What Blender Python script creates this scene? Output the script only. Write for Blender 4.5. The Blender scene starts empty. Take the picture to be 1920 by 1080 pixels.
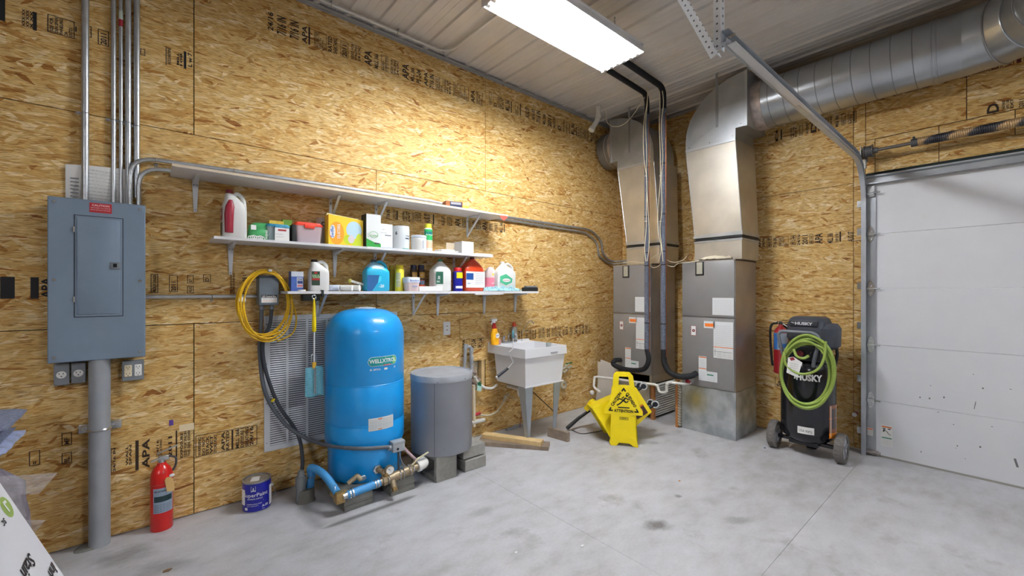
import bpy, bmesh, math, random
from mathutils import Vector, Matrix, noise
random.seed(7)
PI = math.pi
S = bpy.context.scene
COL = S.collection
# ---------------------------------------------------------------- camera (metres; left wall is y=0, door wall is x=4.89)
CX, CY, CZ = 0.0, -3.4, 1.438
FPX, HV = 790.0, 546.5
AZ = math.atan2(924, 790)
cam_d = bpy.data.cameras.new('camera'); cam = bpy.data.objects.new('camera', cam_d); COL.objects.link(cam)
cam_d.sensor_width = 36; cam_d.lens = FPX/1920*36; cam_d.shift_y = (HV-540)/1920; cam_d.clip_start = 0.02
cam.location = (CX, CY, CZ); cam.rotation_euler = (PI/2, 0, AZ-PI/2)
S.camera = cam
# ---------------------------------------------------------------- world, exposure
w = bpy.data.worlds.new('world'); S.world = w; w.use_nodes = True
w.node_tree.nodes['Background'].inputs[0].default_value = (0.8, 0.88, 1, 1)
w.node_tree.nodes['Background'].inputs[1].default_value = 0.3
S.view_settings.view_transform = 'Standard'; S.view_settings.look = 'None'
S.view_settings.exposure = 1.68; S.view_settings.gamma = 1.0; S.view_settings.use_curve_mapping = False
TUBE_POWER = 30.0      # radiance of every fluorescent tube in the shop
# ---------------------------------------------------------------- measuring helpers: where a sight line meets a wall, the floor...
_fx, _fy = math.cos(AZ), math.sin(AZ); _rx, _ry = math.sin(AZ), -math.cos(AZ)
def ray(u, v):
    l = (u-960)/FPX
    return (_fx+l*_rx, _fy+l*_ry, (HV-v)/FPX)
def onY(u, v, y=0.0):
    d = ray(u, v); t = (y-CY)/d[1]; return Vector((t*d[0], y, CZ+t*d[2]))
def onX(u, v, x=4.89):
    d = ray(u, v); t = x/d[0]; return Vector((x, CY+t*d[1], CZ+t*d[2]))
def onZ(u, v, z=0.0):
    d = ray(u, v); t = (z-CZ)/d[2]; return Vector((t*d[0], CY+t*d[1], z))
# ---------------------------------------------------------------- materials
MATS = {}
def rgb(r, g, b):
    f = lambda c: (c/255/12.92) if c/255 <= 0.04045 else ((c/255+0.055)/1.055)**2.4
    return (f(r), f(g), f(b), 1)
def new_mat(name):
    m = bpy.data.materials.new(name); m.use_nodes = True
    nt = m.node_tree; b = nt.nodes['Principled BSDF']; MATS[name] = m
    return m, nt, b
def P(name, col, rough=0.5, metal=0.0, spec=0.5, trans=0.0, emit=None, power=0, alpha=1.0, coat=0.0, var=0.0, vscale=6.0, bump=0.0, bscale=60.0):
    """plain or slightly mottled surface"""
    if name in MATS: return MATS[name]
    m, nt, b = new_mat(name); N, L = nt.nodes, nt.links
    b.inputs['Base Color'].default_value = col
    b.inputs['Roughness'].default_value = rough; b.inputs['Metallic'].default_value = metal
    b.inputs['Specular IOR Level'].default_value = spec; b.inputs['Transmission Weight'].default_value = trans
    b.inputs['Alpha'].default_value = alpha; b.inputs['Coat Weight'].default_value = coat
    if emit: b.inputs['Emission Color'].default_value = emit; b.inputs['Emission Strength'].default_value = power
    if var or bump:
        tc = N.new('ShaderNodeTexCoord')
    if var:
        nz = N.new('ShaderNodeTexNoise'); nz.inputs['Scale'].default_value = vscale; nz.inputs['Detail'].default_value = 5
        L.new(tc.outputs['Object'], nz.inputs['Vector'])
        mx = N.new('ShaderNodeMix'); mx.data_type = 'RGBA'
        mx.inputs[6].default_value = tuple(c*(1-var) for c in col[:3])+(1,); mx.inputs[7].default_value = tuple(min(1, c*(1+var)) for c in col[:3])+(1,)
        rp = N.new('ShaderNodeMapRange'); rp.inputs[1].default_value = 0.3; rp.inputs[2].default_value = 0.7
        L.new(nz.outputs[0], rp.inputs[0]); L.new(rp.outputs[0], mx.inputs[0]); L.new(mx.outputs[2], b.inputs['Base Color'])
    if bump:
        n2 = N.new('ShaderNodeTexNoise'); n2.inputs['Scale'].default_value = bscale; n2.inputs['Detail'].default_value = 4
        L.new(tc.outputs['Object'], n2.inputs['Vector'])
        bp = N.new('ShaderNodeBump'); bp.inputs['Strength'].default_value = bump; bp.inputs['Distance'].default_value = 0.004
        L.new(n2.outputs[0], bp.inputs['Height']); L.new(bp.outputs[0], b.inputs['Normal'])
    return m
def ramp(N, stops, interp='LINEAR'):
    r = N.new('ShaderNodeValToRGB'); r.color_ramp.interpolation = interp
    e = r.color_ramp.elements
    while len(e) < len(stops): e.new(0.5)
    for i, (p, c) in enumerate(stops): e[i].position = p; e[i].color = c
    return r
def math_node(N, L, op, a, b=None, c=None):
    n = N.new('ShaderNodeMath'); n.operation = op
    for i, q in enumerate((a, b, c)):
        if q is None: continue
        if isinstance(q, (int, float)): n.inputs[i].default_value = q
        else: L.new(q, n.inputs[i])
    return n.outputs[0]

def osb_material(name, axis):
    """oriented strand board: several layers of long random wood flakes"""
    m, nt, b = new_mat(name); N, L = nt.nodes, nt.links
    tc = N.new('ShaderNodeTexCoord'); oi = N.new('ShaderNodeObjectInfo')
    sp = N.new('ShaderNodeSeparateXYZ'); L.new(tc.outputs['Object'], sp.inputs[0])
    cb = N.new('ShaderNodeCombineXYZ')
    off = math_node(N, L, 'MULTIPLY', oi.outputs['Random'], 37.0)
    L.new(math_node(N, L, 'ADD', sp.outputs['X' if axis == 'x' else 'Y'], off), cb.inputs[0])
    L.new(math_node(N, L, 'ADD', sp.outputs['Z'], off), cb.inputs[1])
    nz = N.new('ShaderNodeTexNoise'); nz.noise_dimensions = '2D'; nz.inputs['Scale'].default_value = 14; nz.inputs['Detail'].default_value = 3
    L.new(cb.outputs[0], nz.inputs['Vector'])
    vs = N.new('ShaderNodeVectorMath'); vs.operation = 'MULTIPLY_ADD'
    L.new(nz.outputs[1], vs.inputs[0]); vs.inputs[1].default_value = (0.010, 0.009, 0); L.new(cb.outputs[0], vs.inputs[2])
    def layer(ang, sx, sy, seed):
        mp = N.new('ShaderNodeMapping'); mp.vector_type = 'TEXTURE'
        mp.inputs['Rotation'].default_value = (0, 0, math.radians(ang)); mp.inputs['Location'].default_value = (seed*3.17, seed*1.31, 0)
        mp.inputs['Scale'].default_value = (sx, sy, 1); L.new(vs.outputs[0], mp.inputs['Vector'])
        vo = N.new('ShaderNodeTexVoronoi'); vo.voronoi_dimensions = '2D'; vo.inputs['Scale'].default_value = 1.0
        L.new(mp.outputs[0], vo.inputs['Vector'])
        s2 = N.new('ShaderNodeSeparateColor'); L.new(vo.outputs['Color'], s2.inputs[0])
        return s2.outputs[0], s2.outputs[1], vo.outputs['Distance']
    v0, _, d0 = layer(4, .15, .038, 1)
    cur = v0; hgt = d0
    for ang, sx, sy, seed, thr in ((-14, .13, .030, 2, .5), (20, .12, .026, 3, .58), (-38, .09, .022, 4, .76), (48, .08, .018, 5, .82), (7, .15, .018, 6, .66), (-5, .10, .010, 7, .8)):
        v, k, d = layer(ang, sx, sy, seed)
        msk = math_node(N, L, 'GREATER_THAN', k, thr)
        msk = math_node(N, L, 'MULTIPLY', msk, math_node(N, L, 'LESS_THAN', d, .62))
        mx = N.new('ShaderNodeMix'); mx.data_type = 'FLOAT'
        L.new(msk, mx.inputs[0]); L.new(cur, mx.inputs[2]); L.new(v, mx.inputs[3]); cur = mx.outputs[0]
        mh = N.new('ShaderNodeMix'); mh.data_type = 'FLOAT'
        L.new(msk, mh.inputs[0]); L.new(hgt, mh.inputs[2]); L.new(d, mh.inputs[3]); hgt = mh.outputs[0]
    rp = ramp(N, [(0.0, (.30, .12, .022, 1)), (.02, (.40, .18, .036, 1)), (.05, (.50, .26, .065, 1)), (.14, (.59, .345, .10, 1)), (.5, (.67, .44, .165, 1)), (.85, (.72, .51, .225, 1)), (1, (.82, .65, .38, 1))])
    L.new(cur, rp.inputs[0])
    # fibre grain inside the flakes
    mg = N.new('ShaderNodeMapping'); mg.vector_type = 'TEXTURE'; mg.inputs['Scale'].default_value = (.05, .004, 1); L.new(vs.outputs[0], mg.inputs['Vector'])
    gn = N.new('ShaderNodeTexNoise'); gn.noise_dimensions = '2D'; gn.inputs['Scale'].default_value = 1; gn.inputs['Detail'].default_value = 3; L.new(mg.outputs[0], gn.inputs['Vector'])
    gr = N.new('ShaderNodeMapRange'); gr.inputs[1].default_value = .3; gr.inputs[2].default_value = .7; gr.inputs[3].default_value = .72; gr.inputs[4].default_value = 1.18; L.new(gn.outputs[0], gr.inputs[0])
    # dark cracks at flake edges
    mc = N.new('ShaderNodeMapping'); mc.vector_type = 'TEXTURE'; mc.inputs['Scale'].default_value = (.080, .0075, 1); mc.inputs['Rotation'].default_value = (0, 0, .12); L.new(vs.outputs[0], mc.inputs['Vector'])
    cn = N.new('ShaderNodeTexNoise'); cn.noise_dimensions = '2D'; cn.inputs['Scale'].default_value = 1.3; cn.inputs['Detail'].default_value = 2; L.new(mc.outputs[0], cn.inputs['Vector'])
    cr = N.new('ShaderNodeMapRange'); cr.inputs[1].default_value = .335; cr.inputs[2].default_value = .39; cr.inputs[3].default_value = .58; cr.inputs[4].default_value = 1.0; L.new(cn.outputs[0], cr.inputs[0])
    tot = math_node(N, L, 'MULTIPLY', gr.outputs[0], cr.outputs[0])
    mm = N.new('ShaderNodeMix'); mm.data_type = 'RGBA'; mm.blend_type = 'MULTIPLY'; mm.inputs[0].default_value = 1
    L.new(rp.outputs[0], mm.inputs[6])
    cc = N.new('ShaderNodeCombineColor')
    L.new(tot, cc.inputs[0]); L.new(math_node(N, L, 'POWER', tot, 1.25), cc.inputs[1]); L.new(math_node(N, L, 'POWER', tot, 1.7), cc.inputs[2])
    L.new(cc.outputs[0], mm.inputs[7]); L.new(mm.outputs[2], b.inputs['Base Color'])
    b.inputs['Roughness'].default_value = .62; b.inputs['Specular IOR Level'].default_value = .25
    bp = N.new('ShaderNodeBump'); bp.inputs['Strength'].default_value = .35; bp.inputs['Distance'].default_value = .002
    L.new(cur, bp.inputs['Height']); L.new(bp.outputs[0], b.inputs['Normal'])
    return m
M_OSB = osb_material('osb_long_wall', 'x'); M_OSB2 = osb_material('osb_door_wall', 'y')

def concrete_material():
    m, nt, b = new_mat('concrete_floor'); N, L = nt.nodes, nt.links
    tc = N.new('ShaderNodeTexCoord')
    def nz(scale, det, rough=.5, mp=None):
        n = N.new('ShaderNodeTexNoise'); n.inputs['Scale'].default_value = scale; n.inputs['Detail'].default_value = det; n.inputs['Roughness'].default_value = rough
        if mp:
            q = N.new('ShaderNodeMapping'); q.inputs['Scale'].default_value = mp; q.inputs['Rotation'].default_value = (0, 0, .5); L.new(tc.outputs['Object'], q.inputs['Vector']); L.new(q.outputs[0], n.inputs['Vector'])
        else: L.new(tc.outputs['Object'], n.inputs['Vector'])
        return n.outputs[0]
    big = nz(1.1, 4); mid = nz(5, 6, .6, (1, 1.8, 1)); fine = nz(60, 4, .6)
    s = math_node(N, L, 'ADD', math_node(N, L, 'MULTIPLY', big, .5), math_node(N, L, 'MULTIPLY', mid, .5))
    rp = ramp(N, [(.30, rgb(154, 152, 150)), (.42, rgb(172, 171, 171)), (.5, rgb(182, 182, 184)), (.62, rgb(192, 192, 195)), (.75, rgb(204, 204, 208))])
    L.new(s, rp.inputs[0])
    # brownish dirt blotches
    st = nz(2.3, 5, .65); sr = N.new('ShaderNodeMapRange'); sr.inputs[1].default_value = .60; sr.inputs[2].default_value = .75; sr.inputs[3].default_value = 0; sr.inputs[4].default_value = .55; L.new(st, sr.inputs[0])
    mx = N.new('ShaderNodeMix'); mx.data_type = 'RGBA'; L.new(sr.outputs[0], mx.inputs[0]); L.new(rp.outputs[0], mx.inputs[6]); mx.inputs[7].default_value = rgb(112, 104, 92)
    # a few named stains: (x, y, rx, ry, strength) - oily spots and damp streaks on this floor
    cur = mx.outputs[2]
    spots = [(onZ(1235, 985), .09, .07, .75), (onZ(1272, 930), .03, .03, .6), (onZ(240, 1040), .16, .10, .5), (onZ(310, 1060), .14, .08, .45), (onZ(1390, 975), .10, .05, .3), (onZ(905, 960), .08, .06, .3), (onZ(780, 905), .14, .04, .4), (onZ(1225, 830), .06, .05, .35)]
    for c, rx_, ry_, k in spots:
        q = N.new('ShaderNodeMapping'); q.vector_type = 'TEXTURE'; q.inputs['Location'].default_value = (c.x, c.y, 0); q.inputs['Scale'].default_value = (rx_, ry_, 1); q.inputs['Rotation'].default_value = (0, 0, -.5)
        L.new(tc.outputs['Object'], q.inputs['Vector'])
        ln = N.new('ShaderNodeVectorMath'); ln.operation = 'LENGTH'; L.new(q.outputs[0], ln.inputs[0])
        wob = math_node(N, L, 'ADD', ln.outputs['Value'], math_node(N, L, 'MULTIPLY', mid, 1.6))
        r2 = N.new('ShaderNodeMapRange'); r2.inputs[1].default_value = 1.15; r2.inputs[2].default_value = 1.9; r2.inputs[3].default_value = k; r2.inputs[4].default_value = 0; L.new(wob, r2.inputs[0])
        m2 = N.new('ShaderNodeMix'); m2.data_type = 'RGBA'; L.new(r2.outputs[0], m2.inputs[0]); L.new(cur, m2.inputs[6]); m2.inputs[7].default_value = rgb(84, 80, 72); cur = m2.outputs[2]
    # dark line along the pipes: two segments on the floor
    def seg(p, q, wid, k, cur):
        d = q-p; ln_ = d.length; an = math.atan2(d.y, d.x); c = (p+q)/2
        g = N.new('ShaderNodeMapping'); g.vector_type = 'TEXTURE'; g.inputs['Location'].default_value = (c.x, c.y, 0); g.inputs['Rotation'].default_value = (0, 0, an); g.inputs['Scale'].default_value = (ln_/2, wid, 1)
        L.new(tc.outputs['Object'], g.inputs['Vector']); sx = N.new('ShaderNodeSeparateXYZ'); L.new(g.outputs[0], sx.inputs[0])
        ax = math_node(N, L, 'ABSOLUTE', sx.outputs[0]); ay = math_node(N, L, 'ABSOLUTE', sx.outputs[1])
        e = math_node(N, L, 'MULTIPLY', math_node(N, L, 'POWER', ax, 8), 1.0); e = math_node(N, L, 'ADD', e, ay)
        r2 = N.new('ShaderNodeMapRange'); r2.inputs[1].default_value = 0.2; r2.inputs[2].default_value = 1.3; r2.inputs[3].default_value = k; r2.inputs[4].default_value = 0; L.new(e, r2.inputs[0])
        m2 = N.new('ShaderNodeMix'); m2.data_type = 'RGBA'; L.new(r2.outputs[0], m2.inputs[0]); L.new(cur, m2.inputs[6]); m2.inputs[7].default_value = rgb(92, 90, 86); return m2.outputs[2]
    cur = seg(onZ(604, 992), onZ(782, 928), .028, .85, cur)
    cur = seg(onZ(562, 950), onZ(604, 992), .05, .4, cur)
    fr = N.new('ShaderNodeMapRange'); fr.inputs[3].default_value = .88; fr.inputs[4].default_value = 1.12; L.new(fine, fr.inputs[0])
    mm = N.new('ShaderNodeMix'); mm.data_type = 'RGBA'; mm.blend_type = 'MULTIPLY'; mm.inputs[0].default_value = 1; L.new(cur, mm.inputs[6]); L.new(fr.outputs[0], mm.inputs[7])
    L.new(mm.outputs[2], b.inputs['Base Color'])
    b.inputs['Roughness'].default_value = .55; b.inputs['Specular IOR Level'].default_value = .35
    bp = N.new('ShaderNodeBump'); bp.inputs['Strength'].default_value = .15; bp.inputs['Distance'].default_value = .003; L.new(fine, bp.inputs['Height']); L.new(bp.outputs[0], b.inputs['Normal'])
    return m
M_CONC = concrete_material()

WHITE = P('white_paint', rgb(225, 226, 228), .45); MELA = P('white_melamine', rgb(222, 221, 222), .35)
GALV = P('galvanised_sheet', rgb(178, 182, 186), .38, .75, var=.14, vscale=5, bump=.05, bscale=30)
GALVW = P('galvanised_warm', rgb(190, 184, 172), .42, .7, var=.12, vscale=4)
ZINC = P('zinc_conduit', rgb(190, 194, 198), .33, .8, var=.08, vscale=30)
STEEL = P('bright_screw', rgb(205, 208, 210), .25, .9)
PANEL = P('panel_grey_paint', rgb(122, 138, 155), .45, .15, var=.05, vscale=5)
PANELD = P('panel_seam', rgb(48, 58, 70), .6)
PVCG = P('grey_pvc', rgb(150, 154, 158), .45, var=.06, vscale=9)
PVCW = P('white_pvc', rgb(226, 224, 218), .4, var=.05, vscale=20)
BLK = P('black_rubber', rgb(20, 20, 22), .6); BLKM = P('black_paint', rgb(14, 17, 26), .3, .1)
DARK = P('dark_gap', rgb(10, 10, 12), .9)
PAPER = P('paper_white', rgb(232, 231, 228), .7); INK = P('black_ink', rgb(22, 20, 22), .7); INKG = P('grey_print', rgb(120, 122, 128), .7)
STAMP = P('stamp_ink', rgb(50, 34, 20), .8)
AHU = P('cabinet_grey_paint', rgb(140, 138, 138), .42, .2, var=.05, vscale=4)
AHUS = P('cabinet_side_metal', rgb(168, 162, 158), .36, .65, var=.14, vscale=4)
BRASS = P('old_brass', rgb(168, 140, 92), .42, .7, var=.15, vscale=40)
YEL = P('yellow_plastic', rgb(240, 214, 8), .42, var=.04, vscale=8)
REDP = P('red_paint', rgb(204, 22, 16), .3, coat=.3, var=.06, vscale=10)
WOODL = P('pine_lumber', rgb(214, 184, 132), .6, var=.12, vscale=14); WOODG = P('weathered_lumber', rgb(140, 124, 108), .75, var=.2, vscale=14)
CINDER = P('cinder_block', rgb(150, 148, 142), .9, var=.12, vscale=30, bump=.4, bscale=160)
CONC2 = P('cast_concrete', rgb(128, 128, 122), .85, var=.15, vscale=18, bump=.2, bscale=90)
# ---------------------------------------------------------------- mesh builder
class MB:
    def __init__(s, xf=None): s.v = []; s.f = []; s.m = []; s.cm = 0; s.xf = xf
    def add(s, vs, fs):
        b = len(s.v)
        if s.xf: vs = [s.xf @ Vector(q) for q in vs]
        s.v += [Vector(q) for q in vs]; s.f += [tuple(b+i for i in f) for f in fs]; s.m += [s.cm]*len(fs); return s
    def box(s, a, b):
        x0, y0, z0 = a; x1, y1, z1 = b
        return s.add([(x0, y0, z0), (x1, y0, z0), (x1, y1, z0), (x0, y1, z0), (x0, y0, z1), (x1, y0, z1), (x1, y1, z1), (x0, y1, z1)],
                     [(0, 3, 2, 1), (4, 5, 6, 7), (0, 1, 5, 4), (1, 2, 6, 5), (2, 3, 7, 6), (3, 0, 4, 7)])
    def hexa(s, lo, hi):      # two quads
        return s.add(list(lo)+list(hi), [(0, 3, 2, 1), (4, 5, 6, 7), (0, 1, 5, 4), (1, 2, 6, 5), (2, 3, 7, 6), (3, 0, 4, 7)])
    def obox(s, p0, p1, w, h, up=(0, 0, 1)):   # bar from p0 to p1 with cross section w x h
        p0 = Vector(p0); p1 = Vector(p1); d = (p1-p0).normalized(); up = Vector(up)
        a = d.cross(up)
        if a.length < 1e-4: a = d.cross(Vector((1, 0, 0)))
        a.normalize(); c = a.cross(d).normalized(); a *= w/2; c *= h/2
        return s.hexa([p0-a-c, p0+a-c, p0+a+c, p0-a+c], [p1-a-c, p1+a-c, p1+a+c, p1-a+c])
    def rbox(s, a, b, r=.01, seg=2):
        bm = bmesh.new(); bmesh.ops.create_cube(bm, size=1)
        A = Vector(a); B = Vector(b); c = (A+B)/2; d = B-A; r = min(r, min(abs(q) for q in d)*.49)
        for v in bm.verts: v.co = Vector((c.x+v.co.x*d.x, c.y+v.co.y*d.y, c.z+v.co.z*d.z))
        bmesh.ops.bevel(bm, geom=list(bm.edges), offset=r, segments=seg, profile=.5, affect='EDGES')
        bm.verts.index_update(); vs = [v.co.copy() for v in bm.verts]; fs = [tuple(v.index for v in f.verts) for f in bm.faces]; bm.free()
        return s.add(vs, fs)
    def cyl(s, p0, p1, r0, r1=None, n=16, cap=True):
        p0 = Vector(p0); p1 = Vector(p1); r1 = r0 if r1 is None else r1
        d = (p1-p0).normalized(); a = d.cross(Vector((0, 0, 1)))
        if a.length < 1e-4: a = Vector((1, 0, 0))
        a.normalize(); c = d.cross(a)
        vs = []; fs = []
        for p, r in ((p0, r0), (p1, r1)):
            for i in range(n): t = 2*PI*i/n; vs.append(p+a*math.cos(t)*r+c*math.sin(t)*r)
        for i in range(n): j = (i+1) % n; fs.append((i, j, n+j, n+i))
        if cap: fs.append(tuple(range(n))[::-1]); fs.append(tuple(range(n, 2*n)))
        return s.add(vs, fs)
    def tube(s, pts, r, n=8, closed=False, cap=True):
        pts = [Vector(p) for p in pts]; k = len(pts); rs = r if isinstance(r, (list, tuple)) else [r]*k
        vs = []; fs = []; a = None
        for i, p in enumerate(pts):
            if closed: t = pts[(i+1) % k]-pts[i-1]
            else: t = pts[min(i+1, k-1)]-pts[max(i-1, 0)]
            t.normalize()
            if a is None:
                a = t.cross(Vector((0, 0, 1)))
                if a.length < 1e-3: a = t.cross(Vector((1, 0, 0)))
            a = a-t*a.dot(t); a.normalize(); c = t.cross(a)
            for j in range(n): q = 2*PI*j/n; vs.append(p+a*math.cos(q)*rs[i]+c*math.sin(q)*rs[i])
        for i in range(k if closed else k-1):
            i2 = (i+1) % k
            for j in range(n): j2 = (j+1) % n; fs.append((i*n+j, i*n+j2, i2*n+j2, i2*n+j))
        if cap and not closed: fs.append(tuple(range(n))[::-1]); fs.append(tuple((k-1)*n+j for j in range(n)))
        return s.add(vs, fs)
    def lathe(s, prof, c=(0, 0, 0), n=28, cap=True):   # prof (r,z) up the z axis
        vs = []; fs = []; k = len(prof)
        for r, z in prof:
            for i in range(n): t = 2*PI*i/n; vs.append((c[0]+r*math.cos(t), c[1]+r*math.sin(t), c[2]+z))
        for q in range(k-1):
            for i in range(n): j = (i+1) % n; fs.append((q*n+i, q*n+j, (q+1)*n+j, (q+1)*n+i))
        if cap: fs.append(tuple(range(n))[::-1]); fs.append(tuple((k-1)*n+i for i in range(n)))
        return s.add(vs, fs)
    def loft(s, secs, n=28, cap=True):   # secs (z, cx, cy, half width, half depth, squareness)
        vs = []; fs = []; k = len(secs)
        for z, cx, cy, hw, hd, p in secs:
            for i in range(n):
                t = 2*PI*(i+.5)/n; co, si = math.cos(t), math.sin(t)
                vs.append((cx+hw*math.copysign(abs(co)**(2/p), co), cy+hd*math.copysign(abs(si)**(2/p), si), z))
        for q in range(k-1):
            for i in range(n): j = (i+1) % n; fs.append((q*n+i, q*n+j, (q+1)*n+j, (q+1)*n+i))
        if cap: fs.append(tuple(range(n))[::-1]); fs.append(tuple((k-1)*n+i for i in range(n)))
        return s.add(vs, fs)
    def prism(s, poly, O, U, V, T):    # polygon (a,b) on O+aU+bV, thickness vector T
        O, U, V, T = map(Vector, (O, U, V, T)); n = len(poly)
        vs = [O+U*a+V*b for a, b in poly]; vs += [q+T for q in vs]
        return s.add(vs, [tuple(range(n))[::-1], tuple(range(n, 2*n))]+[(i, (i+1) % n, n+(i+1) % n, n+i) for i in range(n)])
    def ball(s, c, r, n=14, sc=(1, 1, 1)):
        k = n//2; vs = []; fs = []
        for i in range(k+1):
            f = PI*i/k
            for j in range(n): t = 2*PI*j/n; vs.append((c[0]+r*sc[0]*math.sin(f)*math.cos(t), c[1]+r*sc[1]*math.sin(f)*math.sin(t), c[2]+r*sc[2]*math.cos(f)))
        for i in range(k):
            for j in range(n): j2 = (j+1) % n; fs.append((i*n+j, i*n+j2, (i+1)*n+j2, (i+1)*n+j))
        return s.add(vs, fs)
    def torus(s, c, R, r, U=(1, 0, 0), V=(0, 0, 1), n=32, m=8, a0=0, a1=2*PI):
        c, U, V = Vector(c), Vector(U), Vector(V); full = abs(a1-a0-2*PI) < 1e-6
        k = n if full else n+1
        return s.tube([c+U*R*math.cos(a0+(a1-a0)*i/n)+V*R*math.sin(a0+(a1-a0)*i/n) for i in range(k)], r, m, closed=full)
    def patch(s, mp, a0, a1, b0, b1, n=1):
        vs = []; fs = []
        for i in range(n+1): a = a0+(a1-a0)*i/n; vs += [mp(a, b0), mp(a, b1)]
        for i in range(n): fs.append((2*i, 2*i+2, 2*i+3, 2*i+1))
        return s.add(vs, fs)
    def shape(s, mp, pts): return s.add([mp(a, b) for a, b in pts], [tuple(range(len(pts)))])
    def disc(s, mp, a, b, r, n=18, ry=None):
        ry = ry or r
        return s.shape(mp, [(a+r*math.cos(2*PI*i/n), b+ry*math.sin(2*PI*i/n)) for i in range(n)])
    def ring(s, mp, a, b, r, w, n=24, ry=None):
        ry = ry or r; vs = []; fs = []
        for i in range(n): t = 2*PI*i/n; vs += [mp(a+r*math.cos(t), b+ry*math.sin(t)), mp(a+(r-w)*math.cos(t), b+(ry-w)*math.sin(t))]
        for i in range(n): j = (i+1) % n; fs.append((2*i, 2*j, 2*j+1, 2*i+1))
        return s.add(vs, fs)
    def frame(s, mp, a0, a1, b0, b1, w):
        s.patch(mp, a0, a1, b0, b0+w); s.patch(mp, a0, a1, b1-w, b1); s.patch(mp, a0, a0+w, b0, b1); return s.patch(mp, a1-w, a1, b0, b1)
    def line(s, mp, a0, b0, a1, b1, w):
        d = Vector((a1-a0, b1-b0)).normalized(); q = Vector((-d.y, d.x))*w/2
        return s.shape(mp, [(a0-q.x, b0-q.y), (a1-q.x, b1-q.y), (a1+q.x, b1+q.y), (a0+q.x, b0+q.y)])
    def text(s, txt, mp, a, b, h, wid=None, al='L', rot=0, bold=0, shear=0):
        vs, fs, (x0, x1, y0, y1) = glyphs(txt, bold)
        k = h/.7; kx = k if wid is None else wid/max(1e-4, x1-x0)
        sh = {'L': x0, 'C': (x0+x1)/2, 'R': x1}[al]; co, si = math.cos(rot), math.sin(rot); out = []
        for x, y in vs:
            p, q = (x-sh+shear*y)*kx, y*k; out.append(mp(a+p*co-q*si, b+p*si+q*co))
        return s.add(out, fs)
_G = {}
def glyphs(t, bold):
    if (t, bold) in _G: return _G[(t, bold)]
    cu = bpy.data.curves.new('lettering', 'FONT'); cu.body = t; cu.size = 1; cu.resolution_u = 2; cu.offset = bold
    ob = bpy.data.objects.new('lettering', cu); me = bpy.data.meshes.new_from_object(ob)
    vs = [(v.co.x, v.co.y) for v in me.vertices]; fs = [tuple(p.vertices) for p in me.polygons]
    xs = [v[0] for v in vs] or [0]; ys = [v[1] for v in vs] or [0]
    r = (vs, fs, (min(xs), max(xs), min(ys), max(ys)))
    bpy.data.objects.remove(ob); bpy.data.curves.remove(cu); bpy.data.meshes.remove(me)
    _G[(t, bold)] = r; return r
def flat(O, U=(1, 0, 0), V=(0, 0, 1)):
    O, U, V = Vector(O), Vector(U), Vector(V); return lambda a, b: O+U*a+V*b
def onwall(y=-.0015): return lambda a, b: Vector((a, y, b))             # a = x, b = z on the long wall
def ondoorwall(x=4.888): return lambda a, b: Vector((x, -a, b))         # a = -y
def around(cx, cy, r, deg=-90.0): return lambda a, b: Vector((cx+r*math.cos(math.radians(deg)+a/r), cy+r*math.sin(math.radians(deg)+a/r), b))
# ---------------------------------------------------------------- objects
WM = {}
def put(o, parent):
    COL.objects.link(o)
    if parent is not None: o.parent = parent
def obj(name, mb, mats, parent=None, smooth=35, label=None, cat=None, group=None, kind=None):
    me = bpy.data.meshes.new(name); inv = WM[parent.name].inverted() if parent is not None and parent.name in WM else Matrix()
    me.from_pydata([inv @ v for v in mb.v], [], mb.f)
    for m in (mats if isinstance(mats, (list, tuple)) else [mats]): me.materials.append(m)
    me.polygons.foreach_set('material_index', mb.m)
    bm = bmesh.new(); bm.from_mesh(me); bmesh.ops.recalc_face_normals(bm, faces=bm.faces); bm.to_mesh(me); bm.free()
    if smooth:
        me.polygons.foreach_set('use_smooth', [True]*len(me.polygons)); me.set_sharp_from_angle(angle=math.radians(smooth))
    o = bpy.data.objects.new(name, me); put(o, parent)
    if parent is not None and parent.name in WM: WM[o.name] = WM[parent.name]
    if label: o['label'] = label
    if cat: o['category'] = cat
    if group: o['group'] = group
    if kind: o['kind'] = kind
    return o
def thing(name, label, cat, loc=(0, 0, 0), rz=0, group=None, kind=None):
    o = bpy.data.objects.new(name, None); o.empty_display_size = .05; o.location = loc; o.rotation_euler = (0, 0, rz); put(o, None)
    WM[o.name] = Matrix.Translation(Vector(loc)) @ Matrix.Rotation(rz, 4, 'Z')
    if kind: o['kind'] = kind
    if label: o['label'] = label
    if cat: o['category'] = cat
    if group: o['group'] = group
    return o
def copy_tree(o, parent=None):
    c = o.copy(); put(c, parent)
    for ch in [q for q in bpy.data.objects if q.parent == o and q != c]: copy_tree(ch, c)
    return c
def dup(o, loc, rz=0, label=None):
    c = copy_tree(o); c.location = loc; c.rotation_euler = (0, 0, rz)
    if label: c['label'] = label
    return c
def bez(pts, k=10):      # smooth curve through points (Catmull-Rom)
    pts = [Vector(p) for p in pts]; q = [2*pts[0]-pts[1]]+pts+[2*pts[-1]-pts[-2]]; out = []
    for i in range(1, len(q)-2):
        for j in range(k):
            t = j/k; a, b, c, d = q[i-1], q[i], q[i+1], q[i+2]
            out.append(.5*((2*b)+(c-a)*t+(2*a-5*b+4*c-d)*t*t+(3*b-a-3*c+d)*t**3))
    return out+[pts[-1]]
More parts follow.
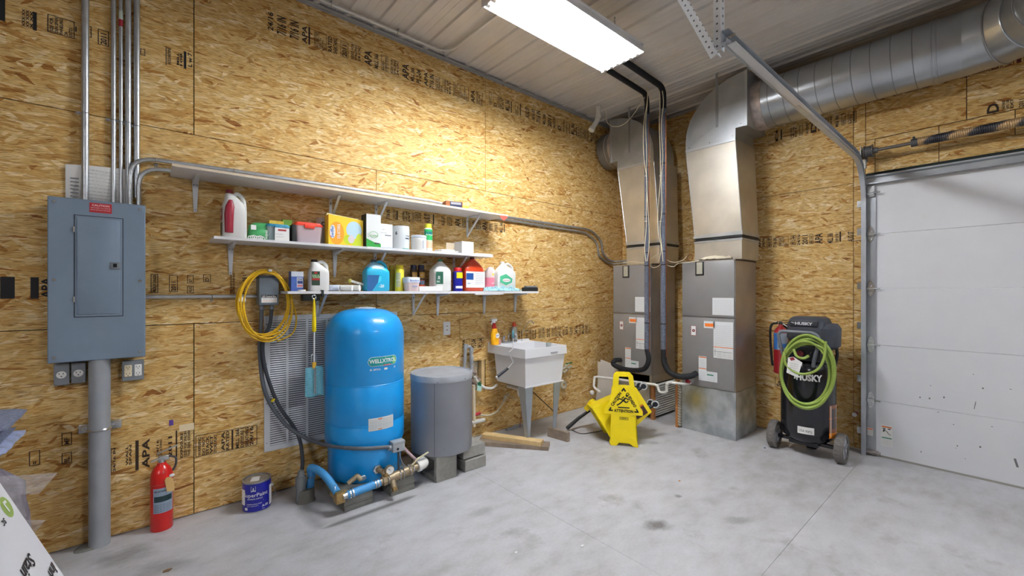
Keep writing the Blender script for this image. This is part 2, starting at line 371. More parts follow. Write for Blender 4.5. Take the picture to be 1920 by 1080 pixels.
def bend(pts, r=.06, k=6):   # straight runs with rounded corners
    pts = [Vector(p) for p in pts]; out = [pts[0]]
    for i in range(1, len(pts)-1):
        a, b, c = pts[i-1], pts[i], pts[i+1]; u = (a-b).normalized(); v = (c-b).normalized()
        rr = min(r, (a-b).length*.49, (c-b).length*.49); p, q = b+u*rr, b+v*rr
        for j in range(k+1): t = j/k; out.append(p*(1-t)**2+b*2*t*(1-t)+q*t*t)
    return out+[pts[-1]]
# ================================================================ room shell
ZC = 3.63
def panels(name, rects, mk, mat, parent, g=.0024):
    for r in rects: obj(name, mk(*[r[0]+g, r[1]-g, r[2]+g, r[3]-g]), mat, parent, smooth=0)
fl = MB()
JX, JY = 1.96, -2.6
fl.box((-8, -13, -.12), (5.0, .2, -.012))
floor = obj('floor', fl, M_CONC, smooth=0, kind='structure')
for (x0, x1, y0, y1) in ((-8, JX-.001, -13, JY-.001), (-8, JX-.001, JY+.001, .2), (JX+.001, 5, -13, JY-.001), (JX+.001, 5, JY+.001, .2)):
    obj('floor_slab', MB().box((x0, y0, -.012), (x1, y1, 0)), M_CONC, floor, smooth=0)
# long wall
wl = MB().box((-8, .10, 0), (5.0, .14, ZC)); wall_l = obj('wall_left', wl, P('wall_backing', rgb(90, 66, 40), .9), smooth=0, kind='structure')
mkL = lambda a, b, c, d: MB().box((a, 0, c), (b, .012, d))
Z1, Z2 = 1.23, 2.449
HX0, HX1, HZ0, HZ1 = 2.33, 2.56, .47, .752
rows = [(-8, -2.23, .004, Z1), (-2.23, .207, .004, Z1), (.207, 2.248, .004, Z1), (4.67, 4.89, .004, Z1),
        (-8, -3.45, Z1, Z2), (-3.45, -1.01, Z1, Z2), (-1.01, 1.42, Z1, Z2), (1.42, 3.86, Z1, Z2), (3.86, 4.89, Z1, Z2),
        (-8, -2.23, Z2, ZC-.012), (-2.23, .207, Z2, ZC-.012), (.207, 2.555, Z2, ZC-.012), (2.555, 4.89, Z2, ZC-.012)]
panels('osb_panel', rows, mkL, M_OSB, wall_l)
hp = MB(); a, b_, c, d = 2.2496, 4.6684, .004, Z1-.0016     # sheet with a square cut-out for the water pipes
for q in ((a, HX0, c, d), (HX1, b_, c, d), (HX0, HX1, c, HZ0), (HX0, HX1, HZ1, d)): hp.box((q[0], 0, q[2]), (q[1], .012, q[3]))
obj('osb_panel', hp, M_OSB, wall_l, smooth=0)
st = MB().box((HX1-.045, .012, .1), (HX1-.005, .10, Z1)); obj('stud', st, WOODL, wall_l, smooth=0)
ins = MB().loft([(.2, 2.42, .075, .10, .02, 2.5), (.5, 2.40, .07, .09, .022, 2.5), (.8, 2.42, .075, .10, .02, 2.5)], 16); obj('insulation', ins, P('glass_wool', rgb(206, 196, 170), .95, var=.25, vscale=40, bump=.6, bscale=60), wall_l)
# nails along the sheets
# door wall
DX = 4.89
wr = MB().box((5.0, -13, 2.5), (5.04, .14, ZC)); wr.box((5.0, -2.58, 0), (5.04, .14, 2.5)); wr.box((5.0, -13, 0), (5.04, -7.2, 2.5))
wall_r = obj('wall_right', wr, P('wall_backing', rgb(90, 66, 40), .9), smooth=0, kind='structure')
mkR = lambda a, b, c, d: MB().box((DX, a, c), (DX+.012, b, d))
DT = 2.49
rects = [(-2.498, -.06, .004, 1.23), (-.06, 0, .004, 1.23), (-2.498, -.06, 1.23, 2.43), (-.06, 0, 1.23, 2.43), (-2.498, -.06, 2.43, ZC-.012), (-.06, 0, 2.43, ZC-.012),
         (-2.585, -2.498, .004, 1.9), (-2.585, -2.498, 1.9, 2.76), (-2.585, -2.498, 2.76, ZC-.012),
         (-3.204, -2.585, 2.795, ZC-.012), (-5.62, -3.204, 2.795, ZC-.012), (-7.2, -5.62, 2.795, ZC-.012), (-13, -7.2, .004, ZC-.012),
         (-2.65, -2.585, DT, 2.795), (-3.05, -2.65, 2.605, 2.793), (-3.45, -3.05, 2.605, 2.793), (-4.65, -3.45, 2.605, 2.793), (-7.2, -4.65, 2.605, 2.793), (-3.05, -2.65, DT, 2.605), (-5.1, -3.05, DT, 2.605), (-7.2, -5.1, DT, 2.605)]
panels('osb_panel', rects, mkR, M_OSB2, wall_r)
# walls behind the camera
wb = obj('wall_back', MB().box((-8, -13.04, 0), (5.0, -13, ZC)), M_OSB, smooth=0, kind='structure')
wn = obj('wall_near', MB().box((-8.04, -13, 0), (-8, .2, ZC)), M_OSB2, smooth=0, kind='structure')
# ribbed steel ceiling, one sheet per 0.914 m
cs = P('ceiling_steel', rgb(200, 196, 193), .38, .0, spec=.45, var=.03, vscale=3)
ceil = obj('ceiling', MB().box((-8, -13, ZC+.03), (5.0, .2, ZC+.06)), cs, smooth=0, kind='structure')
def sheet(x0):
    m = MB(); prof = []
    for k in range(4):
        b0 = x0+k*.2286
        prof += [(b0, 0), (b0+.025, 0), (b0+.034, .019), (b0+.085, .019), (b0+.089, .016), (b0+.097, .016), (b0+.101, .019), (b0+.144, .019), (b0+.148, .016), (b0+.156, .016), (b0+.160, .019), (b0+.2196, .019)]
    prof.append((x0+.9144, 0))
    vs = []; fs = []
    for x, z in prof: x = min(x, 4.885); vs += [(x, .0, ZC-.019+z), (x, -13, ZC-.019+z)]
    for i in range(len(prof)-1): fs.append((2*i, 2*i+2, 2*i+3, 2*i+1))
    return m.add(vs, fs)
x = -8.2074
while x < 4.87: obj('ceiling_panel', sheet(x), cs, ceil, smooth=0); x += .9144
# trim along the head of the walls
tr = MB().box((-8, -.028, ZC-.024), (4.89, -.001, ZC-.020)); tr.box((-8, -.004, ZC-.045), (4.89, -.001, ZC-.02)); obj('trim_1', tr, P('steel_trim', rgb(170, 168, 164), .4, .2), smooth=0, kind='structure')
obj('trim_2', MB().box((4.86, -13, ZC-.05), (4.888, -.03, ZC-.02)), P('steel_trim', rgb(170, 168, 164), .4, .2), smooth=0, kind='structure')
# ---------------------------------------------------------------- printed marks on the boards
def stamps(name, mp, row, parent, mat=STAMP):
    """row: list of (kind, a0, a1, b0, b1, text) ; text always reads upwards as on the sheets"""
    m = MB()
    for k, a0, a1, b0, b1, t in row:
        if k == 'box': m.frame(mp, a0, a1, b0, b1, .0035)
        if k == 'bar': m.patch(mp, a0, a1, b0, b1)
        if t:
            mm = .006 if k == 'box' else 0; h = (a1-a0)-2*mm; lines = t.split('|'); hh = h/len(lines)
            for i, ln in enumerate(lines):
                vv, ff, (x0, x1, y0, y1) = glyphs(ln, .03); L_ = (b1-b0)-2*mm; need = (x1-x0)*(hh*.72/.7)
                m.text(ln, mp, a0+mm+hh*(i+.86), b0+mm, hh*.72, wid=L_ if need > L_ or k == 'fit' else None, rot=PI/2, bold=.03)
    obj(name, m, mat, parent, smooth=0)
LW = onwall(-.0012)
B45 = 'RATED SHEATHING|24/16|SIZED FOR SPACING'
stamps('printed_stamp', LW, [('box', -.005, .03, 1.43, 1.545, 'MADE IN CANADA'), ('box', .082, .125, 1.435, 1.54, '2011'), ('box', .172, .205, 1.425, 1.475, 'AUG'), ('box', .172, .205, 1.49, 1.545, '07'), ('box', .255, .296, 1.50, 1.55, 'D'),
    ('fit', .40, .43, 1.42, 1.56, 'THIS SIDE DOWN|SIZED FOR SPACING'), ('fit', .47, .50, 1.42, 1.55, 'EXPOSURE 1')], wall_l)
stamps('printed_stamp', LW, [('bar', -.60, -.55, 1.40, 1.515, ''), ('bar', -.495, -.465, 1.40, 1.515, ''), ('fit', -.462, -.415, 1.40, 1.515, 'APA')], wall_l, INK)
a_ = onY(47, 15, 0); 
stamps('printed_stamp', LW, [('bar', -.64, -.583, 2.85, 2.97, ''), ('fit', -.527, -.484, 2.85, 2.945, 'XXX XX|XX XXX|X XX'), ('bar', -.486, -.472, 2.845, 2.945, ''), ('box', -.433, -.33, 2.858, 2.955, 'SIZE FOR|DEN SPAN|PANELING|24|EXTD'), ('bar', -.327, -.322, 2.90, 2.93, ''), ('box', -.302, -.262, 2.89, 2.955, 'MF'), ('box', -.236, -.19, 2.865, 2.955, '2011'),
    ('box', -.052, -.03, 2.87, 2.91, 'A'), ('bar', .066, .07, 2.85, 2.96, ''), ('fit', .072, .094, 2.86, 2.96, 'RATED SHEATHING'), ('fit', .118, .15, 2.87, 2.95, 'MILL|108'), ('bar', .155, .168, 2.86, 2.97, ''), ('fit', .172, .2, 2.88, 2.97, 'L w 7')], wall_l, INK)
def band(x0, x1, zc, h, seed, dark=.5, mp=LW, parent=None, mat=STAMP, sgn=1):
    rnd = random.Random(seed); x = x0; row = []
    words = ['APA', '24/16', 'RATED|SHEATHING', 'EXPOSURE 1', 'SIZED FOR|SPACING|24 OC', 'MILL 366', 'PS 2-04', '7/16 IN', 'SHEATHING|HPS 108|EXT', 'THIS SIDE|STRENGTH|AXIS', 'D', '2011', 'AUG 07']
    while x < x1:
        ww = rnd.choice((.03, .045, .06, .08)); q = rnd.random()
        z0 = zc-h/2+rnd.uniform(0, .01); z1 = zc+h/2-rnd.uniform(0, .02)
        row.append(('box' if q < .35 else 'fit' if q < .9 else 'bar', x, x+(ww if q < .9 else .012), z0, z1, rnd.choice(words) if q < .9 else '')); x += ww+rnd.choice((.004, .008, .02))
    stamps('printed_stamp', mp, row, parent, mat)
band(.62, 2.50, 3.36, .14, 1, parent=wall_l); band(2.60, 4.3, 3.40, .14, 2, parent=wall_l)
band(1.50, 2.85, 2.10, .10, 3, parent=wall_l); band(2.9, 4.2, .97, .12, 4, parent=wall_l); band(2.27, 2.5, .93, .10, 8, parent=wall_l)
stamps('printed_stamp', LW, [('bar', -.2, -.195, .36, .55, ''), ('fit', -.19, -.16, .38, .52, 'RATED SHEATHING|24/16 IN'), ('fit', -.12, -.09, .4, .52, 'WALL|SPAN'), ('bar', -.075, -.06, .36, .54, ''), ('fit', -.05, -.005, .36, .54, 'APA'),
    ('fit', .02, .05, .42, .52, '24/16|SHEATHING'), ('fit', .075, .10, .4, .53, '2011'), ('bar', .115, .122, .36, .56, ''), ('fit', .135, .19, .38, .56, 'EXPOSURE 1|SIZED FOR SPACING|THIS SIDE DOWN')], wall_l)
stamps('printed_stamp', LW, [('box', .215, .56, .365, .505, ''), ('fit', .225, .33, .37, .49, 'WARNING|DO NOT|STACK|WET|STORE FLAT'), ('fit', .35, .40, .37, .5, 'APA|RATED'), ('bar', .41, .42, .37, .5, ''), ('fit', .43, .54, .37, .5, 'MILL 366|EXPOSURE 1|SHEATHING|24/16')], wall_l)
stamps('printed_stamp', LW, [('box', -.38, -.34, .58, .65, 'MF'), ('box', -.38, -.34, .48, .54, 'IIL'), ('box', -.50, -.46, .50, .58, '=')], wall_l)
RW = ondoorwall(4.8885)
band(1.62, 2.47, 1.95, .11, 5, mp=RW, parent=wall_r); band(1.86, 2.49, 3.04, .12, 6, mp=RW, parent=wall_r)
band(2.6, 4.4, 3.20, .15, 7, mp=RW, parent=wall_r, mat=P('stamp_red', rgb(92, 30, 20), .8)); band(3.3, 3.6, 2.84, .08, 9, mp=RW, parent=wall_r)
stamps('printed_stamp', RW, [('box', 1.86, 1.93, .46, .56, 'Sn'), ('box', 1.95, 1.99, .47, .53, 'n')], wall_r)
band(.95, 1.15, 2.86, .12, 10, mp=RW, parent=wall_r)
# ================================================================ overhead door
DP = P('door_panel_white', rgb(218, 219, 222), .42, var=.02, vscale=3)
door = thing('door_1', None, None, (4.82, -8, 0), kind='structure')
ZS = [.012, .484, .970, 1.464, 1.941, 2.43]
for i in range(5):
    z0, z1 = ZS[i]+.0006, ZS[i+1]-.0006
    m = MB().rbox((4.822, -7.1, z0), (4.86, -2.66, z1), .002, 1); obj('door_panel', m, DP, door, smooth=40)
for i in range(5):
    z0, z1 = ZS[i]+.004, ZS[i+1]-.004
    m = MB().box((4.812, -2.668, z0), (4.862, -2.596, z1)); m.box((4.808, -2.668, z0), (4.813, -2.66, z1)); obj('end_stile', m, GALV, door, smooth=0)
def hinge(z):
    m = MB(); q = -2.632
    for sgn in (1, -1):
        m.prism([(-.026, 0), (.026, 0), (.026, .02), (.012, .055), (0, .068), (-.012, .055), (-.026, .02)], (4.8075, q, z+sgn*.006), (0, 1, 0), (0, 0, sgn), (.004, 0, 0))
        m.torus((4.805, q, z+sgn*.034), .012, .0018, (0, 1, 0), (0, 0, 1), 14, 5)
    m.cyl((4.796, -2.70, z), (4.796, -2.585, z), .0065, n=10); m.box((4.79, -2.66, z-.012), (4.81, -2.60, z+.012)); m.cyl((4.796, -2.585, z), (4.796, -2.572, z), .02, n=12)
    obj('hinge', m, STEEL, door)
for z in (ZS[1], ZS[2], ZS[3], ZS[4]): hinge(z)
m = MB().box((4.79, -2.66, 2.27), (4.812, -2.60, 2.36)); m.cyl((4.785, -2.70, 2.30), (4.785, -2.58, 2.30), .008, n=10); m.box((4.78, -2.655, 2.285), (4.8, -2.61, 2.315)); obj('top_roller', m, STEEL, door)
m = MB().box((4.785, -2.685, .012), (4.815, -2.59, .045)); m.cyl((4.79, -2.70, .03), (4.79, -2.585, .03), .014, n=10); obj('bottom_bracket', m, P('dull_bracket', rgb(150, 142, 138), .5, .6, var=.2, vscale=40), door)
m = MB().box((4.815, -7.1, .0), (4.862, -2.59, .014)); obj('bottom_seal', m, P('seal_grey', rgb(150, 146, 138), .7), door, smooth=0)
m = MB(); p = [(0, 0), (.05, 0), (.05, .012), (.02, .018), (.02, .055), (.05, .062), (.05, .074), (0, .074)]
m.prism([(-a, b) for a, b in p], (4.815, -2.60, 2.375), (1, 0, 0), (0, 0, 1), (0, -4.5, 0)); obj('top_strut', m, GALV, door, smooth=0)
m = MB().box((4.83, -7.1, 2.43), (4.885, -2.60, 2.485)); m.box((4.865, -2.60, 0), (4.885, -2.588, 2.485)); obj('weather_seal', m, P('seal_dark', rgb(20, 30, 26), .8), door, smooth=0)
DM = ondoorwall(4.8215); D2 = ondoorwall(4.8208); m = MB(); m.patch(DM, 2.70, 2.775, .10, .285)
m.cm = 1; m.patch(D2, 2.705, 2.77, .262, .272); m.cm = 2; m.patch(D2, 2.712, 2.730, .248, .256); m.patch(D2, 2.745, 2.763, .248, .256)
for a0, b0, a1, b1 in ((2.712, .232, 2.728, .240), (2.722, .238, 2.742, .226), (2.742, .226, 2.748, .212), (2.748, .212, 2.764, .202), (2.712, .222, 2.724, .230), (2.722, .238, 2.716, .226)): m.line(D2, a0, b0, a1, b1, .0045)
m.disc(D2, 2.720, .241, .005); m.cm = 3; m.patch(D2, 2.705, 2.77, .168, .177); m.cm = 4
for k in range(5): m.text('keep hands clear', D2, 2.706, .112+.011*k, .006, wid=.06)
obj('warning_label', m, [PAPER, P('label_orange', rgb(232, 120, 40), .6), INK, P('label_green', rgb(40, 140, 110), .6), P('faint_print', rgb(180, 184, 190), .6)], door, smooth=0)
EM = ondoorwall(4.8068); m = MB(); m.patch(EM, 2.61, 2.65, .17, .24); m.cm = 1; m.patch(ondoorwall(4.8062), 2.612, 2.648, .222, .235); obj('small_label', m, [P('label_dustywhite', rgb(206, 206, 200), .6), P('label_salmon', rgb(224, 140, 110), .6)], door, smooth=0)
# dents and scuffs of the lower door leaves
m = MB(); rnd = random.Random(5)
for u, v in ((1725, 745), (1743, 747), (1770, 745), (1825, 702), (1843, 728), (1759, 773), (1788, 796), (1795, 836), (1792, 840), (1727, 847), (1860, 800), (1895, 730), (1745, 723), (1829, 758), (1810, 860), (1838, 838)):
    p = onX(u, v, 4.8215); m.disc(D2, -p.y, p.z, rnd.uniform(.002, .006), 7, rnd.uniform(.002, .009))
p = onX(1905, 868, 4.8215); m.line(DM, -p.y-.006, p.z+.03, -p.y+.008, p.z-.03, .012); p = onX(1828, 760, 4.8215); m.line(DM, -p.y-.004, p.z-.03, -p.y+.004, p.z+.03, .004)
obj('scuff_mark', m, P('scuff_grey', rgb(112, 110, 112), .7), door, smooth=0)
# ================================================================ fluorescent high-bay lamps
TUBE = P('lamp_tube', (1, 1, 1, 1), .3, emit=(.93, .96, 1, 1), power=TUBE_POWER)
REFL = P('lamp_reflector', rgb(235, 236, 238), .25, .0, spec=.6); HOUS = P('lamp_housing', rgb(225, 226, 228), .4)
def make_lamp(label):
    t = thing('ceiling_lamp', label, 'lamp', (0, 0, 3.27), group='fluorescent shop lamps')
    L2, W2 = .625, .20; m = MB()
    for s in (-1, 1):
        m.prism([(W2, 3.290), (W2-.004, 3.286), (W2-.022, 3.322), (W2-.02, 3.345), (W2, 3.325)], (-L2, 0, 0), (0, s, 0), (0, 0, 1), (2*L2, 0, 0))
        m.box((s*L2-.004, -W2, 3.278), (s*L2+.004, W2, 3.345))
    m.box((-L2, -W2+.005, 3.345), (L2, W2-.005, 3.352)); m.box((-L2, -.09, 3.352), (L2, .09, 3.40)); obj('housing', m, HOUS, t, smooth=0)
    m = MB()
    for k in range(7):
        y = -.18+k*.06; m.prism([(-.018, 3.344), (0, 3.31), (.018, 3.344)], (-L2+.03, y, 0), (0, 1, 0), (0, 0, 1), (2*L2-.06, 0, 0))
    obj('reflector', m, REFL, t, smooth=0)
    for k in range(6):
        y = -.15+k*.06; m = MB().cyl((-L2+.03, y, 3.288), (L2-.03, y, 3.288), .0128, n=10); obj('tube', m, TUBE, t, smooth=50)
        for s in (-1, 1): obj('lamp_holder', MB().box((s*(L2-.015)-.014, y-.014, 3.272), (s*(L2-.015)+.014, y+.014, 3.344)), HOUS, t, smooth=0)
    for s in (-1, 1):
        m = MB(); z = 3.405
        for i in range(9): m.torus((s*.53, 0, z+.012), .008, .0018, (1, 0, 0) if i % 2 else (0, 1, 0), (0, 0, 1), 10, 5); z += .0225
        m.cyl((s*.53, 0, z-.006), (s*.53, 0, 3.625), .003, n=6); obj('chain', m, P('chain_steel', rgb(120, 122, 126), .5, .7), t)
    return t
lamp = make_lamp('lit six-tube fluorescent lamp hung by chains above the sink'); lamp.location = (2.255, -1.393, 3.27)
for q in ((2.4, -6.4), (-3.2, -5.0)):  # out-of-view copies of the lamp, added as fill light
    c = dup(lamp, (q[0], q[1], 3.27), label='unseen fluorescent lamp added as fill behind the camera, '+('towards the garage door' if q[0] > 0 else 'towards the left end of the shop'))
# ================================================================ electrical panel
def screw(m, x, y, z, r=.008): m.lathe([(r*.2, 0)], (0, 0, 0), 4) if False else m.cyl((x, y, z), (x, y-.004, z), r, r*.7, 10)
t = thing('electrical_panel', 'tall blue-grey breaker panel with a closed door on the wall', 'electrical panel', (-.225, -.0, 1.5))
m = MB().box((-.405, -.10, 1.07), (-.045, -.001, 1.93)); obj('enclosure', m, PANEL, t, smooth=0)
m = MB().rbox((-.420, -.113, 1.055), (-.028, -.10, 1.945), .004, 1); obj('cover', m, PANEL, t)
m = MB().box((-.322, -.1142, 1.296), (-.124, -.112, 1.857)); obj('door_recess', m, PANELD, t, smooth=0)
m = MB().rbox((-.318, -.1165, 1.30), (-.128, -.113, 1.853), .002, 1); m.rbox((-.309, -.121, 1.312), (-.138, -.115, 1.842), .003, 2)
dr = obj('panel_door', m, PANEL, t)
m = MB().rbox((-.178, -.127, 1.565), (-.134, -.119, 1.603), .003); obj('latch', m, P('latch_grey', rgb(120, 126, 132), .4, .3), dr)
m = MB().box((-.166, -.1285, 1.575), (-.150, -.1268, 1.595)); obj('latch_slot', m, DARK, dr, smooth=0)
for z in (1.38, 1.76): m = MB().cyl((-.321, -.119, z), (-.321, -.119, z+.03), .004, n=8); obj('hinge', m, STEEL, t)
for x in (-.395, -.052):
    for z in (1.085, 1.50, 1.918): m = MB(); screw(m, x, -.113, z, .0085); obj('screw', m, STEEL, t)
WP = onwall(-.1138); m = MB(); m.patch(WP, -.262, -.172, 1.877, 1.930); m.cm = 1; m.text('CAUTION', onwall(-.1142), -.217, 1.912, .011, al='C', bold=.02)
m.text('DISCONNECT ALL SUPPLIES', onwall(-.1142), -.217, 1.900, .006, wid=.08, al='C'); m.text('BEFORE SERVICING THIS PANEL', onwall(-.1142), -.217, 1.889, .005, wid=.08, al='C'); obj('warning_label', m, [P('label_red', rgb(176, 30, 40), .5), P('label_pink', rgb(245, 205, 205), .6)], t, smooth=0)
# notice held on the wall above it
m = MB(); vs = []; nx = 8
for i in range(nx+1):
    f = i/nx; x = -.365+.27*f; vs += [(x, -.012-.012*math.sin(f*5)-.012*f, 2.145+.02*f), (x+.0, -.004, 1.946)]
m.add(vs, [(2*i, 2*i+2, 2*i+3, 2*i+1) for i in range(nx)])
nt_ = thing('paper_notice', 'white printed sheet tucked behind the conduits above the panel', 'paper', (-.23, -.01, 2.0)); obj('sheet', m, PAPER, nt_, smooth=60)
m = MB(); rnd = random.Random(3); NP = lambda a, b: Vector((a, -.016-.012*math.sin((a+.365)/.27*5)-.012*(a+.365)/.27, b))
for k in range(9): m.text(rnd.choice(('CERTIFICATE OF INSPECTION', 'rough electrical approved by state', 'permit issued to the owner', 'service  panel  feeder', 'keep this card posted on site')), NP, -.27, 2.125-.02*k, .007)
for k in range(6): m.line(NP, -.345, 1.97+.02*k, -.31, 1.97+.02*k, .006)
obj('printed_lines', m, INKG, nt_, smooth=0)
# ================================================================ conduits
def conduit(label, pts, r, straps=(), mat=ZINC, n=10, name='conduit', cat='conduit', grp=None, r_bend=.07, base=None):
    t = thing(name, label, cat, base or tuple(pts[0]), group=grp)
    obj('pipe', MB().tube(bend(pts, r_bend), r, n), mat, t, smooth=60)
    for (p, d) in straps:   # strap at p, conduit runs along d ('x','z'); on the long wall
        m = MB(); x, z = p; yc = pts[0][1]
        if d == 'z':
            m.box((x-r-.022, -.003, z-.008), (x-r+.002, -.0005, z+.008)); m.torus((x, yc, z), r+.0015, .0022, (1, 0, 0), (0, 1, 0), 16, 4); m.cyl((x-r-.013, -.003, z), (x-r-.013, -.007, z), .005, n=8)
        else:
            m.box((x-.008, -.003, z-r-.022), (x+.008, -.0005, z-r+.002)); m.torus((x, yc, z), r+.0015, .0022, (0, 0, 1), (0, 1, 0), 16, 4); m.cyl((x, -.003, z-r-.013), (x, -.007, z-r-.013), .005, n=8)
        obj('strap', m, STEEL, t)
    return t
conduit('thick steel conduit standing alone left of the row of four above the panel', [(-.286, -.02, 1.94), (-.286, -.02, 3.62)], .0165, [((-.286, 2.447), 'z')], base=(-.286, -.02, 1.94))
for i, (x, r, z0, lb) in enumerate(((-.170, .0115, 1.95, 'steel conduit left in the row of four above the panel'), (-.138, .0095, 1.95, 'thinnest steel conduit with a red tag near the ceiling'), (-.106, .0145, 1.95, 'steel conduit third from left in the row of four'))):
    t = conduit(lb, [(x, -.0 - r-.001, z0), (x, -r-.001, 3.62)], r, [((x, 2.44), 'z')])
    if i == 1:
        m = MB().cyl((x, -r-.001, 3.0), (x, -r-.001, 3.04), r+.0012, n=12); m.cm = 1; m.cyl((x, -r-.001, 3.04), (x, -r-.001, 3.09), r+.001, n=12); obj('tag', m, [P('tag_red', rgb(176, 36, 52), .5), P('tag_green', rgb(190, 205, 190), .5)], t)
conduit('steel conduit rightmost of the four, beside the curved bends', [(-.068, -.0155, 2.0), (-.068, -.0155, 3.62)], .0145, [((-.068, 2.43), 'z')])
conduit('upper long steel conduit bending out of the panel and running along the top shelf', [(-.098, -.034, 1.945), (-.098, -.034, 2.238), (.45, -.034, 2.250), (1.9, -.034, 2.256), (2.75, -.030, 2.214), (4.20, -.030, 2.212), (4.40, -.030, 2.08), (4.41, -.03, 1.93), (4.56, -.03, 1.842), (4.66, -.04, 1.835), (4.66, -.36, 1.835)], .0125,
        [((.02, 2.24), 'x'), ((.42, 2.249), 'x'), ((1.6, 2.255), 'x'), ((3.3, 2.213), 'x')], r_bend=.12)
conduit('lower long steel conduit bending from the panel and passing behind the top shelf', [(-.060, -.03, 1.945), (-.060, -.03, 2.187), (2.6, -.022, 2.187), (4.12, -.022, 2.168), (4.33, -.022, 2.05), (4.335, -.022, 1.90), (4.54, -.022, 1.812), (4.62, -.04, 1.80), (4.62, -.36, 1.80)], .0125, [((3.35, 2.187), 'x')], r_bend=.12)
conduit('short horizontal steel conduit from the panel to the small grey control box', [(-.028, -.03, 1.405), (.56, -.03, 1.405)], .0125, [((.30, 1.405), 'x')], name='conduit')
# big grey riser to the floor
t = thing('service_conduit', 'fat grey plastic conduit from the breaker panel down to the floor', 'conduit', (-.225, -.06, 0))
m = MB().cyl((-.225, -.062, .0), (-.225, -.062, 1.06), .046, n=24); obj('pipe', m, PVCG, t)
m = MB().torus((-.225, -.062, .66), .048, .006, (1, 0, 0), (0, 1, 0), 24, 6); m.rbox((-.315, -.012, .635), (-.265, -.004, .685), .004); m.rbox((-.185, -.012, .635), (-.135, -.004, .685), .004)
m.cyl((-.295, -.012, .66), (-.295, -.018, .66), .009, n=8); m.cyl((-.155, -.012, .66), (-.155, -.018, .66), .009, n=8); m.box((-.27, -.06, .648), (-.265, -.008, .672)); m.box((-.185, -.06, .648), (-.18, -.008, .672)); obj('strap', m, STEEL, t)
m = MB().loft([(.0, -.255, -.055, .075, .05, 3), (.012, -.25, -.055, .06, .045, 3)], 20); obj('grout_patch', m, CONC2, t)
# outlet boxes under the panel
def outlet_box(name, label, x0, x1, z0, z1, kind):
    t = thing(name, label, 'outlet', ((x0+x1)/2, 0, z0)); d = -.05
    obj('box', MB().box((x0+.003, d+.004, z0+.003), (x1-.003, -.001, z1-.003)), P('outlet_box_side', rgb(110, 116, 124), .5, .4), t, smooth=0)
    obj('cover_plate', MB().rbox((x0, d-.001, z0), (x1, d+.005, z1), .003, 1), P('plate_steel', rgb(138, 144, 150), .4, .5, var=.05, vscale=20), t)
    cx, cz = (x0+x1)/2, (z0+z1)/2; f = onwall(d-.0065)
    if kind == 'round':
        col = P('receptacle_white', rgb(232, 230, 226), .4) if 'white' in label else P('receptacle_cream', rgb(222, 208, 176), .4)
        m = MB(); m.cyl((cx, d+.003, cz-.002), (cx, d-.006, cz-.002), .0195, n=20); m.cm = 1
        m.patch(f, cx-.010, cx-.007, cz, cz+.008); m.patch(f, cx+.006, cx+.009, cz, cz+.008); m.disc(f, cx, cz-.010, .003); obj('receptacle', m, [col, INK], t)
    else:
        for q, col in ((-.022, P('receptacle_cream', rgb(222, 208, 176), .4)), (.022, P('receptacle_white', rgb(232, 230, 226), .4))):
            m = MB().rbox((cx+q-.0165, d-.006, cz-.034), (cx+q+.0165, d+.003, cz+.034), .003, 1); m.cm = 1
            for s in (-1, 1): m.patch(f, cx+q-.008, cx+q-.0055, cz+s*.019-.001, cz+s*.019+.007); m.patch(f, cx+q+.005, cx+q+.0075, cz+s*.019-.001, cz+s*.019+.007); m.disc(f, cx+q, cz+s*.019-.007, .0025, 8)
            obj('receptacle', m, [col, INK], t)
    m = MB()
    for sx in (-1, 1):
        for sz in (-1, 1): screw(m, cx+sx*((x1-x0)/2-.008), d-.001, cz+sz*((z1-z0)/2-.008), .0035)
    obj('screw', m, STEEL, t)
outlet_box('outlet', 'grey metal outlet box with a round white receptacle, far left below the panel', -.405, -.345, .924, 1.045, 'round')
outlet_box('outlet', 'grey metal outlet box with a round cream receptacle, beside the white one', -.339, -.281, .928, 1.043, 'round')
outlet_box('outlet', 'double metal outlet box with cream and white receptacles right of the fat conduit', -.133, -.035, .912, 1.030, 'duplex')
m = MB().rbox((2.062, -.008, 1.030), (2.138, -.001, 1.156), .003, 1); t = thing('outlet', 'white wall outlet plate right of the blue tank', 'outlet', (2.1, 0, 1.03)); obj('cover_plate', m, WHITE, t)
m = MB(); f = onwall(-.0088); m.patch(f, 2.085, 2.115, 1.055, 1.13); m.cm = 1
for z in (1.072, 1.108): m.patch(f if False else onwall(-.0095), 2.092, 2.097, z, z+.012); m.patch(onwall(-.0095), 2.103, 2.108, z, z+.012)
obj('receptacle', m, [PAPER, INK], t, smooth=0)
# control box
t = thing('control_box', 'small blue-grey pump control box wrapped by a yellow cord', 'electrical box', (.61, 0, 1.34))
m = MB().rbox((.552, -.12, 1.345), (.672, -.004, 1.535), .006); obj('enclosure', m, P('control_grey', rgb(112, 122, 132), .45, .2, var=.05), t)
m = MB().rbox((.546, -.126, 1.53), (.678, -.002, 1.548), .004); obj('lid_lip', m, P('control_grey2', rgb(70, 78, 88), .5), t)
f = onwall(-.1206); m = MB(); m.patch(f, .566, .660, 1.362, 1.414); m.cm = 1; m.patch(onwall(-.1209), .566, .660, 1.396, 1.414); m.cm = 2; m.text('QD Control Box', onwall(-.1212), .613, 1.400, .010, wid=.086, al='C', bold=.02)
m.cm = 1; m.text('1/2 HP 230 V  SINGLE PHASE', onwall(-.1212), .613, 1.385, .006, wid=.08, al='C'); m.cm = 3; m.text('WARNING: GROUND THIS UNIT', onwall(-.1212), .613, 1.370, .006, wid=.08, al='C')
obj('name_label', m, [PAPER, INK, PAPER, P('label_orange', rgb(232, 120, 40), .6)], t, smooth=0)
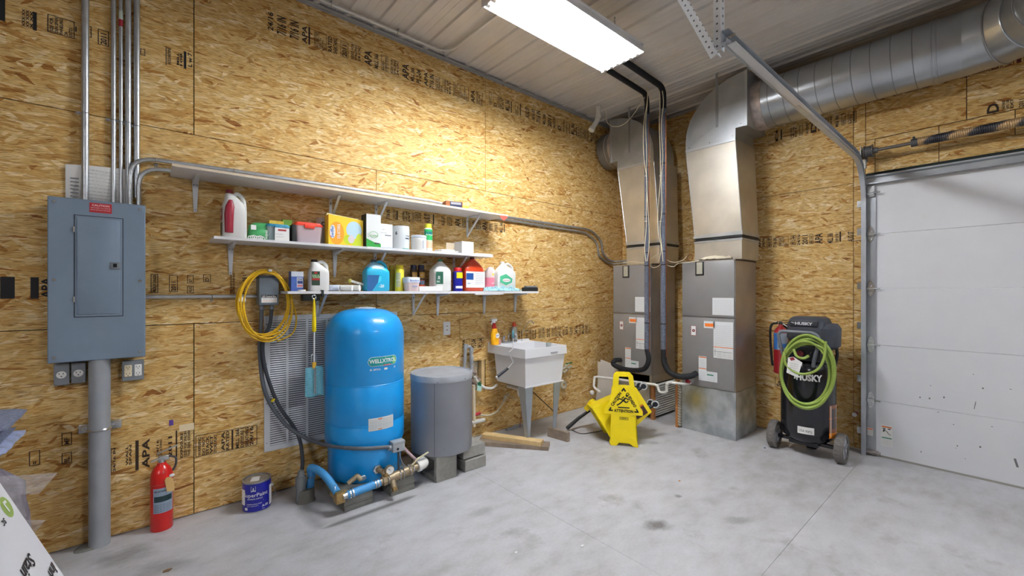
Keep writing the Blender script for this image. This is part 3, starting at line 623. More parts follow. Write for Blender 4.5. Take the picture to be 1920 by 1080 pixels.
for x in (.578, .640): m = MB().cyl((x, -.06, 1.345), (x, -.06, 1.315), .016, n=14); m.cyl((x, -.06, 1.322), (x, -.06, 1.314), .02, n=8); obj('cable_gland', m, P('gland_grey', rgb(130, 134, 138), .4, .4), t)
# flexible cables from the control box
def cable(name, label, pts, r, mat, cat='cable', ribs=0, k=12, n=10, grp=None):
    t = thing(name, label, cat, tuple(pts[0]), group=grp); c = bez(pts, k)
    obj('cable_run', MB().tube(c, r, n), mat, t, smooth=60)
    if ribs:
        L_ = [0]
        for i in range(len(c)-1): L_.append(L_[-1]+(c[i+1]-c[i]).length)
        m = MB(); s = ribs
        i = 0
        while s < L_[-1]:
            while L_[i+1] < s: i += 1
            f = (s-L_[i])/(L_[i+1]-L_[i]); p = c[i].lerp(c[i+1], f); d = (c[i+1]-c[i]).normalized()
            m.cyl(p-d*ribs*.28, p+d*ribs*.28, r*1.10, n=8, cap=True); s += ribs
        o = obj('corrugation', m, mat, t, smooth=60, kind='stuff')
    return t
DG = P('flex_conduit_grey', rgb(92, 98, 106), .5, .1); DG2 = P('cable_dark', rgb(58, 62, 70), .55)
cable('flexible_conduit', 'dark grey ribbed conduit looping from the control box to the switch on the pipes', [(.578, -.06, 1.32), (.572, -.055, 1.15), onY(487, 660, -.05), onY(497, 735, -.06), onY(530, 790, -.09), onY(575, 822, -.22), onY(625, 837, -.42), onY(680, 841, -.58), onY(730, 838, -.62)], .0125, DG, 'conduit', ribs=.012, k=10)
cable('power_cable', 'dark smooth cable from the control box to the floor stub', [(.640, -.06, 1.32), (.625, -.065, 1.2), onY(493, 640, -.08), onY(497, 690, -.07), onY(520, 755, -.07), onY(549, 798, -.08), onY(562, 825, -.12), onY(567, 860, -.16), onY(566, 885, -.18)], .012, DG2, 'cable')
m = MB().torus(onY(512, 750, -.07), .014, .006, (.7, .3, .6), (0, 1, 0), 14, 6); obj('clip', m, YEL, bpy.data.objects['power_cable'])
# extension cord coil
t = thing('extension_cord', 'coiled yellow extension cord hanging around the control box', 'cord', (.6, -.05, 1.35)); rnd = random.Random(11)
YC = P('cord_yellow', rgb(226, 178, 16), .45); pts = []; turns = 8; NN = 26
for k in range(turns*NN):
    a = 2*PI*k/NN+PI/2; q = k/NN; rr = 1+.09*math.sin(q*2.3)+.05*math.sin(q*5.1)
    pts.append(Vector((.585+.148*rr*math.cos(a)+.012*math.sin(q*3), -.142-.012*math.sin(q*4.2+a)-.004*(q % 3), 1.352+.222*(1+.05*math.sin(q*1.7))*math.sin(a)-.02*math.sin(q*2.9)*(1-math.sin(a))*.6)))
obj('cord_loop', MB().tube(bez(pts, 2), .0052, 7), YC, t, smooth=60)
m = MB().tube(bez([(.73, -.13, 1.45), (.76, -.12, 1.36), (.785, -.11, 1.24), (.76, -.11, 1.14), (.66, -.12, 1.09)], 6), .0055, 7); obj('loose_end', m, YC, t, smooth=60)
m = MB().rbox((.60, -.165, 1.572), (.622, -.145, 1.588), .003); m.rbox((.425, -.16, 1.37), (.47, -.14, 1.40), .005); obj('cable_tie', m, PAPER, t)
m = MB().tube([(.60, -.002, 1.58), (.60, -.15, 1.57), (.60, -.155, 1.59)], .004, 6); obj('hook', m, STEEL, t)
# thin conduit along the ceiling edge that dives across the ceiling
t = thing('ceiling_conduit', 'thin painted conduit along the ceiling edge that bends across the ceiling', 'conduit', (1, -.12, 3.58))
obj('pipe', MB().tube(bend([(-7.5, -.12, 3.592), (2.04, -.12, 3.592), (2.05, -1.25, 3.592)], .16, 8), .0115, 10), P('conduit_pale', rgb(205, 204, 200), .4, .2), t, smooth=60)
m = MB()
for x in (1.02, 1.55, 2.0): m.torus((x, -.12, 3.592), .014, .003, (0, 1, 0), (0, 0, 1), 12, 5); m.box((x-.008, -.15, 3.605), (x+.008, -.09, 3.609))
obj('strap', m, STEEL, t)
# ================================================================ shelves
def bracket_strut(name_parent, x, z, d=.24, h=.19):     # folded bracket with a diagonal strut
    m = MB(); m.rbox((x-.011, -.006, z-h), (x+.011, -.001, z), .0015, 1); m.box((x-.011, -d, z-.005), (x+.011, -.001, z))
    m.obox((x, -.006, z-h+.018), (x, -d+.03, z-.006), .016, .005, up=(1, 0, 0)) if False else m.obox((x, -.008, z-h+.012), (x, -d+.03, z-.008), .017, .006)
    m.cm = 1; m.disc(onwall(-.0066), x, z-h+.010, .0032, 8); m.patch(onwall(-.0066), x-.003, x+.003, z-.045, z-.03)
    return obj('bracket', m, [P('bracket_white', rgb(214, 217, 222), .4, .1), INK], name_parent)
def bracket_taper(name_parent, x, z, d=.20, h=.205, w=.017):    # pressed steel bracket, leg narrows downwards
    m = MB(); m.hexa([(x-w*.5, -.010, z-h), (x+w*.5, -.010, z-h), (x+w*.5, -.001, z-h), (x-w*.5, -.001, z-h)], [(x-w, -.022, z), (x+w, -.022, z), (x+w, -.001, z), (x-w, -.001, z)])
    m.hexa([(x-w, -.022, z-.028), (x+w, -.022, z-.028), (x+w, -.001, z-.028), (x-w, -.001, z-.028)], [(x-w, -.022, z), (x+w, -.022, z), (x+w, -.001, z), (x-w, -.001, z)])
    m.hexa([(x-w*.5, -d, z-.008), (x+w*.5, -d, z-.008), (x+w, -.02, z-.03), (x-w, -.02, z-.03)], [(x-w*.5, -d, z), (x+w*.5, -d, z), (x+w, -.02, z), (x-w, -.02, z)])
    m.cm = 1
    for a, b in ((-w*.5, -.035), (w*.5, -.035), (0, -h+.012)): m.disc(lambda p, q: Vector((p, -.024 if b > -.1 else -.0115, q)), x+a, z+b, .003, 8)
    return obj('bracket', m, [P('bracket_white', rgb(214, 217, 222), .4, .1), INK], name_parent)
EDGE = P('shelf_edge', rgb(222, 206, 182), .5)
def board(nm, x0, x1, y0, z0, z1, t, edge=EDGE):
    m = MB().box((x0, y0, z0), (x1, -.004, z1)); m.cm = 1; m.box((x0, y0-.002, z0), (x1, y0, z1)); return obj(nm, m, [MELA, edge], t, smooth=0)
S1 = thing('wall_shelf', 'topmost long white wall shelf with a bare chipboard edge', 'shelf', (1.3, 0, 2.155))
board('board', .088, 1.42, -.30, 2.157, 2.173, S1); board('board', 1.422, 2.60, -.30, 2.158, 2.174, S1)
bracket_taper(S1, onY(366, 360, 0).x, 2.156); bracket_strut(S1, onY(612, 380, 0).x+.03, 2.156); bracket_strut(S1, onY(705, 390, 0).x, 2.156); bracket_strut(S1, onY(876, 420, 0).x, 2.157)
S2 = thing('wall_shelf', 'middle white wall shelf full of cleaning supplies', 'shelf', (1.35, 0, 1.755))
board('board', .285, 1.223, -.295, 1.757, 1.774, S2, MELA); board('board', 1.225, 2.42, -.295, 1.757, 1.776, S2, MELA)
bracket_taper(S2, onY(432, 480, 0).x, 1.756); bracket_taper(S2, onY(627, 490, 0).x, 1.756); bracket_strut(S2, onY(703, 480, 0).x, 1.756); bracket_strut(S2, onY(851, 490, 0).x, 1.756)
S3 = thing('wall_shelf', 'lowest white wall shelf above the blue tank', 'shelf', (1.85, 0, 1.42))
board('board', .688, .905, -.29, 1.422, 1.440, S3, MELA); board('board', .915, 2.05, -.29, 1.420, 1.440, S3, MELA); board('board', 2.052, 3.02, -.29, 1.420, 1.440, S3, MELA)
m = MB().box((2.22, -.292, 1.408), (2.55, -.272, 1.419)); obj('splice', m, MELA, S3, smooth=0)
bracket_strut(S3, onY(595, 560, 0).x, 1.42); bracket_strut(S3, onY(775, 560, 0).x, 1.42)
for u in (820, 907, 965): bracket_taper(S3, onY(u, 560, 0).x, 1.42 if u == 820 else 1.4195)
TZ1, TZ2, TZ3 = 2.1745, 1.7765, 1.4405
def span(u0, u1, vt, y, z):
    a = onY(u0, 500, y); b = onY(u1, 500, y); c = onY((u0+u1)/2, vt, y); return a.x, b.x, c.z-z
def item(name, label, cat, u0, u1, vt, z, y=-.17, group=None):
    """base point, width and height of something standing on a shelf, measured in the plane y"""
    x0, x1, h = span(u0, u1, vt, y, z); t = thing(name, label, cat, ((x0+x1)/2, y, z), group=group); return t, (x0+x1)/2, (x1-x0), h, y, z
def spray_can(name, label, u0, u1, vt, z, body, cap, y=-.15, bands=()):
    t, x, w_, h, y, z = item(name, label, 'spray can', u0, u1, vt, z, y); r = w_/2*.96
    m = MB().lathe([(r*.9, 0), (r, .004), (r, h*.80), (r*.86, h*.84), (r*.8, h*.845)], (x, y, z), 20); obj('body', m, body, t)
    m = MB().lathe([(r*.84, h*.84), (r*.84, h*.97), (r*.76, h)], (x, y, z), 18); obj('cap', m, cap, t)
    mp = around(x, y, r+.0008)
    for (b0, b1, a0, a1, col, txt) in bands:
        m = MB(); m.patch(mp, a0*r, a1*r, z+b0*h, z+b1*h, 8)
        if txt: m.cm = 1; m.text(txt, around(x, y, r+.0014), (a0+a1)/2*r, z+(b0+b1)/2*h-.006, .012, wid=min((a1-a0)*r*.8, .08), al='C', bold=.02)
        obj('label', m, [col, PAPER], t, smooth=0)
    return t
def jug(name, label, u0, u1, vt, z, body, cap, y=-.15, depth=.11, rot=0, hole=True, neck=-.3, liquid=None):
    """squarish gallon jug: tapering shoulders, off-centre neck and a loop handle"""
    t, x, w_, h, y, z = item(name, label, 'jug', u0, u1, vt, z, y); hw, hd = w_/2, depth/2
    m = MB().loft([(z, x, y, hw*.9, hd*.9, 5), (z+.008, x, y, hw, hd, 5), (z+h*.58, x, y, hw, hd, 5), (z+h*.66, x, y, hw*.95, hd*.95, 4.5), (z+h*.80, x+neck*hw*.4, y, hw*.62, hd*.7, 3), (z+h*.90, x+neck*hw, y, .024, .024, 2), (z+h*.93, x+neck*hw, y, .019, .019, 2)], 32)
    o = obj('body', m, body, t, smooth=50)
    if hole:
        s = 1 if neck <= 0 else -1
        m = MB().tube(bez([(x+neck*hw+.02*s, y, z+h*.88), (x+s*hw*.35, y, z+h*.93), (x+s*hw*.78, y, z+h*.82), (x+s*hw*.88, y, z+h*.64)], 6), [.013]*19, 8); obj('handle', m, body, t, smooth=60)
    m = MB().lathe([(.021, h*.915), (.021, h*.985), (.018, h)], (x+neck*hw, y, z), 18); obj('cap', m, cap, t)
    return t, x, w_, h, y, z, hd
GLOSSW = P('jug_white', rgb(226, 226, 222), .35)
# ---- middle shelf, from the left
t, x, w_, h, y, z, hd = jug('detergent_jug', 'tall white jug with a maroon side panel at the left end of the middle shelf', 415, 461, 357, TZ2, GLOSSW, P('cap_maroon', rgb(120, 24, 34), .4), y=-.17, depth=.15, neck=-.35)
MAR = P('maroon_plastic', rgb(150, 24, 48), .35)
m = MB().loft([(z+.03, x-.035, y-hd-.002, .022, .012, 2.4), (z+h*.45, x-.035, y-hd-.002, .025, .014, 2.4), (z+h*.62, x-.03, y-hd-.002, .024, .012, 2.4), (z+h*.76, x-.024, y-hd+.01, .010, .008, 2)], 18); obj('side_grip', m, MAR, t, smooth=60)
f = flat((x-w_/2-.001, y+hd*.7, z), (0, -1, 0)); m = MB(); m.patch(f, .01, .10, .02, h*.32); m.cm = 1; m.patch(f, .01, .10, h*.36, h*.60); m.cm = 2; m.text('HE', flat((x-w_/2-.0016, y+hd*.7, z), (0, -1, 0)), .03, h*.46, .03, bold=.02); obj('label', m, [P('label_olive', rgb(96, 96, 70), .5), MAR, PAPER], t, smooth=0)
t, x, w_, h, y, z = item('wipes_bag', 'green soft pack of cleaning wipes lying right of the maroon-striped jug', 'pack', 460, 506, 418, TZ2, -.12)
m = MB().loft([(z, x, y, w_*.5, .06, 3), (z+h*.5, x+.01, y, w_*.48, .065, 3), (z+h*.85, x+.01, y, w_*.42, .05, 2.5), (z+h, x+.02, y, w_*.3, .02, 2)], 20); obj('pouch', m, P('pouch_green', rgb(70, 164, 96), .4, var=.12, vscale=30), t, smooth=50)
m = MB(); m.patch(flat((x-.05, y-.067, z), (1, 0, 0)), .0, .03, h*.55, h*.8); m.cm = 1; m.text('wipes', flat((x+.045, y-.067, z), (0, 0, 1), (-1, 0, 0)), .012, 0, .018, bold=.01); obj('print', m, [PAPER, PAPER], t, smooth=0)
m = MB()
for k in range(7): m.torus((x-.055+.012*k, y-.07, z+.014+.003*(k % 3)), .012, .003, (1, 0, 0), (0, .5, 1), 12, 5)
tt = thing('zip_ties', 'tangle of white cord in front of the green pack', 'cord', (x-.03, y-.07, z)); obj('tangle', m, PAPER, tt, smooth=60)
for i, (u0, u1, vt, y, col, nm, lb) in enumerate(((503, 530, 415, -.07, rgb(222, 186, 66), 'snack_box', 'yellow flat box at the back behind the teal-lidded bin'), (528, 546, 413, -.06, rgb(120, 170, 60), 'snack_box', 'green and yellow box at the back beside the yellow flat box'))):
    t, x, w_, h, y, z = item(nm, lb, 'box', u0, u1, vt, TZ2, y); obj('carton', MB().rbox((x-w_/2, y-.03, z), (x+w_/2, y+.03, z+h), .002, 1), P('carton_%d' % i, col, .5, var=.2, vscale=40), t)
CLEAR = P('clear_plastic', rgb(225, 230, 234), .12, trans=.0, alpha=.42); CLEARP = P('clear_pinkish', rgb(234, 214, 218), .15, alpha=.62)
def bin_(name, label, u0, u1, vt, lid, clear, y=-.2, d=.16):
    t, x, w_, h, y, z = item(name, label, 'storage box', u0, u1, vt, TZ2, y); hw = w_/2
    m = MB().loft([(z, x, y+d/2, hw*.84, d/2*.86, 8), (z+h*.84, x, y+d/2, hw*.97, d/2*.97, 8)], 32); obj('tub', m, clear, t)
    m = MB().loft([(z+h*.83, x, y+d/2, hw, d/2, 8), (z+h*.93, x, y+d/2, hw, d/2, 8), (z+h*.94, x, y+d/2, hw*.9, d/2*.9, 8), (z+h, x, y+d/2, hw*.88, d/2*.88, 8)], 32); obj('lid', m, lid, t)
    m = MB().rbox((x-hw*.35, y-.006, z+h*.72), (x+hw*.35, y+.004, z+h*.9), .002); obj('latch', m, lid, t)
    return t, x, hw, h, y, z
t, x, hw, h, y, z = bin_('storage_bin', 'clear bin with a teal lid and white label on the middle shelf', 500, 545, 420, P('lid_teal', rgb(52, 142, 170), .4), CLEAR)
obj('contents', MB().loft([(z+.004, x, y+.08, hw*.78, .06, 6), (z+h*.7, x-.01, y+.08, hw*.8, .062, 6)], 20), P('contents_teal', rgb(100, 170, 170), .6, var=.4, vscale=50), t)
m = MB(); f = flat((x, y-.0085, z)); m.patch(f, -hw*.35, hw*.86, .006, h*.78); m.cm = 1; m.patch(flat((x, y-.009, z)), -hw*.1, hw*.6, h*.60, h*.70); m.cm = 2; m.text('utility gloves', flat((x, y-.009, z)), -.02, h*.4, .006); m.text('powder free', flat((x, y-.009, z)), -.015, h*.25, .006); obj('label', m, [PAPER, P('label_redbrown', rgb(170, 50, 50), .5), INKG], t, smooth=0)
t, x, w_, h, y, z = item('black_bin', 'small black item wedged between the two clear bins', 'box', 545, 553, 422, TZ2, -.15); obj('body', MB().rbox((x-w_/2, y-.04, z), (x+w_/2, y+.04, z+h), .004), BLK, t)
t, x, hw, h, y, z = bin_('storage_bin', 'clear bin with a red lid and blue granules on the middle shelf', 553, 607, 417, P('lid_red', rgb(232, 66, 40), .4), CLEARP)
obj('contents', MB().loft([(z+.004, x, y+.08, hw*.8, .062, 6), (z+h*.30, x, y+.08, hw*.84, .065, 6), (z+h*.36, x-.02, y+.09, hw*.5, .05, 3)], 20), P('granules_blue', rgb(70, 110, 150), .7, var=.5, vscale=120), t)
obj('pink_pouch', MB().rbox((x-hw*.8, y+.10, z+h*.3), (x+hw*.7, y+.14, z+h*.8), .01), P('pouch_pink', rgb(226, 150, 160), .6), t)
t, x, w_, h, y, z = item('grey_carton', 'pale grey carton with a black ring behind the red-lidded bin', 'box', 596, 622, 410, TZ2, -.06)
obj('carton', MB().rbox((x-w_/2, y-.04, z), (x+w_/2, y+.04, z+h), .002, 1), P('carton_pale', rgb(200, 198, 196), .5), t); m = MB(); m.ring(flat((x, y-.0412, z)), -.02, h*.78, .017, .007); obj('ring_print', m, INK, t, smooth=0)
# duster carton
t, x, w_, h, y, z = item('duster_carton', 'large yellow and orange carton of dusters on the middle shelf', 'box', 616, 681, 402, TZ2, -.22); hw = w_/2
YB = P('carton_yellow', rgb(246, 204, 40), .4); m = MB(); m.hexa([(x-hw, y, z), (x+hw, y, z), (x+hw, y+.09, z), (x-hw, y+.09, z)], [(x-hw, y, z+h*.95), (x+hw, y, z+h*.86), (x+hw, y+.09, z+h*.86), (x-hw, y+.09, z+h*.95)]); obj('carton', m, YB, t, smooth=0)
m = MB(); m.prism([(-hw, h*.95), (hw, h*.86), (hw*.8, h*.94), (hw*.7, h*.93), (-hw*.95, h*1.02)], (x, y+.05, z), (1, 0, 0), (0, 0, 1), (0, .002, 0)); obj('open_flap', m, P('flap_cream', rgb(240, 232, 190), .6), t, smooth=0)
f = flat((x, y-.0008, z)); g = flat((x, y-.0014, z)); e = flat((x, y-.0020, z)); m = MB(); m.disc(f, -hw*.55, h*.38, hw*.42, 28, h*.36); m.cm = 1; m.disc(g, hw*.45, h*.52, hw*.46, 24, h*.28); m.cm = 2; m.disc(e, hw*.10, h*.20, .034, 20, .036); m.disc(flat((x, y-.0022, z)), hw*.74, h*.20, .024, 18, .05); m.disc(flat((x, y-.0024, z)), hw*.5, h*.12, .03, 16, .024)
m.cm = 3; m.disc(flat((x, y-.0023, z)), -hw*.78, h*.42, .020, 14, .05); m.cm = 4; m.text('Swiffer', flat((x-hw*.72, y-.0026, z), (0, 0, 1), (-1, 0, 0)), h*.24, 0, .022, wid=.085, bold=.02)
m.cm = 3; m.text('DUSTERS', flat((x-hw*.36, y-.0026, z), (0, 0, 1), (-1, 0, 0)), h*.22, 0, .020, wid=.105, bold=.02); m.cm = 5; m.disc(flat((x, y-.0026, z)), hw*.28, h*.22, .024, 16, .03)
obj('print', m, [P('print_orange', rgb(244, 160, 24), .4), P('print_sky', rgb(190, 220, 232), .4), P('print_lime', rgb(196, 212, 40), .4), PAPER, P('print_blue', rgb(30, 90, 180), .4), P('print_lilac', rgb(216, 206, 214), .4)], t, smooth=0)
# tall white and green carton
t, x, w_, h, y, z = item('filter_carton', 'tall white carton with a green base stripe beside the yellow carton', 'box', 687, 714, 402, TZ2, -.26)
hw = w_/2; obj('carton', MB().box((x-hw-.0, y, z), (x+hw, y+.10, z+h)), P('carton_white', rgb(222, 224, 222), .4), t, smooth=0)
f = flat((x, y-.0008, z)); g = flat((x, y-.0014, z)); m = MB(); m.shape(f, [(-hw, 0), (hw, 0), (hw, h*.12), (0, h*.16), (-hw, h*.26)]); m.cm = 1; m.text('CLEAN', g, -hw*.5, h*.33, .013, bold=.01); m.ring(g, 0, h*.38, hw*.62, .003, 20, h*.10)
m.cm = 2; m.patch(flat((x-hw-.0008, y, z), (0, 1, 0)), 0, .10, h*.0, h); m.text('A 7 +', flat((x-hw+.008, y-.0014, z), (0, 0, 1), (-1, 0, 0)), h*.3, -.01, .01); m.patch(g, hw*.1, hw*.8, h*.10, h*.14); obj('print', m, [P('print_green', rgb(44, 150, 60), .4), P('print_green2', rgb(90, 170, 90), .4), P('print_darkside', rgb(50, 56, 50), .5)], t, smooth=0)
t, x, w_, h, y, z = item('white_carton', 'shorter white carton right behind the green-striped carton', 'box', 712, 736, 420, TZ2, -.22); hw = w_/2
obj('carton', MB().box((x-hw, y, z), (x+hw, y+.09, z+h)), P('carton_white', rgb(222, 224, 222), .4), t, smooth=0); f = flat((x, y-.0008, z)); m = MB(); m.patch(f, -hw*.2, hw*.8, h*.52, h*.56); m.text('filter media', f, -hw*.8, h*.62, .007); m.text('ultra', f, -hw*.6, h*.75, .008); m.cm = 1; m.patch(f, -hw, hw, 0, h*.05); obj('print', m, [INKG, P('print_blue2', rgb(90, 140, 190), .5)], t, smooth=0)
t, x, w_, h, y, z = item('white_canister', 'white canister with dark print, second from the white carton', 'canister', 737, 766, 425, TZ2, -.17); r = w_/2
obj('body', MB().lathe([(r*.97, 0), (r, .004), (r, h*.94), (r*.97, h*.95), (r*.97, h), (r*.9, h)], (x, y, z), 28), P('canister_white', rgb(218, 224, 226), .35), t)
f = around(x, y, r+.0008); m = MB(); m.text('6', f, -r*1.15, z+h*.62, .028, bold=.03); m.patch(f, r*.1, r*.7, z+h*.45, z+h*.50, 4); m.text('HOME', f, r*.15, z+h*.56, .010, bold=.02); m.cm = 1; m.patch(f, -r*.3, r*1.1, z+h*.02, z+h*.06, 8); obj('print', m, [P('print_navy', rgb(44, 54, 66), .5), P('print_teal', rgb(60, 150, 140), .5)], t, smooth=0)
t, x, w_, h, y, z = item('white_tub', 'small white tub with a moulded grip on the middle shelf', 'tub', 772, 798, 442, TZ2, -.22); r = w_/2
obj('body', MB().lathe([(r*.94, 0), (r*.98, .005), (r, h*.78), (r*.9, h*.84)], (x, y, z), 26), GLOSSW, t); obj('lid', MB().lathe([(r*.99, h*.84), (r*.99, h*.96), (r*.93, h)], (x, y, z), 26), P('lid_bluewhite', rgb(206, 214, 224), .35), t)
obj('grip', MB().loft([(z+h*.15, x+r*.2, y-r*.9, .010, .010, 2.5), (z+h*.65, x+r*.2, y-r*.9, .010, .012, 2.5)], 12), P('lid_bluewhite', rgb(206, 214, 224), .35), t)
spray_can('spray_can', 'green spray can with a yellow cap near the right of the middle shelf', 795, 810, 420, TZ2, P('can_white', rgb(224, 228, 220), .3), P('cap_yellow', rgb(230, 224, 60), .35), y=-.14,
          bands=[(.42, .80, -1.5, 1.5, P('band_green', rgb(40, 170, 90), .4), 'fresh'), (.62, .72, -1.45, 1.45, P('band_teal', rgb(20, 110, 120), .4), None), (.15, .40, -1.5, 1.5, P('band_peach', rgb(240, 190, 160), .4), None)])
t, x, w_, h, y, z = item('paper_pack', 'flat white packs lying beside the green spray can', 'papers', 822, 862, 466, TZ2, -.24)
for k, (dx, dz, ww) in enumerate(((-.03, 0, .16), (.01, .010, .17), (-.01, .020, .14))): obj('pack', MB().rbox((x+dx-ww/2, y, z+dz), (x+dx+ww/2, y+.12, z+dz+.009), .003), PAPER, t)
t, x, w_, h, y, z = item('open_carton', 'pale square carton on its side near the right end of the middle shelf', 'box', 866, 888, 453, TZ2, -.24); hw = w_/2
obj('carton', MB().box((x-hw, y, z), (x+hw, y+.20, z+h)), P('carton_cool', rgb(206, 206, 208), .5), t, smooth=0); obj('side_flap', MB().box((x-hw-.09, y+.12, z+.012), (x-hw, y+.125, z+h*.92)), P('flap_beige', rgb(176, 160, 136), .7), t, smooth=0)
t, x, w_, h, y, z = item('white_plate', 'flat white lid lying at the right end of the middle shelf', 'lid', 884, 919, 471, TZ2, -.2); obj('disc', MB().loft([(z, x, y, w_/2, .08, 3), (z+.010, x, y, w_/2, .08, 3), (z+.012, x, y, w_/2*.95, .07, 3)], 28), PAPER, t)
# top shelf
t, x, w_, h, y, z = item('small_carton', 'small orange and navy carton at the right of the top shelf', 'box', 840, 868, 376, TZ1, -.26); hw = w_/2
ca, sa = math.cos(-.25), math.sin(-.25); obj('carton', MB(Matrix.Translation((x, y+.05, z)) @ Matrix.Rotation(-.25, 4, 'Z')).box((-hw, -.05, 0), (hw, .05, .055)), P('carton_brown', rgb(150, 84, 30), .5), t, smooth=0)
m = MB(Matrix.Translation((x, y+.05, z)) @ Matrix.Rotation(-.25, 4, 'Z')); m.patch(flat((0, -.0508, 0)), -hw*.5, hw*.9, .004, .052); m.cm = 1; m.patch(flat((0, -.0512, 0)), -hw*.4, hw*.8, .028, .048); obj('print', m, [P('print_navy2', rgb(30, 34, 70), .5), P('print_grey', rgb(150, 150, 156), .5)], t, smooth=0)
t2 = thing('yellow_pad', 'yellow block beside the small orange carton on the top shelf', 'block', (x+hw+.04, y+.06, z)); obj('pad', MB().rbox((x+hw+.012, y+.02, z), (x+hw+.075, y+.09, z+.035), .003), P('pad_yellow', rgb(222, 200, 60), .6), t2)
t3 = thing('red_tag', 'small red paper tag hanging over the end of the top shelf', 'tag', (2.58, -.3, 2.17)); p = onY(945, 408, -.305)
obj('tag', MB().prism([(-.045, -.0), (.0, -.03), (.045, .008), (.035, .022), (-.045, .018)], (p.x, -.3035, p.z-.002), (1, 0, 0), (0, 0, 1), (0, .001, 0)), P('tag_salmon', rgb(212, 92, 76), .6), t3, smooth=0)
# ---- lowest shelf
t, x, w_, h, y, z = item('blue_carton', 'small blue and white carton at the left end of the lowest shelf', 'box', 546, 569, 509, TZ3, -.2); hw = w_/2
obj('carton', MB().box((x-hw, y, z), (x+hw, y+.07, z+h)), P('carton_blue', rgb(66, 96, 170), .45, var=.15, vscale=30), t, smooth=0)
f = flat((x, y-.0008, z)); g = flat((x, y-.0014, z)); m = MB(); m.patch(f, -hw, hw, h*.74, h); m.patch(f, -hw*.1, hw*.9, h*.18, h*.70); m.cm = 1; m.patch(g, 0, hw*.85, h*.38, h*.52); m.text('OXY', g, 0, h*.55, .014, bold=.03); m.cm = 2; m.patch(g, 0, hw*.85, h*.22, h*.32); obj('print', m, [P('print_pale', rgb(200, 206, 214), .5), P('print_navy3', rgb(34, 50, 110), .5), P('print_pink', rgb(206, 110, 120), .5)], t, smooth=0)
t, x, w_, h, y, z = item('white_lid', 'small white lid lying right of the blue carton', 'dish', 558, 573, 540, TZ3, -.26); obj('disc', MB().loft([(z, x, y, w_/2, .02, 2), (z+.010, x, y, w_/2, .02, 2)], 20), PAPER, t)  # small white lid drawn as a thin oval disc
t, x, w_, h, y, z, hd = jug('cleaner_jug', 'white jug with a dark green label on the left of the lowest shelf', 579, 615, 487, TZ3, GLOSSW, BLK, y=-.2, depth=.10, neck=-.45)
f = flat((x, y-hd-.001, z)); g = flat((x, y-hd-.0016, z)); m = MB(); m.patch(f, -w_*.46, -w_*.04, h*.18, h*.62); m.cm = 1; m.patch(g, -w_*.44, -w_*.06, h*.34, h*.40); m.disc(g, -w_*.25, h*.57, .012, 14, .007); m.cm = 2; m.text('DECK', g, -w_*.42, h*.46, .013, bold=.02); m.text('CLEANER', g, -w_*.42, h*.41, .011, wid=.05, bold=.02); obj('label', m, [P('label_darkgreen', rgb(26, 56, 34), .5), P('label_red2', rgb(176, 40, 36), .5), P('label_palegreen', rgb(170, 206, 150), .5)], t, smooth=0)
t = None
for k, (u, v, L_, ang, lb) in enumerate(((625, 542, .14, .0, 'striped caulk tube lying nearest the white jug'), (648, 541, .15, .12, 'white caulk tube in the middle of the lying tubes'), (665, 541, .13, .3, 'white caulk tube at the right of the lying tubes'))):
    p = onY(u, v, -.22); c = Vector((p.x, -.20, TZ3+.0235)); d = Vector((math.cos(ang+.5)*-1, math.sin(ang+.5), 0)); tt = thing('caulk_tube', lb, 'tube', tuple(c))
    obj('body', MB().cyl(c-d*L_*.35, c+d*L_*.65, .0225, n=20, cap=True), [P('tube_striped', rgb(190, 198, 212), .4, var=.3, vscale=30), GLOSSW, GLOSSW][k], tt)
    m = MB().cyl(c-d*(L_*.35+.002), c-d*(L_*.35-.004), .0232, n=20); m.cm = 1; m.cyl(c-d*(L_*.35+.003), c-d*(L_*.35+.001), .018, n=18); obj('end_cap', m, [GLOSSW, [P('tube_in', rgb(90, 100, 116), .5), PAPER, PAPER][k]], tt)
    obj('nozzle', MB().cyl(c+d*L_*.65, c+d*(L_*.65+.06), .008, .004, n=10), GLOSSW, tt)
p = onY(668, 532, -.15); c = Vector((p.x, -.14, TZ3+.0)); tt = thing('foil_tube', 'crumpled tube with a yellow end lying on the caulk tubes', 'tube', (c.x, c.y, TZ3+.045))
obj('body', MB().obox(c+Vector((-.04, .0, .078)), c+Vector((.14, -.01, .026)), .04, .016), P('tube_yellowish', rgb(206, 208, 200), .5, var=.3, vscale=50), tt); obj('end', MB().ball(c+Vector((-.045, 0, .076)), .02, 10), P('tube_end', rgb(190, 180, 90), .5), tt)
# washer fluid
BLUEF = P('washer_fluid', rgb(44, 178, 216), .25, coat=.2); t, x, w_, h, y, z, hd = jug('washer_fluid_jug', 'translucent jug of bright blue washer fluid on the lowest shelf', 682, 727, 487, TZ3, BLUEF, P('cap_dark', rgb(50, 60, 70), .4), y=-.17, depth=.12, neck=-.2)
f = flat((x, y-hd-.001, z)); m = MB(); m.shape(f, [(-w_*.48, 0.004), (-w_*.28, .004), (w_*.02, h*.34), (w_*.02, h*.5), (-w_*.48, h*.5)]); m.cm = 1; m.text('-20', flat((x, y-hd-.0018, z)), 0, h*.12, .022, bold=.02); m.cm = 2; m.shape(flat((x, y-hd-.0018, z)), [(-w_*.05, h*.25), (w_*.08, h*.33), (w_*.1, h*.45), (-w_*.0, h*.48)]); obj('label', m, [P('label_blue', rgb(40, 96, 150), .4), PAPER, P('label_cyan', rgb(60, 190, 215), .4)], t, smooth=0)
m = MB().loft([(z+h*.645, x, y, w_*.478, hd*.96, 4.5), (z+h*.80, x-.2*w_*.2, y, w_*.315, hd*.72, 3), (z+h*.9, x-.2*w_/2, y, .025, .025, 2)], 32); obj('clear_shoulder', m, P('jug_clearish', rgb(150, 196, 214), .3), t, smooth=50)
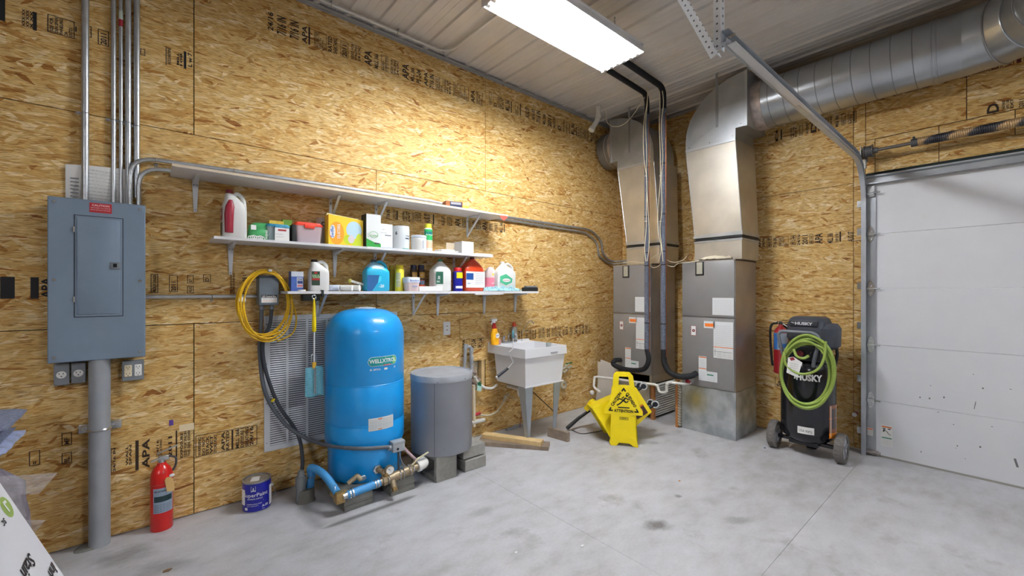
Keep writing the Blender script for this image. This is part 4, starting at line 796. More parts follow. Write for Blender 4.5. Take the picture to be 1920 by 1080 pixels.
spray_can('spray_can', 'dark yellow spray can behind the tissue-topped can on the lowest shelf', 728, 741, 498, TZ3, P('can_olive', rgb(150, 130, 30), .35), P('cap_olive', rgb(170, 146, 30), .4), y=-.09)
t = spray_can('spray_can', 'bright yellow spray can with crumpled tissue on it, lowest shelf', 741, 757, 497, TZ3, P('can_lemon', rgb(224, 212, 60), .35), P('cap_lemon', rgb(216, 190, 30), .4), y=-.17, bands=[(.15, .7, -1.3, -.2, P('band_silver', rgb(190, 190, 150), .4), 'pro')])
x, y, z = t.location; m = MB(); rnd = random.Random(4)
for k in range(7): m.ball((x-.006+rnd.uniform(-.012, .016), y-.022, z+.10+.012*k), .013, 7, (1, .6, .8))
obj('tissue', m, PAPER, t, smooth=40)
t, x, w_, h, y, z = item('plastic_tub', 'small pale tub with blue lettering on the lowest shelf', 'tub', 758, 784, 520, TZ3, -.24); r = w_/2
obj('body', MB().loft([(z, x, y, r*.82, r*.7, 4), (z+h*.62, x, y, r*.92, r*.8, 4)], 26), P('tub_pink', rgb(222, 200, 196), .4), t); obj('lid', MB().loft([(z+h*.62, x, y, r, r*.86, 4), (z+h*.95, x, y, r, r*.86, 4), (z+h, x, y, r*.95, r*.8, 4)], 26), P('tub_lid', rgb(214, 220, 232), .3), t)
f = flat((x, y-r*.86-.001, z)); m = MB(); m.text('Bowline', f, -r*.6, h*.72, .012, wid=r*1.3, bold=.02); m.text('wipes', f, -r*.3, h*.3, .014, bold=.02); obj('print', m, P('print_blue4', rgb(90, 130, 190), .5), t, smooth=0)
for u0, u1, lb in ((769, 782, 'brown and orange canister with a navy cap, left of a pair'), (783, 796, 'brown and orange canister with a navy cap, right of a pair')):
    t = spray_can('canister', lb, u0, u1, 497, TZ3, P('can_brown', rgb(56, 40, 28), .4), P('cap_navy', rgb(26, 28, 60), .4), y=-.09, bands=[(.0, .42, -1.5, 1.5, P('band_orange', rgb(206, 80, 34), .4), None), (.25, .4, -1, 1, P('band_steelblue', rgb(80, 120, 150), .4), None), (.5, .72, -.9, .9, P('band_gold', rgb(196, 150, 60), .4), '6')])
t, x, w_, h, y, z, hd = jug('vinegar_jug', 'tall white gallon jug with a dark green label and tapering top', 809, 841, 486, TZ3, GLOSSW, P('cap_green', rgb(70, 120, 90), .4), y=-.17, depth=.13, neck=0, hole=False)
f = flat((x, y-hd-.001, z)); g = flat((x, y-hd-.0018, z)); m = MB(); m.patch(f, -w_*.46, -w_*.05, h*.22, h*.60); m.cm = 1; m.text('30', flat((x-w_*.30, y-hd-.0018, z), (0, 0, 1), (-1, 0, 0)), h*.36, -.012, .022, bold=.02); m.text('SEC', g, -w_*.42, h*.27, .014, bold=.02); obj('label', m, [P('label_green3', rgb(40, 96, 76), .45), PAPER], t, smooth=0)
t, x, w_, h, y, z = item('flat_carton', 'flat white carton lying in front of the tall white gallon jug', 'box', 786, 830, 537, TZ3, -.275); obj('carton', MB().rbox((x-w_/2, y, z), (x+w_/2, y+.05, z+h), .003, 1), PAPER, t)
t = spray_can('spray_can', 'blue and yellow lubricant spray can with a red cap on the lowest shelf', 850, 866, 502, TZ3, P('can_navy', rgb(24, 28, 140), .3), P('cap_red', rgb(200, 30, 30), .4), y=-.20, bands=[(.55, .80, -.8, .95, P('band_yellow', rgb(244, 222, 20), .4), None), (.12, .22, -1, 1, PAPER, None)])
x, y, z = t.location; m = MB(); mp = around(x, y, .0285+.004); m.text('WD', around(x, y, .034), .004, z+.115, .018, al='C', bold=.03); m.text('40', around(x, y, .034), .006, z+.098, .012, al='C', bold=.03); obj('lettering', m, P('print_navy5', rgb(20, 24, 110), .4), t, smooth=0)
t, x, w_, h, y, z, hd = jug('cleaner_jug', 'large orange-red jug with a white and blue label on the lowest shelf', 866, 902, 480, TZ3, P('jug_orange', rgb(206, 66, 26), .3, coat=.3), P('cap_darkred', rgb(60, 16, 16), .4), y=-.17, depth=.13, neck=.05, hole=False)
f = flat((x, y-hd-.001, z)); g = flat((x, y-hd-.0018, z)); m = MB(); m.patch(f, -w_*.49, w_*.48, h*.10, h*.55); m.cm = 1; m.patch(g, -w_*.48, -w_*.12, h*.32, h*.50); m.text('CITRUS', g, -w_*.42, h*.20, .010, wid=.03, bold=.02); m.cm = 2
for k in range(7): m.line(g, -w_*.02, h*(.50-.05*k), w_*.42, h*(.50-.05*k), .0015)
obj('label', m, [PAPER, P('label_blue5', rgb(30, 80, 150), .4), INKG], t, smooth=0)
t, x, w_, h, y, z = item('pink_bottle', 'pink and clear rounded bottle behind the white bleach jug', 'bottle', 908, 930, 500, TZ3, -.12); r = w_/2
obj('body', MB().loft([(z, x, y, r*.95, r*.6, 3), (z+h*.55, x, y, r, r*.62, 2.6)], 26), P('bottle_pink', rgb(226, 130, 150), .3), t); obj('dome', MB().loft([(z+h*.55, x, y, r, r*.62, 2.6), (z+h*.8, x, y, r*.86, r*.55, 2.2), (z+h*.96, x, y, r*.4, r*.3, 2), (z+h, x, y, r*.1, r*.1, 2)], 26), P('bottle_clearpink', rgb(214, 200, 196), .2), t)
m = MB(); m.disc(flat((x, y-r*.64, z)), .0, h*.68, .012); m.cm = 1; m.text('Vanish', flat((x, y-r*.66, z)), 0, h*.3, .014, wid=.04, al='C', bold=.02); obj('print', m, [P('print_yellow6', rgb(226, 210, 90), .4), PAPER], t, smooth=0)
t, x, w_, h, y, z, hd = jug('bleach_jug', 'white bottle with a green diamond label and loop handle on the lowest shelf', 929, 963, 491, TZ3, GLOSSW, PAPER, y=-.18, depth=.10, neck=-.25)
f = flat((x, y-hd-.001, z)); g = flat((x, y-hd-.0018, z)); m = MB(); m.shape(f, [(-w_*.42, h*.30), (-w_*.1, h*.20), (w_*.22, h*.30), (w_*.25, h*.42), (-w_*.1, h*.58), (-w_*.42, h*.5)]); m.cm = 1; m.disc(g, -w_*.08, h*.37, w_*.22, 20, h*.06); m.cm = 2; m.text('bleach', flat((x, y-hd-.0026, z)), -w_*.08, h*.355, .008, wid=w_*.34, al='C', bold=.02); obj('label', m, [P('label_green6', rgb(80, 186, 140), .45), PAPER, P('print_red6', rgb(200, 50, 60), .5)], t, smooth=0)
t, x, w_, h, y, z = item('cloth_bundle', 'crumpled blue and white packaging at the right of the lowest shelf', 'cloth', 905, 976, 530, TZ3, -.23)
m = MB(); rnd = random.Random(9); nu, nv = 22, 9; vs = []; fs = []
for i in range(nu+1):
    for j in range(nv+1):
        a, b = i/nu, j/nv; e = min(1, 4*a*(1-a)*2)*min(1, 4*b*(1-b)*2); vs.append((x-w_/2+w_*a, y-.035+.10*b, z+.003+e*h*.75*(.5+.6*noise.noise(Vector((a*9, b*4, 2))))))
for i in range(nu):
    for j in range(nv): q = i*(nv+1)+j; fs.append((q, q+nv+1, q+nv+2, q+1))
m.add(vs, fs); m.add([(p[0], p[1], z+.001) for p in vs], fs); obj('wrapper', m, P('wrapper_blue', rgb(150, 196, 220), .35, var=.65, vscale=38), t, smooth=30)
t, x, w_, h, y, z = item('black_tool', 'small black and grey item at the far right end of the lowest shelf', 'tool', 984, 1009, 536, TZ3, -.26); obj('body', MB().rbox((x-w_/2, y, z), (x+w_/2, y+.05, z+h*.7), .004), BLK, t); obj('top', MB().rbox((x-w_*.35, y+.005, z+h*.7), (x+w_*.45, y+.045, z+h), .004), P('tool_grey', rgb(120, 124, 130), .5), t)
p = onY(908, 594, -.26)
m = MB().rbox((.79, -.27, 1.372), (.90, -.20, 1.418), .004); t = thing('switch_box', 'small dark bracket under the left end of the lowest shelf', 'bracket', (.85, -.24, 1.37)); obj('body', m, P('dark_green_metal', rgb(34, 36, 34), .5), t); obj('loop', MB().torus((.86, -.274, 1.39), .012, .002, n=14, m=5, a0=PI, a1=2*PI), STEEL, t)
obj('clip', MB().box((.903, -.30, 1.40), (.917, -.268, 1.448)), P('clip_dark', rgb(30, 44, 40), .5), t, smooth=0)
# ================================================================ return-air grille
GW = P('grille_white', rgb(214, 217, 222), .4, .1)
GX0, GX1, GZ0, GZ1 = .602, 1.60, .305, 1.265
t = thing('return_air_grille', 'big white louvred air grille on the wall behind the blue tank', 'grille', (1.1, 0, .3))
m = MB(); fw = .036
m.box((GX0, -.012, GZ0), (GX0+fw, 0, GZ1)); m.box((GX1-fw, -.012, GZ0), (GX1, 0, GZ1)); m.box((GX0+fw, -.012, GZ0), (GX1-fw, 0, GZ0+fw)); m.box((GX0+fw, -.012, GZ1-fw), (GX1-fw, 0, GZ1)); obj('frame', m, GW, t, smooth=0)
obj('dark_backing', MB().box((GX0+fw, -.0008, GZ0+fw), (GX1-fw, -.0002, GZ1-fw)), P('grille_dark', rgb(70, 74, 82), .7), t, smooth=0)
n = 56; pitch = (GZ1-GZ0-2*fw)/n
for k in range(n):
    z = GZ0+fw+pitch*(k+.5); m = MB().hexa([(GX0+fw, -.011, z-.0050), (GX1-fw, -.011, z-.0050), (GX1-fw, -.0012, z-.0015), (GX0+fw, -.0012, z-.0015)], [(GX0+fw, -.009, z+.0042), (GX1-fw, -.009, z+.0042), (GX1-fw, -.0012, z+.0005), (GX0+fw, -.0012, z+.0005)]); obj('slat', m, GW, t, smooth=0)
for u in (538, 575, 612, 655, 700):
    xx = onY(u, 720, 0).x; obj('mullion', MB().box((xx-.008, -.0125, GZ0+fw), (xx+.008, -.011, GZ1-fw)), GW, t, smooth=0)
m = MB()
for xx in (GX0+.015, GX1-.015):
    for k in range(4): m.cyl((xx, -.0125, GZ0+.06+k*.28), (xx, -.015, GZ0+.06+k*.28), .004, n=8)
obj('screw', m, STEEL, t)
# ---- duster hanging from the shelf clip
q = -.30; T0 = onY(584, 560, q); T1 = onY(589, 622, q); T2 = onY(586, 690, q); T3 = onY(584, 742, q)
t = thing('duster', 'hanging duster with yellow grip, white rod and teal cloth pads', 'duster', tuple(T0))
m = MB(); L_ = T0.z-T1.z
m.lathe([(.005, 0), (.013, -.008), (.013, -L_*.25), (.011, -L_*.6), (.005, -L_)], (T1.x, q, T1.z+L_), 14) if False else m.lathe([(.011, 0), (.014, .01), (.013, L_*.4), (.008, L_*.8), (.004, L_)], (T1.x, q, T1.z), 16); obj('grip', m, YEL, t)
obj('eyelet', MB().torus((T1.x, q, T0.z+.012), .012, .002, n=16, m=6), STEEL, t)
m = MB().cyl(T1, (T1.x, q, T2.z+.03), .0055, n=10); obj('rod', m, P('rod_white', rgb(222, 224, 228), .35), t)
m = MB().rbox((T1.x-.012, q-.010, T2.z-.005), (T1.x+.012, q+.010, T2.z+.04), .004); obj('clamp', m, P('clamp_orange', rgb(226, 176, 50), .4), t)
m = MB().tube([(T1.x-.016, q, T2.z+.03), (T1.x-.018, q, T2.z+.085), (T1.x, q, T2.z+.105), (T1.x+.018, q, T2.z+.085), (T1.x+.016, q, T2.z+.03)], .003, 6); m.cyl((T1.x-.003, q-.014, T2.z), (T1.x-.003, q-.014, T3.z+.01), .003, n=6); m.cyl((T1.x+.006, q-.014, T2.z), (T1.x+.006, q-.014, T3.z+.01), .003, n=6); obj('wire_frame', m, STEEL, t)
for dy, dx, nm in ((-.008, -.004, 0), (.008, .01, 1)):
    m = MB(); vs = []; n = 8
    for i in range(n+1):
        for j in range(5): a = -.055+.11*i/n; b = j/4; vs.append((T1.x+dx+a, q+dy+.006*math.sin(a*90+b*3), T3.z-.01*nm+(T2.z-T3.z+.008)*b+.004*math.sin(a*60)))
    f = [(i*5+j, (i+1)*5+j, (i+1)*5+j+1, i*5+j+1) for i in range(n) for j in range(4)]
    m.add(vs, f); m.add([(p[0], p[1]+.003, p[2]) for p in vs], f); obj('cloth_pad', m, P('cloth_teal', rgb(110, 178, 196), .8, var=.15, vscale=60), t)
# ================================================================ blue pressure tank
TX, TY, TR, TB = 1.211, -.300, .279, .118
TB_M = P('tank_blue', rgb(4, 152, 226), .34, coat=.4, var=.04, vscale=3)
t = thing('pressure_tank', 'tall blue well pressure tank with a domed top on concrete blocks', 'tank', (TX, TY, TB))
H = 1.312-TB
prof = [(TR*.90, 0), (TR*.925, .012), (TR*.925, .17), (TR*.935, .20), (TR*.97, .225)]
prof += [(TR, .25), (TR, .385), (TR*.992, .388), (TR*1.006, .392), (TR*.992, .396), (TR, .40), (TR, .66), (TR*.994, .663), (TR*1.005, .667), (TR*.994, .671), (TR, .675)]
z1 = .995
for k in range(13): a = k/12*PI/2; prof.append((TR*math.cos(a)**.62 if k < 12 else .001, z1+(H-z1)*math.sin(a)))
obj('shell', MB().lathe(prof, (TX, TY, TB), 64), TB_M, t, smooth=50)
m = MB().lathe([(.055, 0), (.055, .014), (.04, .02), (.02, .021)], (TX, TY, TB+H-.010), 20); m.torus((TX-.05, TY, TB+H+.002), .02, .005, (1, 0, 0), (0, 1, 0), 14, 6); m.torus((TX+.05, TY, TB+H), .02, .005, (1, 0, 0), (0, 1, 0), 14, 6); obj('top_cap', m, P('cap_palegrey', rgb(196, 204, 210), .4), t)
a = onZ(640, 590, TB+H-.055); m = MB().rbox((TX-.20, TY-.07, TB+H-.075), (TX-.12, TY-.01, TB+H-.062), .003); m.cm = 1; m.cyl((TX-.125, TY-.06, TB+H-.062), (TX-.125, TY-.06, TB+H-.045), .012, n=12); obj('valve_cover', m, [PAPER, BLK], t)
TD = math.degrees(math.atan2(CY-TY, CX-TX))          # the side of the tank that faces the camera
def tk(off): return around(TX, TY, TR+off, TD+1)
zl = CZ-(676-HV)*3.0/790; zl = onY(714, 676, TY-.25).z
m = MB(); f = tk(.0012); g = tk(.002); h_ = tk(.0028)
A0, A1 = .045, .195
def pill(mp, a0, a1, z, r, cm_split=None):
    pts = [(a0+r+r*math.cos(q), z+r*math.sin(q)) for q in [PI/2+PI*i/8 for i in range(9)]]+[(a1-r+r*math.cos(q), z+r*math.sin(q)) for q in [-PI/2+PI*i/8 for i in range(9)]]
    return pts
def strip_pill(mp, a0, a1, z, r, n=24):
    vs = []
    for i in range(n+1):
        a = a0+(a1-a0)*i/n; dd = min(a-a0, a1-a); hh = r if dd > r else math.sqrt(max(0, r*r-(r-dd)**2)); vs += [mp(a, z-hh), mp(a, z+hh)]
    m.add(vs, [(2*i, 2*i+2, 2*i+3, 2*i+1) for i in range(n)])
A0, A1 = .01, .235; m.cm = 0; strip_pill(f, A0, A1, zl, .033); m.cm = 1; strip_pill(g, A0+.003, A1-.003, zl, .030)
m.cm = 2; m.shape(tk(.0024), [(A0+.095, zl-.0285), (A1-.035, zl-.0285), (A1-.012, zl-.015), (A1-.004, zl), (A1-.012, zl+.015), (A1-.035, zl+.0285), (A0+.125, zl+.0285)])
m.cm = 0; m.text('WELLXTROL', h_, (A0+A1)/2, zl-.010, .026, wid=.205, al='C', bold=.03)
m.cm = 3; m.patch(h_, .12, .18, zl-.034, zl-.024, 4); m.cm = 0; m.text('WELL SYSTEM', tk(.0034), .15, zl-.0318, .005, wid=.05, al='C', bold=.02)
m.text('AMTROL', g, .045, zl-.060, .012, wid=.055, bold=.02); m.shape(g, [(.022, zl-.060), (.04, zl-.060), (.031, zl-.046)]); m.patch(g, .125, .15, zl-.062, zl-.048, 2); m.text('XT', g, .205, zl-.058, .012, wid=.018, bold=.03)
obj('brand_label', m, [PAPER, P('label_teal', rgb(16, 150, 150), .4), P('label_grassgreen', rgb(130, 196, 110), .4), P('label_red7', rgb(196, 60, 60), .4)], t, smooth=0)
zz = onY(709, 792, TY-.25).z; m = MB(); m.patch(f, .015, .200, zz-.045, zz+.042, 8); m.cm = 1
for k in range(7): m.text('warning read the installation manual before use of tank', g, .108, zz-.034+.010*k, .0052, wid=.165, al='C')
m.cm = 2; m.patch(g, .08, .11, zz+.030, zz+.036, 2); m.patch(g, .08, .11, zz-.041, zz-.036, 2); obj('warning_label', m, [P('label_offwhite', rgb(222, 224, 222), .5), INKG, P('label_orange', rgb(232, 120, 40), .6)], t, smooth=0)
# low concrete caps under the tank
def cap_block(label, x0, x1, y0, y1, h, grp=None):
    t = thing('concrete_block', label, 'block', ((x0+x1)/2, (y0+y1)/2, 0)); m = MB()
    m.prism([(0, 0), (0, .028), (.010, .034), (.010, .042), (.004, .05), (.014, .085), (.03, h), (y1-y0-.03, h), (y1-y0, .05), (y1-y0, 0)], (x0, y0, 0), (0, 1, 0), (0, 0, 1), (x1-x0, 0, 0)); obj('block_body', m, CONC2, t, smooth=0); return t
cap_block('low grooved concrete block under the left front of the blue tank', .955, 1.145, -.605, -.20, .115)
cap_block('low grooved concrete block under the right front of the blue tank', 1.272, 1.455, -.605, -.20, .115)
# ---- pipework
BP = P('poly_pipe_blue', rgb(66, 146, 204), .55, var=.08, vscale=12); CU = P('dirty_steel_pipe', rgb(158, 142, 116), .45, .6, var=.15, vscale=50)
s0 = onZ(567, 940, 0)
t = thing('floor_conduit_stub', 'grey plastic conduit stub coming out of the floor left of the blue tank', 'pipe stub', (s0.x, s0.y, 0))
ztop = onY(566, 893, s0.y).z; m = MB().cyl((s0.x-.012, s0.y, 0), (s0.x-.006, s0.y, ztop+.0), .030, n=18); m.cyl((s0.x-.01, s0.y, ztop-.065), (s0.x-.01, s0.y, ztop), .035, n=18); m.cyl((s0.x-.01, s0.y, ztop), (s0.x-.008, s0.y, ztop+.04), .026, .018, n=18); obj('pipe', m, P('stub_grey', rgb(120, 124, 126), .6, var=.1), t)
m = MB().loft([(0, s0.x+.020, s0.y-.005, .062, .055, 2.2), (.02, s0.x+.020, s0.y-.005, .056, .050, 2.2), (.085, s0.x+.022, s0.y, .054, .048, 2)], 24); obj('sleeve', m, P('sleeve_dirty', rgb(112, 110, 102), .8, var=.2), t)
c0 = (s0.x+.045, s0.y, .05); c1 = (s0.x+.058, s0.y, onY(577, 893, s0.y).z)
E1 = onY(636, 930, -.60)
t = thing('water_pipe', 'blue plastic water pipe rising from the floor and arching to the brass elbow', 'pipe', c0)
m = MB().tube(bez([c0, c1], 4), .025, 14); obj('riser', m, BP, t, smooth=60)
m = MB().cyl((c1[0], c1[1], c1[2]-.02), (c1[0]+.002, c1[1], c1[2]+.02), .022, n=16); m.torus((c1[0], c1[1], c1[2]-.008), .026, .003, (1, 0, 0), (0, 1, 0), 16, 5); obj('clamp', m, STEEL, t)
ar = bez([(c1[0], c1[1], c1[2]), onY(583, 877, s0.y-.02), onY(600, 884, -.40), onY(616, 900, -.50), onY(632, 924, -.595)], 8); obj('arch', MB().tube(ar, .025, 14), BP, t, smooth=60)
m = MB().torus(ar[-3], .027, .003, (.3, 1, 0), (0, 0, 1), 16, 5); obj('clamp', m, STEEL, t)
t = thing('brass_elbow', 'square brass elbow joining the two blue pipes', 'pipe fitting', tuple(E1))
m = MB().rbox((E1.x-.030, E1.y-.034, E1.z-.040), (E1.x+.030, E1.y+.026, E1.z+.030), .008); m.cyl(E1, (E1.x-.02, E1.y+.05, E1.z+.02), .03, n=8); m.cyl(E1, (E1.x+.05, E1.y, E1.z), .029, n=8); obj('fitting', m, BRASS, t)
A1_ = onY(651, 928, -.62); A2_ = onY(712, 905, -.615); A3_ = onY(798, 868, -.60)
t = thing('water_pipe', 'straight blue plastic pipe lying in front of the tank blocks', 'pipe', tuple(A1_))
obj('pipe', MB().cyl(A1_, A2_, .026, n=18), BP, t); d = (A2_-A1_).normalized()
m = MB()
for q in (.012, .03): m.cyl(A1_+d*q, A1_+d*(q+.01), .029, n=18)
m.cyl(A1_-d*.03, A1_, .022, n=14); obj('clamp', m, STEEL, t); m = MB()
for q in (.012, .03): m.cyl(A2_-d*(q+.01), A2_-d*q, .029, n=18)
obj('clamp', m, STEEL, t)
d = (A3_-A2_).normalized(); L_ = (A3_-A2_).length; at = lambda q: A2_+d*L_*q
t = thing('pipe_manifold', 'brass and steel pipe manifold with gauge in front of the blue tank', 'pipework', tuple(A2_))
m = MB().cyl(A2_-d*.02, at(.16), .024, n=14); m.cyl(at(.05), at(.13), .034, n=8); m.cyl(at(.15), at(.36), .030, .034, n=16); m.cyl(at(.36), at(.6), .033, n=16); m.cyl(at(.6), at(.66), .039, n=8); m.cyl(at(.66), at(.92), .025, n=14); m.cyl(at(.84), at(.93), .031, n=14)
m.cyl(at(.24)+Vector((0, 0, -.0)), at(.24)+Vector((.0, -.045, -.055)), .022, n=12); obj('pipe_run', m, CU, t)
m = MB()
for q in (.17, .40, .47, .62, .70): m.torus(at(q), .036 if q > .3 and q < .65 else .030, .0035, (0, 1, 0), (0, 0, 1), 18, 5)
obj('clamp_ring', m, STEEL, t)
m = MB().cyl(at(.24)+Vector((0, -.04, -.05)), at(.24)+Vector((.0, -.062, -.072)), .020, n=8); m.cyl(at(.12), at(.12)+Vector((0, .0, .05)), .02, n=10); obj('brass_plug', m, BRASS, t)
g0 = onY(730, 881, -.615); m = MB().cyl(g0+Vector((0, .012, 0)), g0+Vector((0, -.012, 0)), .032, n=24); m.cyl(g0+Vector((0, 0, -.03)), at(.16), .008, n=8); o = obj('gauge', m, CU, t)
m = MB(); m.disc(flat(g0+Vector((0, -.0128, 0))), 0, 0, .027); m.cm = 1; m.line(flat(g0+Vector((0, -.0134, 0))), 0, 0, -.012, .014, .003); obj('gauge_face', m, [PAPER, INK], o, smooth=0)
p = onY(708, 880, -.57); m = MB().cyl(p+Vector((0, .06, 0)), p, .026, n=8); m.cyl(p, p+Vector((.02, -.03, -.01)), .018, n=10); m.cyl(p+Vector((.02, -.03, -.01)), at(.16), .018, n=10); obj('tank_connection', m, CU, t); m = MB().cyl(p+Vector((0, .015, 0)), p+Vector((0, -.005, 0)), .032, n=6); obj('nut', m, STEEL, t)
SW = onY(745, 836, -.60); m = MB().cyl(at(.40), (SW.x+.005, SW.y, SW.z-.03), .007, n=8); obj('sensor_tube', m, P('dark_steel', rgb(80, 84, 88), .4, .7), t)
m = MB().rbox((SW.x-.045, SW.y-.03, SW.z-.035), (SW.x+.045, SW.y+.03, SW.z+.035), .006); m.rbox((SW.x-.047, SW.y-.032, SW.z+.022), (SW.x+.047, SW.y+.032, SW.z+.04), .004); m.cyl((SW.x-.07, SW.y, SW.z), (SW.x-.045, SW.y, SW.z), .016, n=12); o = obj('pressure_switch', m, P('switch_grey', rgb(168, 172, 176), .4, .2), t, label='pale grey pressure switch box')
m = MB(); m.disc(flat((SW.x-.01, SW.y-.0306, SW.z-.012)), 0, 0, .009); obj('plug_hole', m, INK, o, smooth=0)
el = at(.93); m = MB().tube(bend([el-d*.03, el+d*.02, el+Vector((.02, .06, .005))], .03), .035, 16); m.cyl(el-d*.045, el-d*.02, .040, n=18); obj('white_elbow', m, PVCW, t, smooth=60)
hn = at(.74); m = MB().cyl(hn, hn+Vector((0, -.0, .05)), .010, n=8); obj('valve_stem', m, BRASS, t)
m = MB().obox(hn+Vector((-.025, -.012, .028)), hn+Vector((.02, -.005, .06)), .014, .006); m.obox(hn+Vector((.02, -.005, .06)), hn+Vector((.115, .0, .085)), .014, .006); obj('valve_handle', m, P('handle_cream', rgb(214, 206, 170), .5), t)
m = MB().tube(bez([(SW.x+.045, SW.y, SW.z-.02), onY(765, 848, -.6), onY(780, 862, -.58), onY(792, 872, -.57)], 6), .010, 8); obj('pink_tube', m, P('tube_pinkish', rgb(200, 172, 180), .4), t, smooth=60)
m = MB().tube(bez([(SW.x+.03, SW.y+.03, SW.z-.06), onY(752, 862, -.5), onY(758, 872, -.48), onY(775, 884, -.52)], 6), .004, 6); obj('thin_wire', m, P('wire_grey', rgb(170, 172, 176), .4), t, smooth=60)
dp = onY(655, 905, -.57); t = thing('drain_valve', 'small weathered valve resting on the block under the tank', 'valve', tuple(dp)); m = MB().cyl(dp+Vector((-.01, 0, -.005)), dp+Vector((.06, .0, .035)), .016, n=12); m.cyl(dp+Vector((.05, .0, .03)), dp+Vector((.075, -.02, .005)), .017, n=12); obj('valve_body', m, CU, t); m = MB().cyl(dp+Vector((.085, -.015, .015)), dp+Vector((.085, -.025, .01)), .02, n=14); obj('valve_knob', m, P('knob_grey', rgb(180, 182, 184), .4, .4), t)
# ================================================================ grey drum-like tank on cinder blocks
GX, GY, GR = 1.782, -.441, .244
t = thing('water_heater', 'squat grey cylindrical tank standing on cinder blocks', 'tank', (GX, GY, .195))
GM = P('heater_grey', rgb(142, 144, 151), .38, .25, var=.04, vscale=4)
obj('jacket', MB().lathe([(GR*.985, 0), (GR, .01), (GR, .565)], (GX, GY, .192), 64), GM, t)
obj('lid', MB().lathe([(GR*1.012, .555), (GR*1.012, .597), (GR*1.0, .602), (GR*.965, .602), (GR*.955, .594), (0.01, .597)], (GX, GY, .192), 64), P('heater_lid', rgb(170, 174, 180), .45, .2, var=.12, vscale=10), t)
f = around(GX, GY, GR+.002, math.degrees(math.atan2(CY-GY, CX-GX))); m = MB()
m.line(f, -.055, .195, -.055, .745, .003); obj('seam', m, P('seam_dark', rgb(70, 72, 78), .5), t, smooth=0)
m = MB()
for k in range(40): p = around(GX, GY, GR+.002, math.degrees(math.atan2(CY-GY, CX-GX))-75)(0, .21+.0135*k); m.ball(p, .004, 6)
obj('rivet_row', m, STEEL, t, kind='stuff')
p = around(GX, GY, GR+.005, math.degrees(math.atan2(CY-GY, CX-GX)))
m = MB()
for a, b in ((-.03, .755), (.02, .25), (.2, .76)): q = p(a, b); m.ball(q, .006, 8)
obj('screw', m, STEEL, t)
def cinder(label, x0, x1, y0, y1, z0, z1, cores=True, top=False):
    t = thing('cinder_block', label, 'block', ((x0+x1)/2, (y0+y1)/2, z0)); m = MB()
    if cores:     # laid with the cores open to the sides
        w_ = .032; ym = (y0+y1)/2
        m.box((x0, y0, z0), (x1, y0+w_, z1)); m.box((x0, y1-w_, z0), (x1, y1, z1)); m.box((x0, ym-w_/2, z0), (x1, ym+w_/2, z1)); m.box((x0, y0+w_, z0), (x1, ym-w_/2, z0+w_)); m.box((x0, ym+w_/2, z0), (x1, y1-w_, z0+w_)); m.box((x0, y0+w_, z1-w_), (x1, ym-w_/2, z1)); m.box((x0, ym+w_/2, z1-w_), (x1, y1-w_, z1))
    else: m.rbox((x0, y0, z0), (x1, y1, z1), .004, 1)
    obj('block_body', m, CINDER, t, smooth=0); return t
cinder('hollow cinder block under the grey tank with its open core facing left', 1.622, 1.80, -.632, -.24, .002, .19)
cinder('solid cinder slab on the floor right under the grey tank, lower of the pair', 1.89, 2.10, -.617, -.20, .002, .088, False)
cinder('solid cinder slab on top of its pair at the right of the grey tank', 1.885, 2.10, -.60, -.19, .097, .19, False)
m = MB().box((1.90, -.58, .088), (1.94, -.3, .097)); m.box((2.05, -.58, .088), (2.09, -.3, .097)); t = thing('wood_shim', 'thin dark shims between the two cinder slabs', 'shim', (2, -.45, .088)); obj('shim', m, DARK, t, smooth=0)
# ================================================================ plumbing on the wall between tank and sink
t = thing('water_service_pipes', 'grey and white plastic pipes and valves by the cut-out behind the grey tank', 'pipework', (2.3, -.05, .5))
a = lambda u, v, y=-.05: onY(u, v, y)
m = MB().tube(bend([a(870, 700), a(873, 650), a(883, 650), a(884, 700)], .03, 5), .016, 12); m.cyl(a(872.5, 655), a(874, 645), .021, n=12); m.cyl(a(883.5, 662), a(884, 652), .021, n=12); m.cyl(a(884, 680), a(884, 668), .022, n=12); obj('grey_loop', m, PVCG, t, smooth=60)
m = MB()
for u, v, u2, v2, r in ((885, 688, 890, 700, .016), (890, 704, 899, 714, .02), (884, 712, 892, 722, .02), (892, 700, 884, 697, .014), (900, 722, 908, 730, .012)): m.cyl(a(u, v, .02), a(u2, v2, .0), r, n=12)
obj('valve_cluster', m, P('brassy_valves', rgb(170, 150, 140), .4, .4, var=.4, vscale=60), t)
m = MB().tube(bez([a(890, 706), a(896, 716), a(907, 726, -.07), a(922, 728, -.08), a(932, 721, -.08)], 5), .013, 10); obj('white_branch', m, PVCW, t, smooth=60)
m = MB(); p = a(899, 724, -.075); m.prism([(-.03, -.04), (.02, -.055), (.03, .0), (.0, .035), (-.025, .03)], p, (1, 0, 0), (0, 0, 1), (0, .002, 0)); m.cm = 1; m.prism([(-.022, .0), (.018, -.015), (.024, .012), (.0, .032), (-.02, .028)], p+Vector((0, -.001, .012)), (1, 0, 0), (0, 0, 1), (0, .001, 0)); obj('green_tag', m, [P('tag_mint', rgb(176, 216, 206), .6), P('tag_darkgreen', rgb(30, 110, 70), .6)], t, smooth=0)
m = MB().cyl(a(889, 800), a(888, 722), .017, n=12); obj('white_riser', m, P('pvc_cream', rgb(224, 212, 184), .45), t)
m = MB().tube(bez([a(898, 777), a(915, 779), a(930, 773), a(940, 760), a(945, 752)], 6), .009, 8); obj('cream_hose', m, P('hose_cream', rgb(206, 196, 170), .5), t, smooth=60)
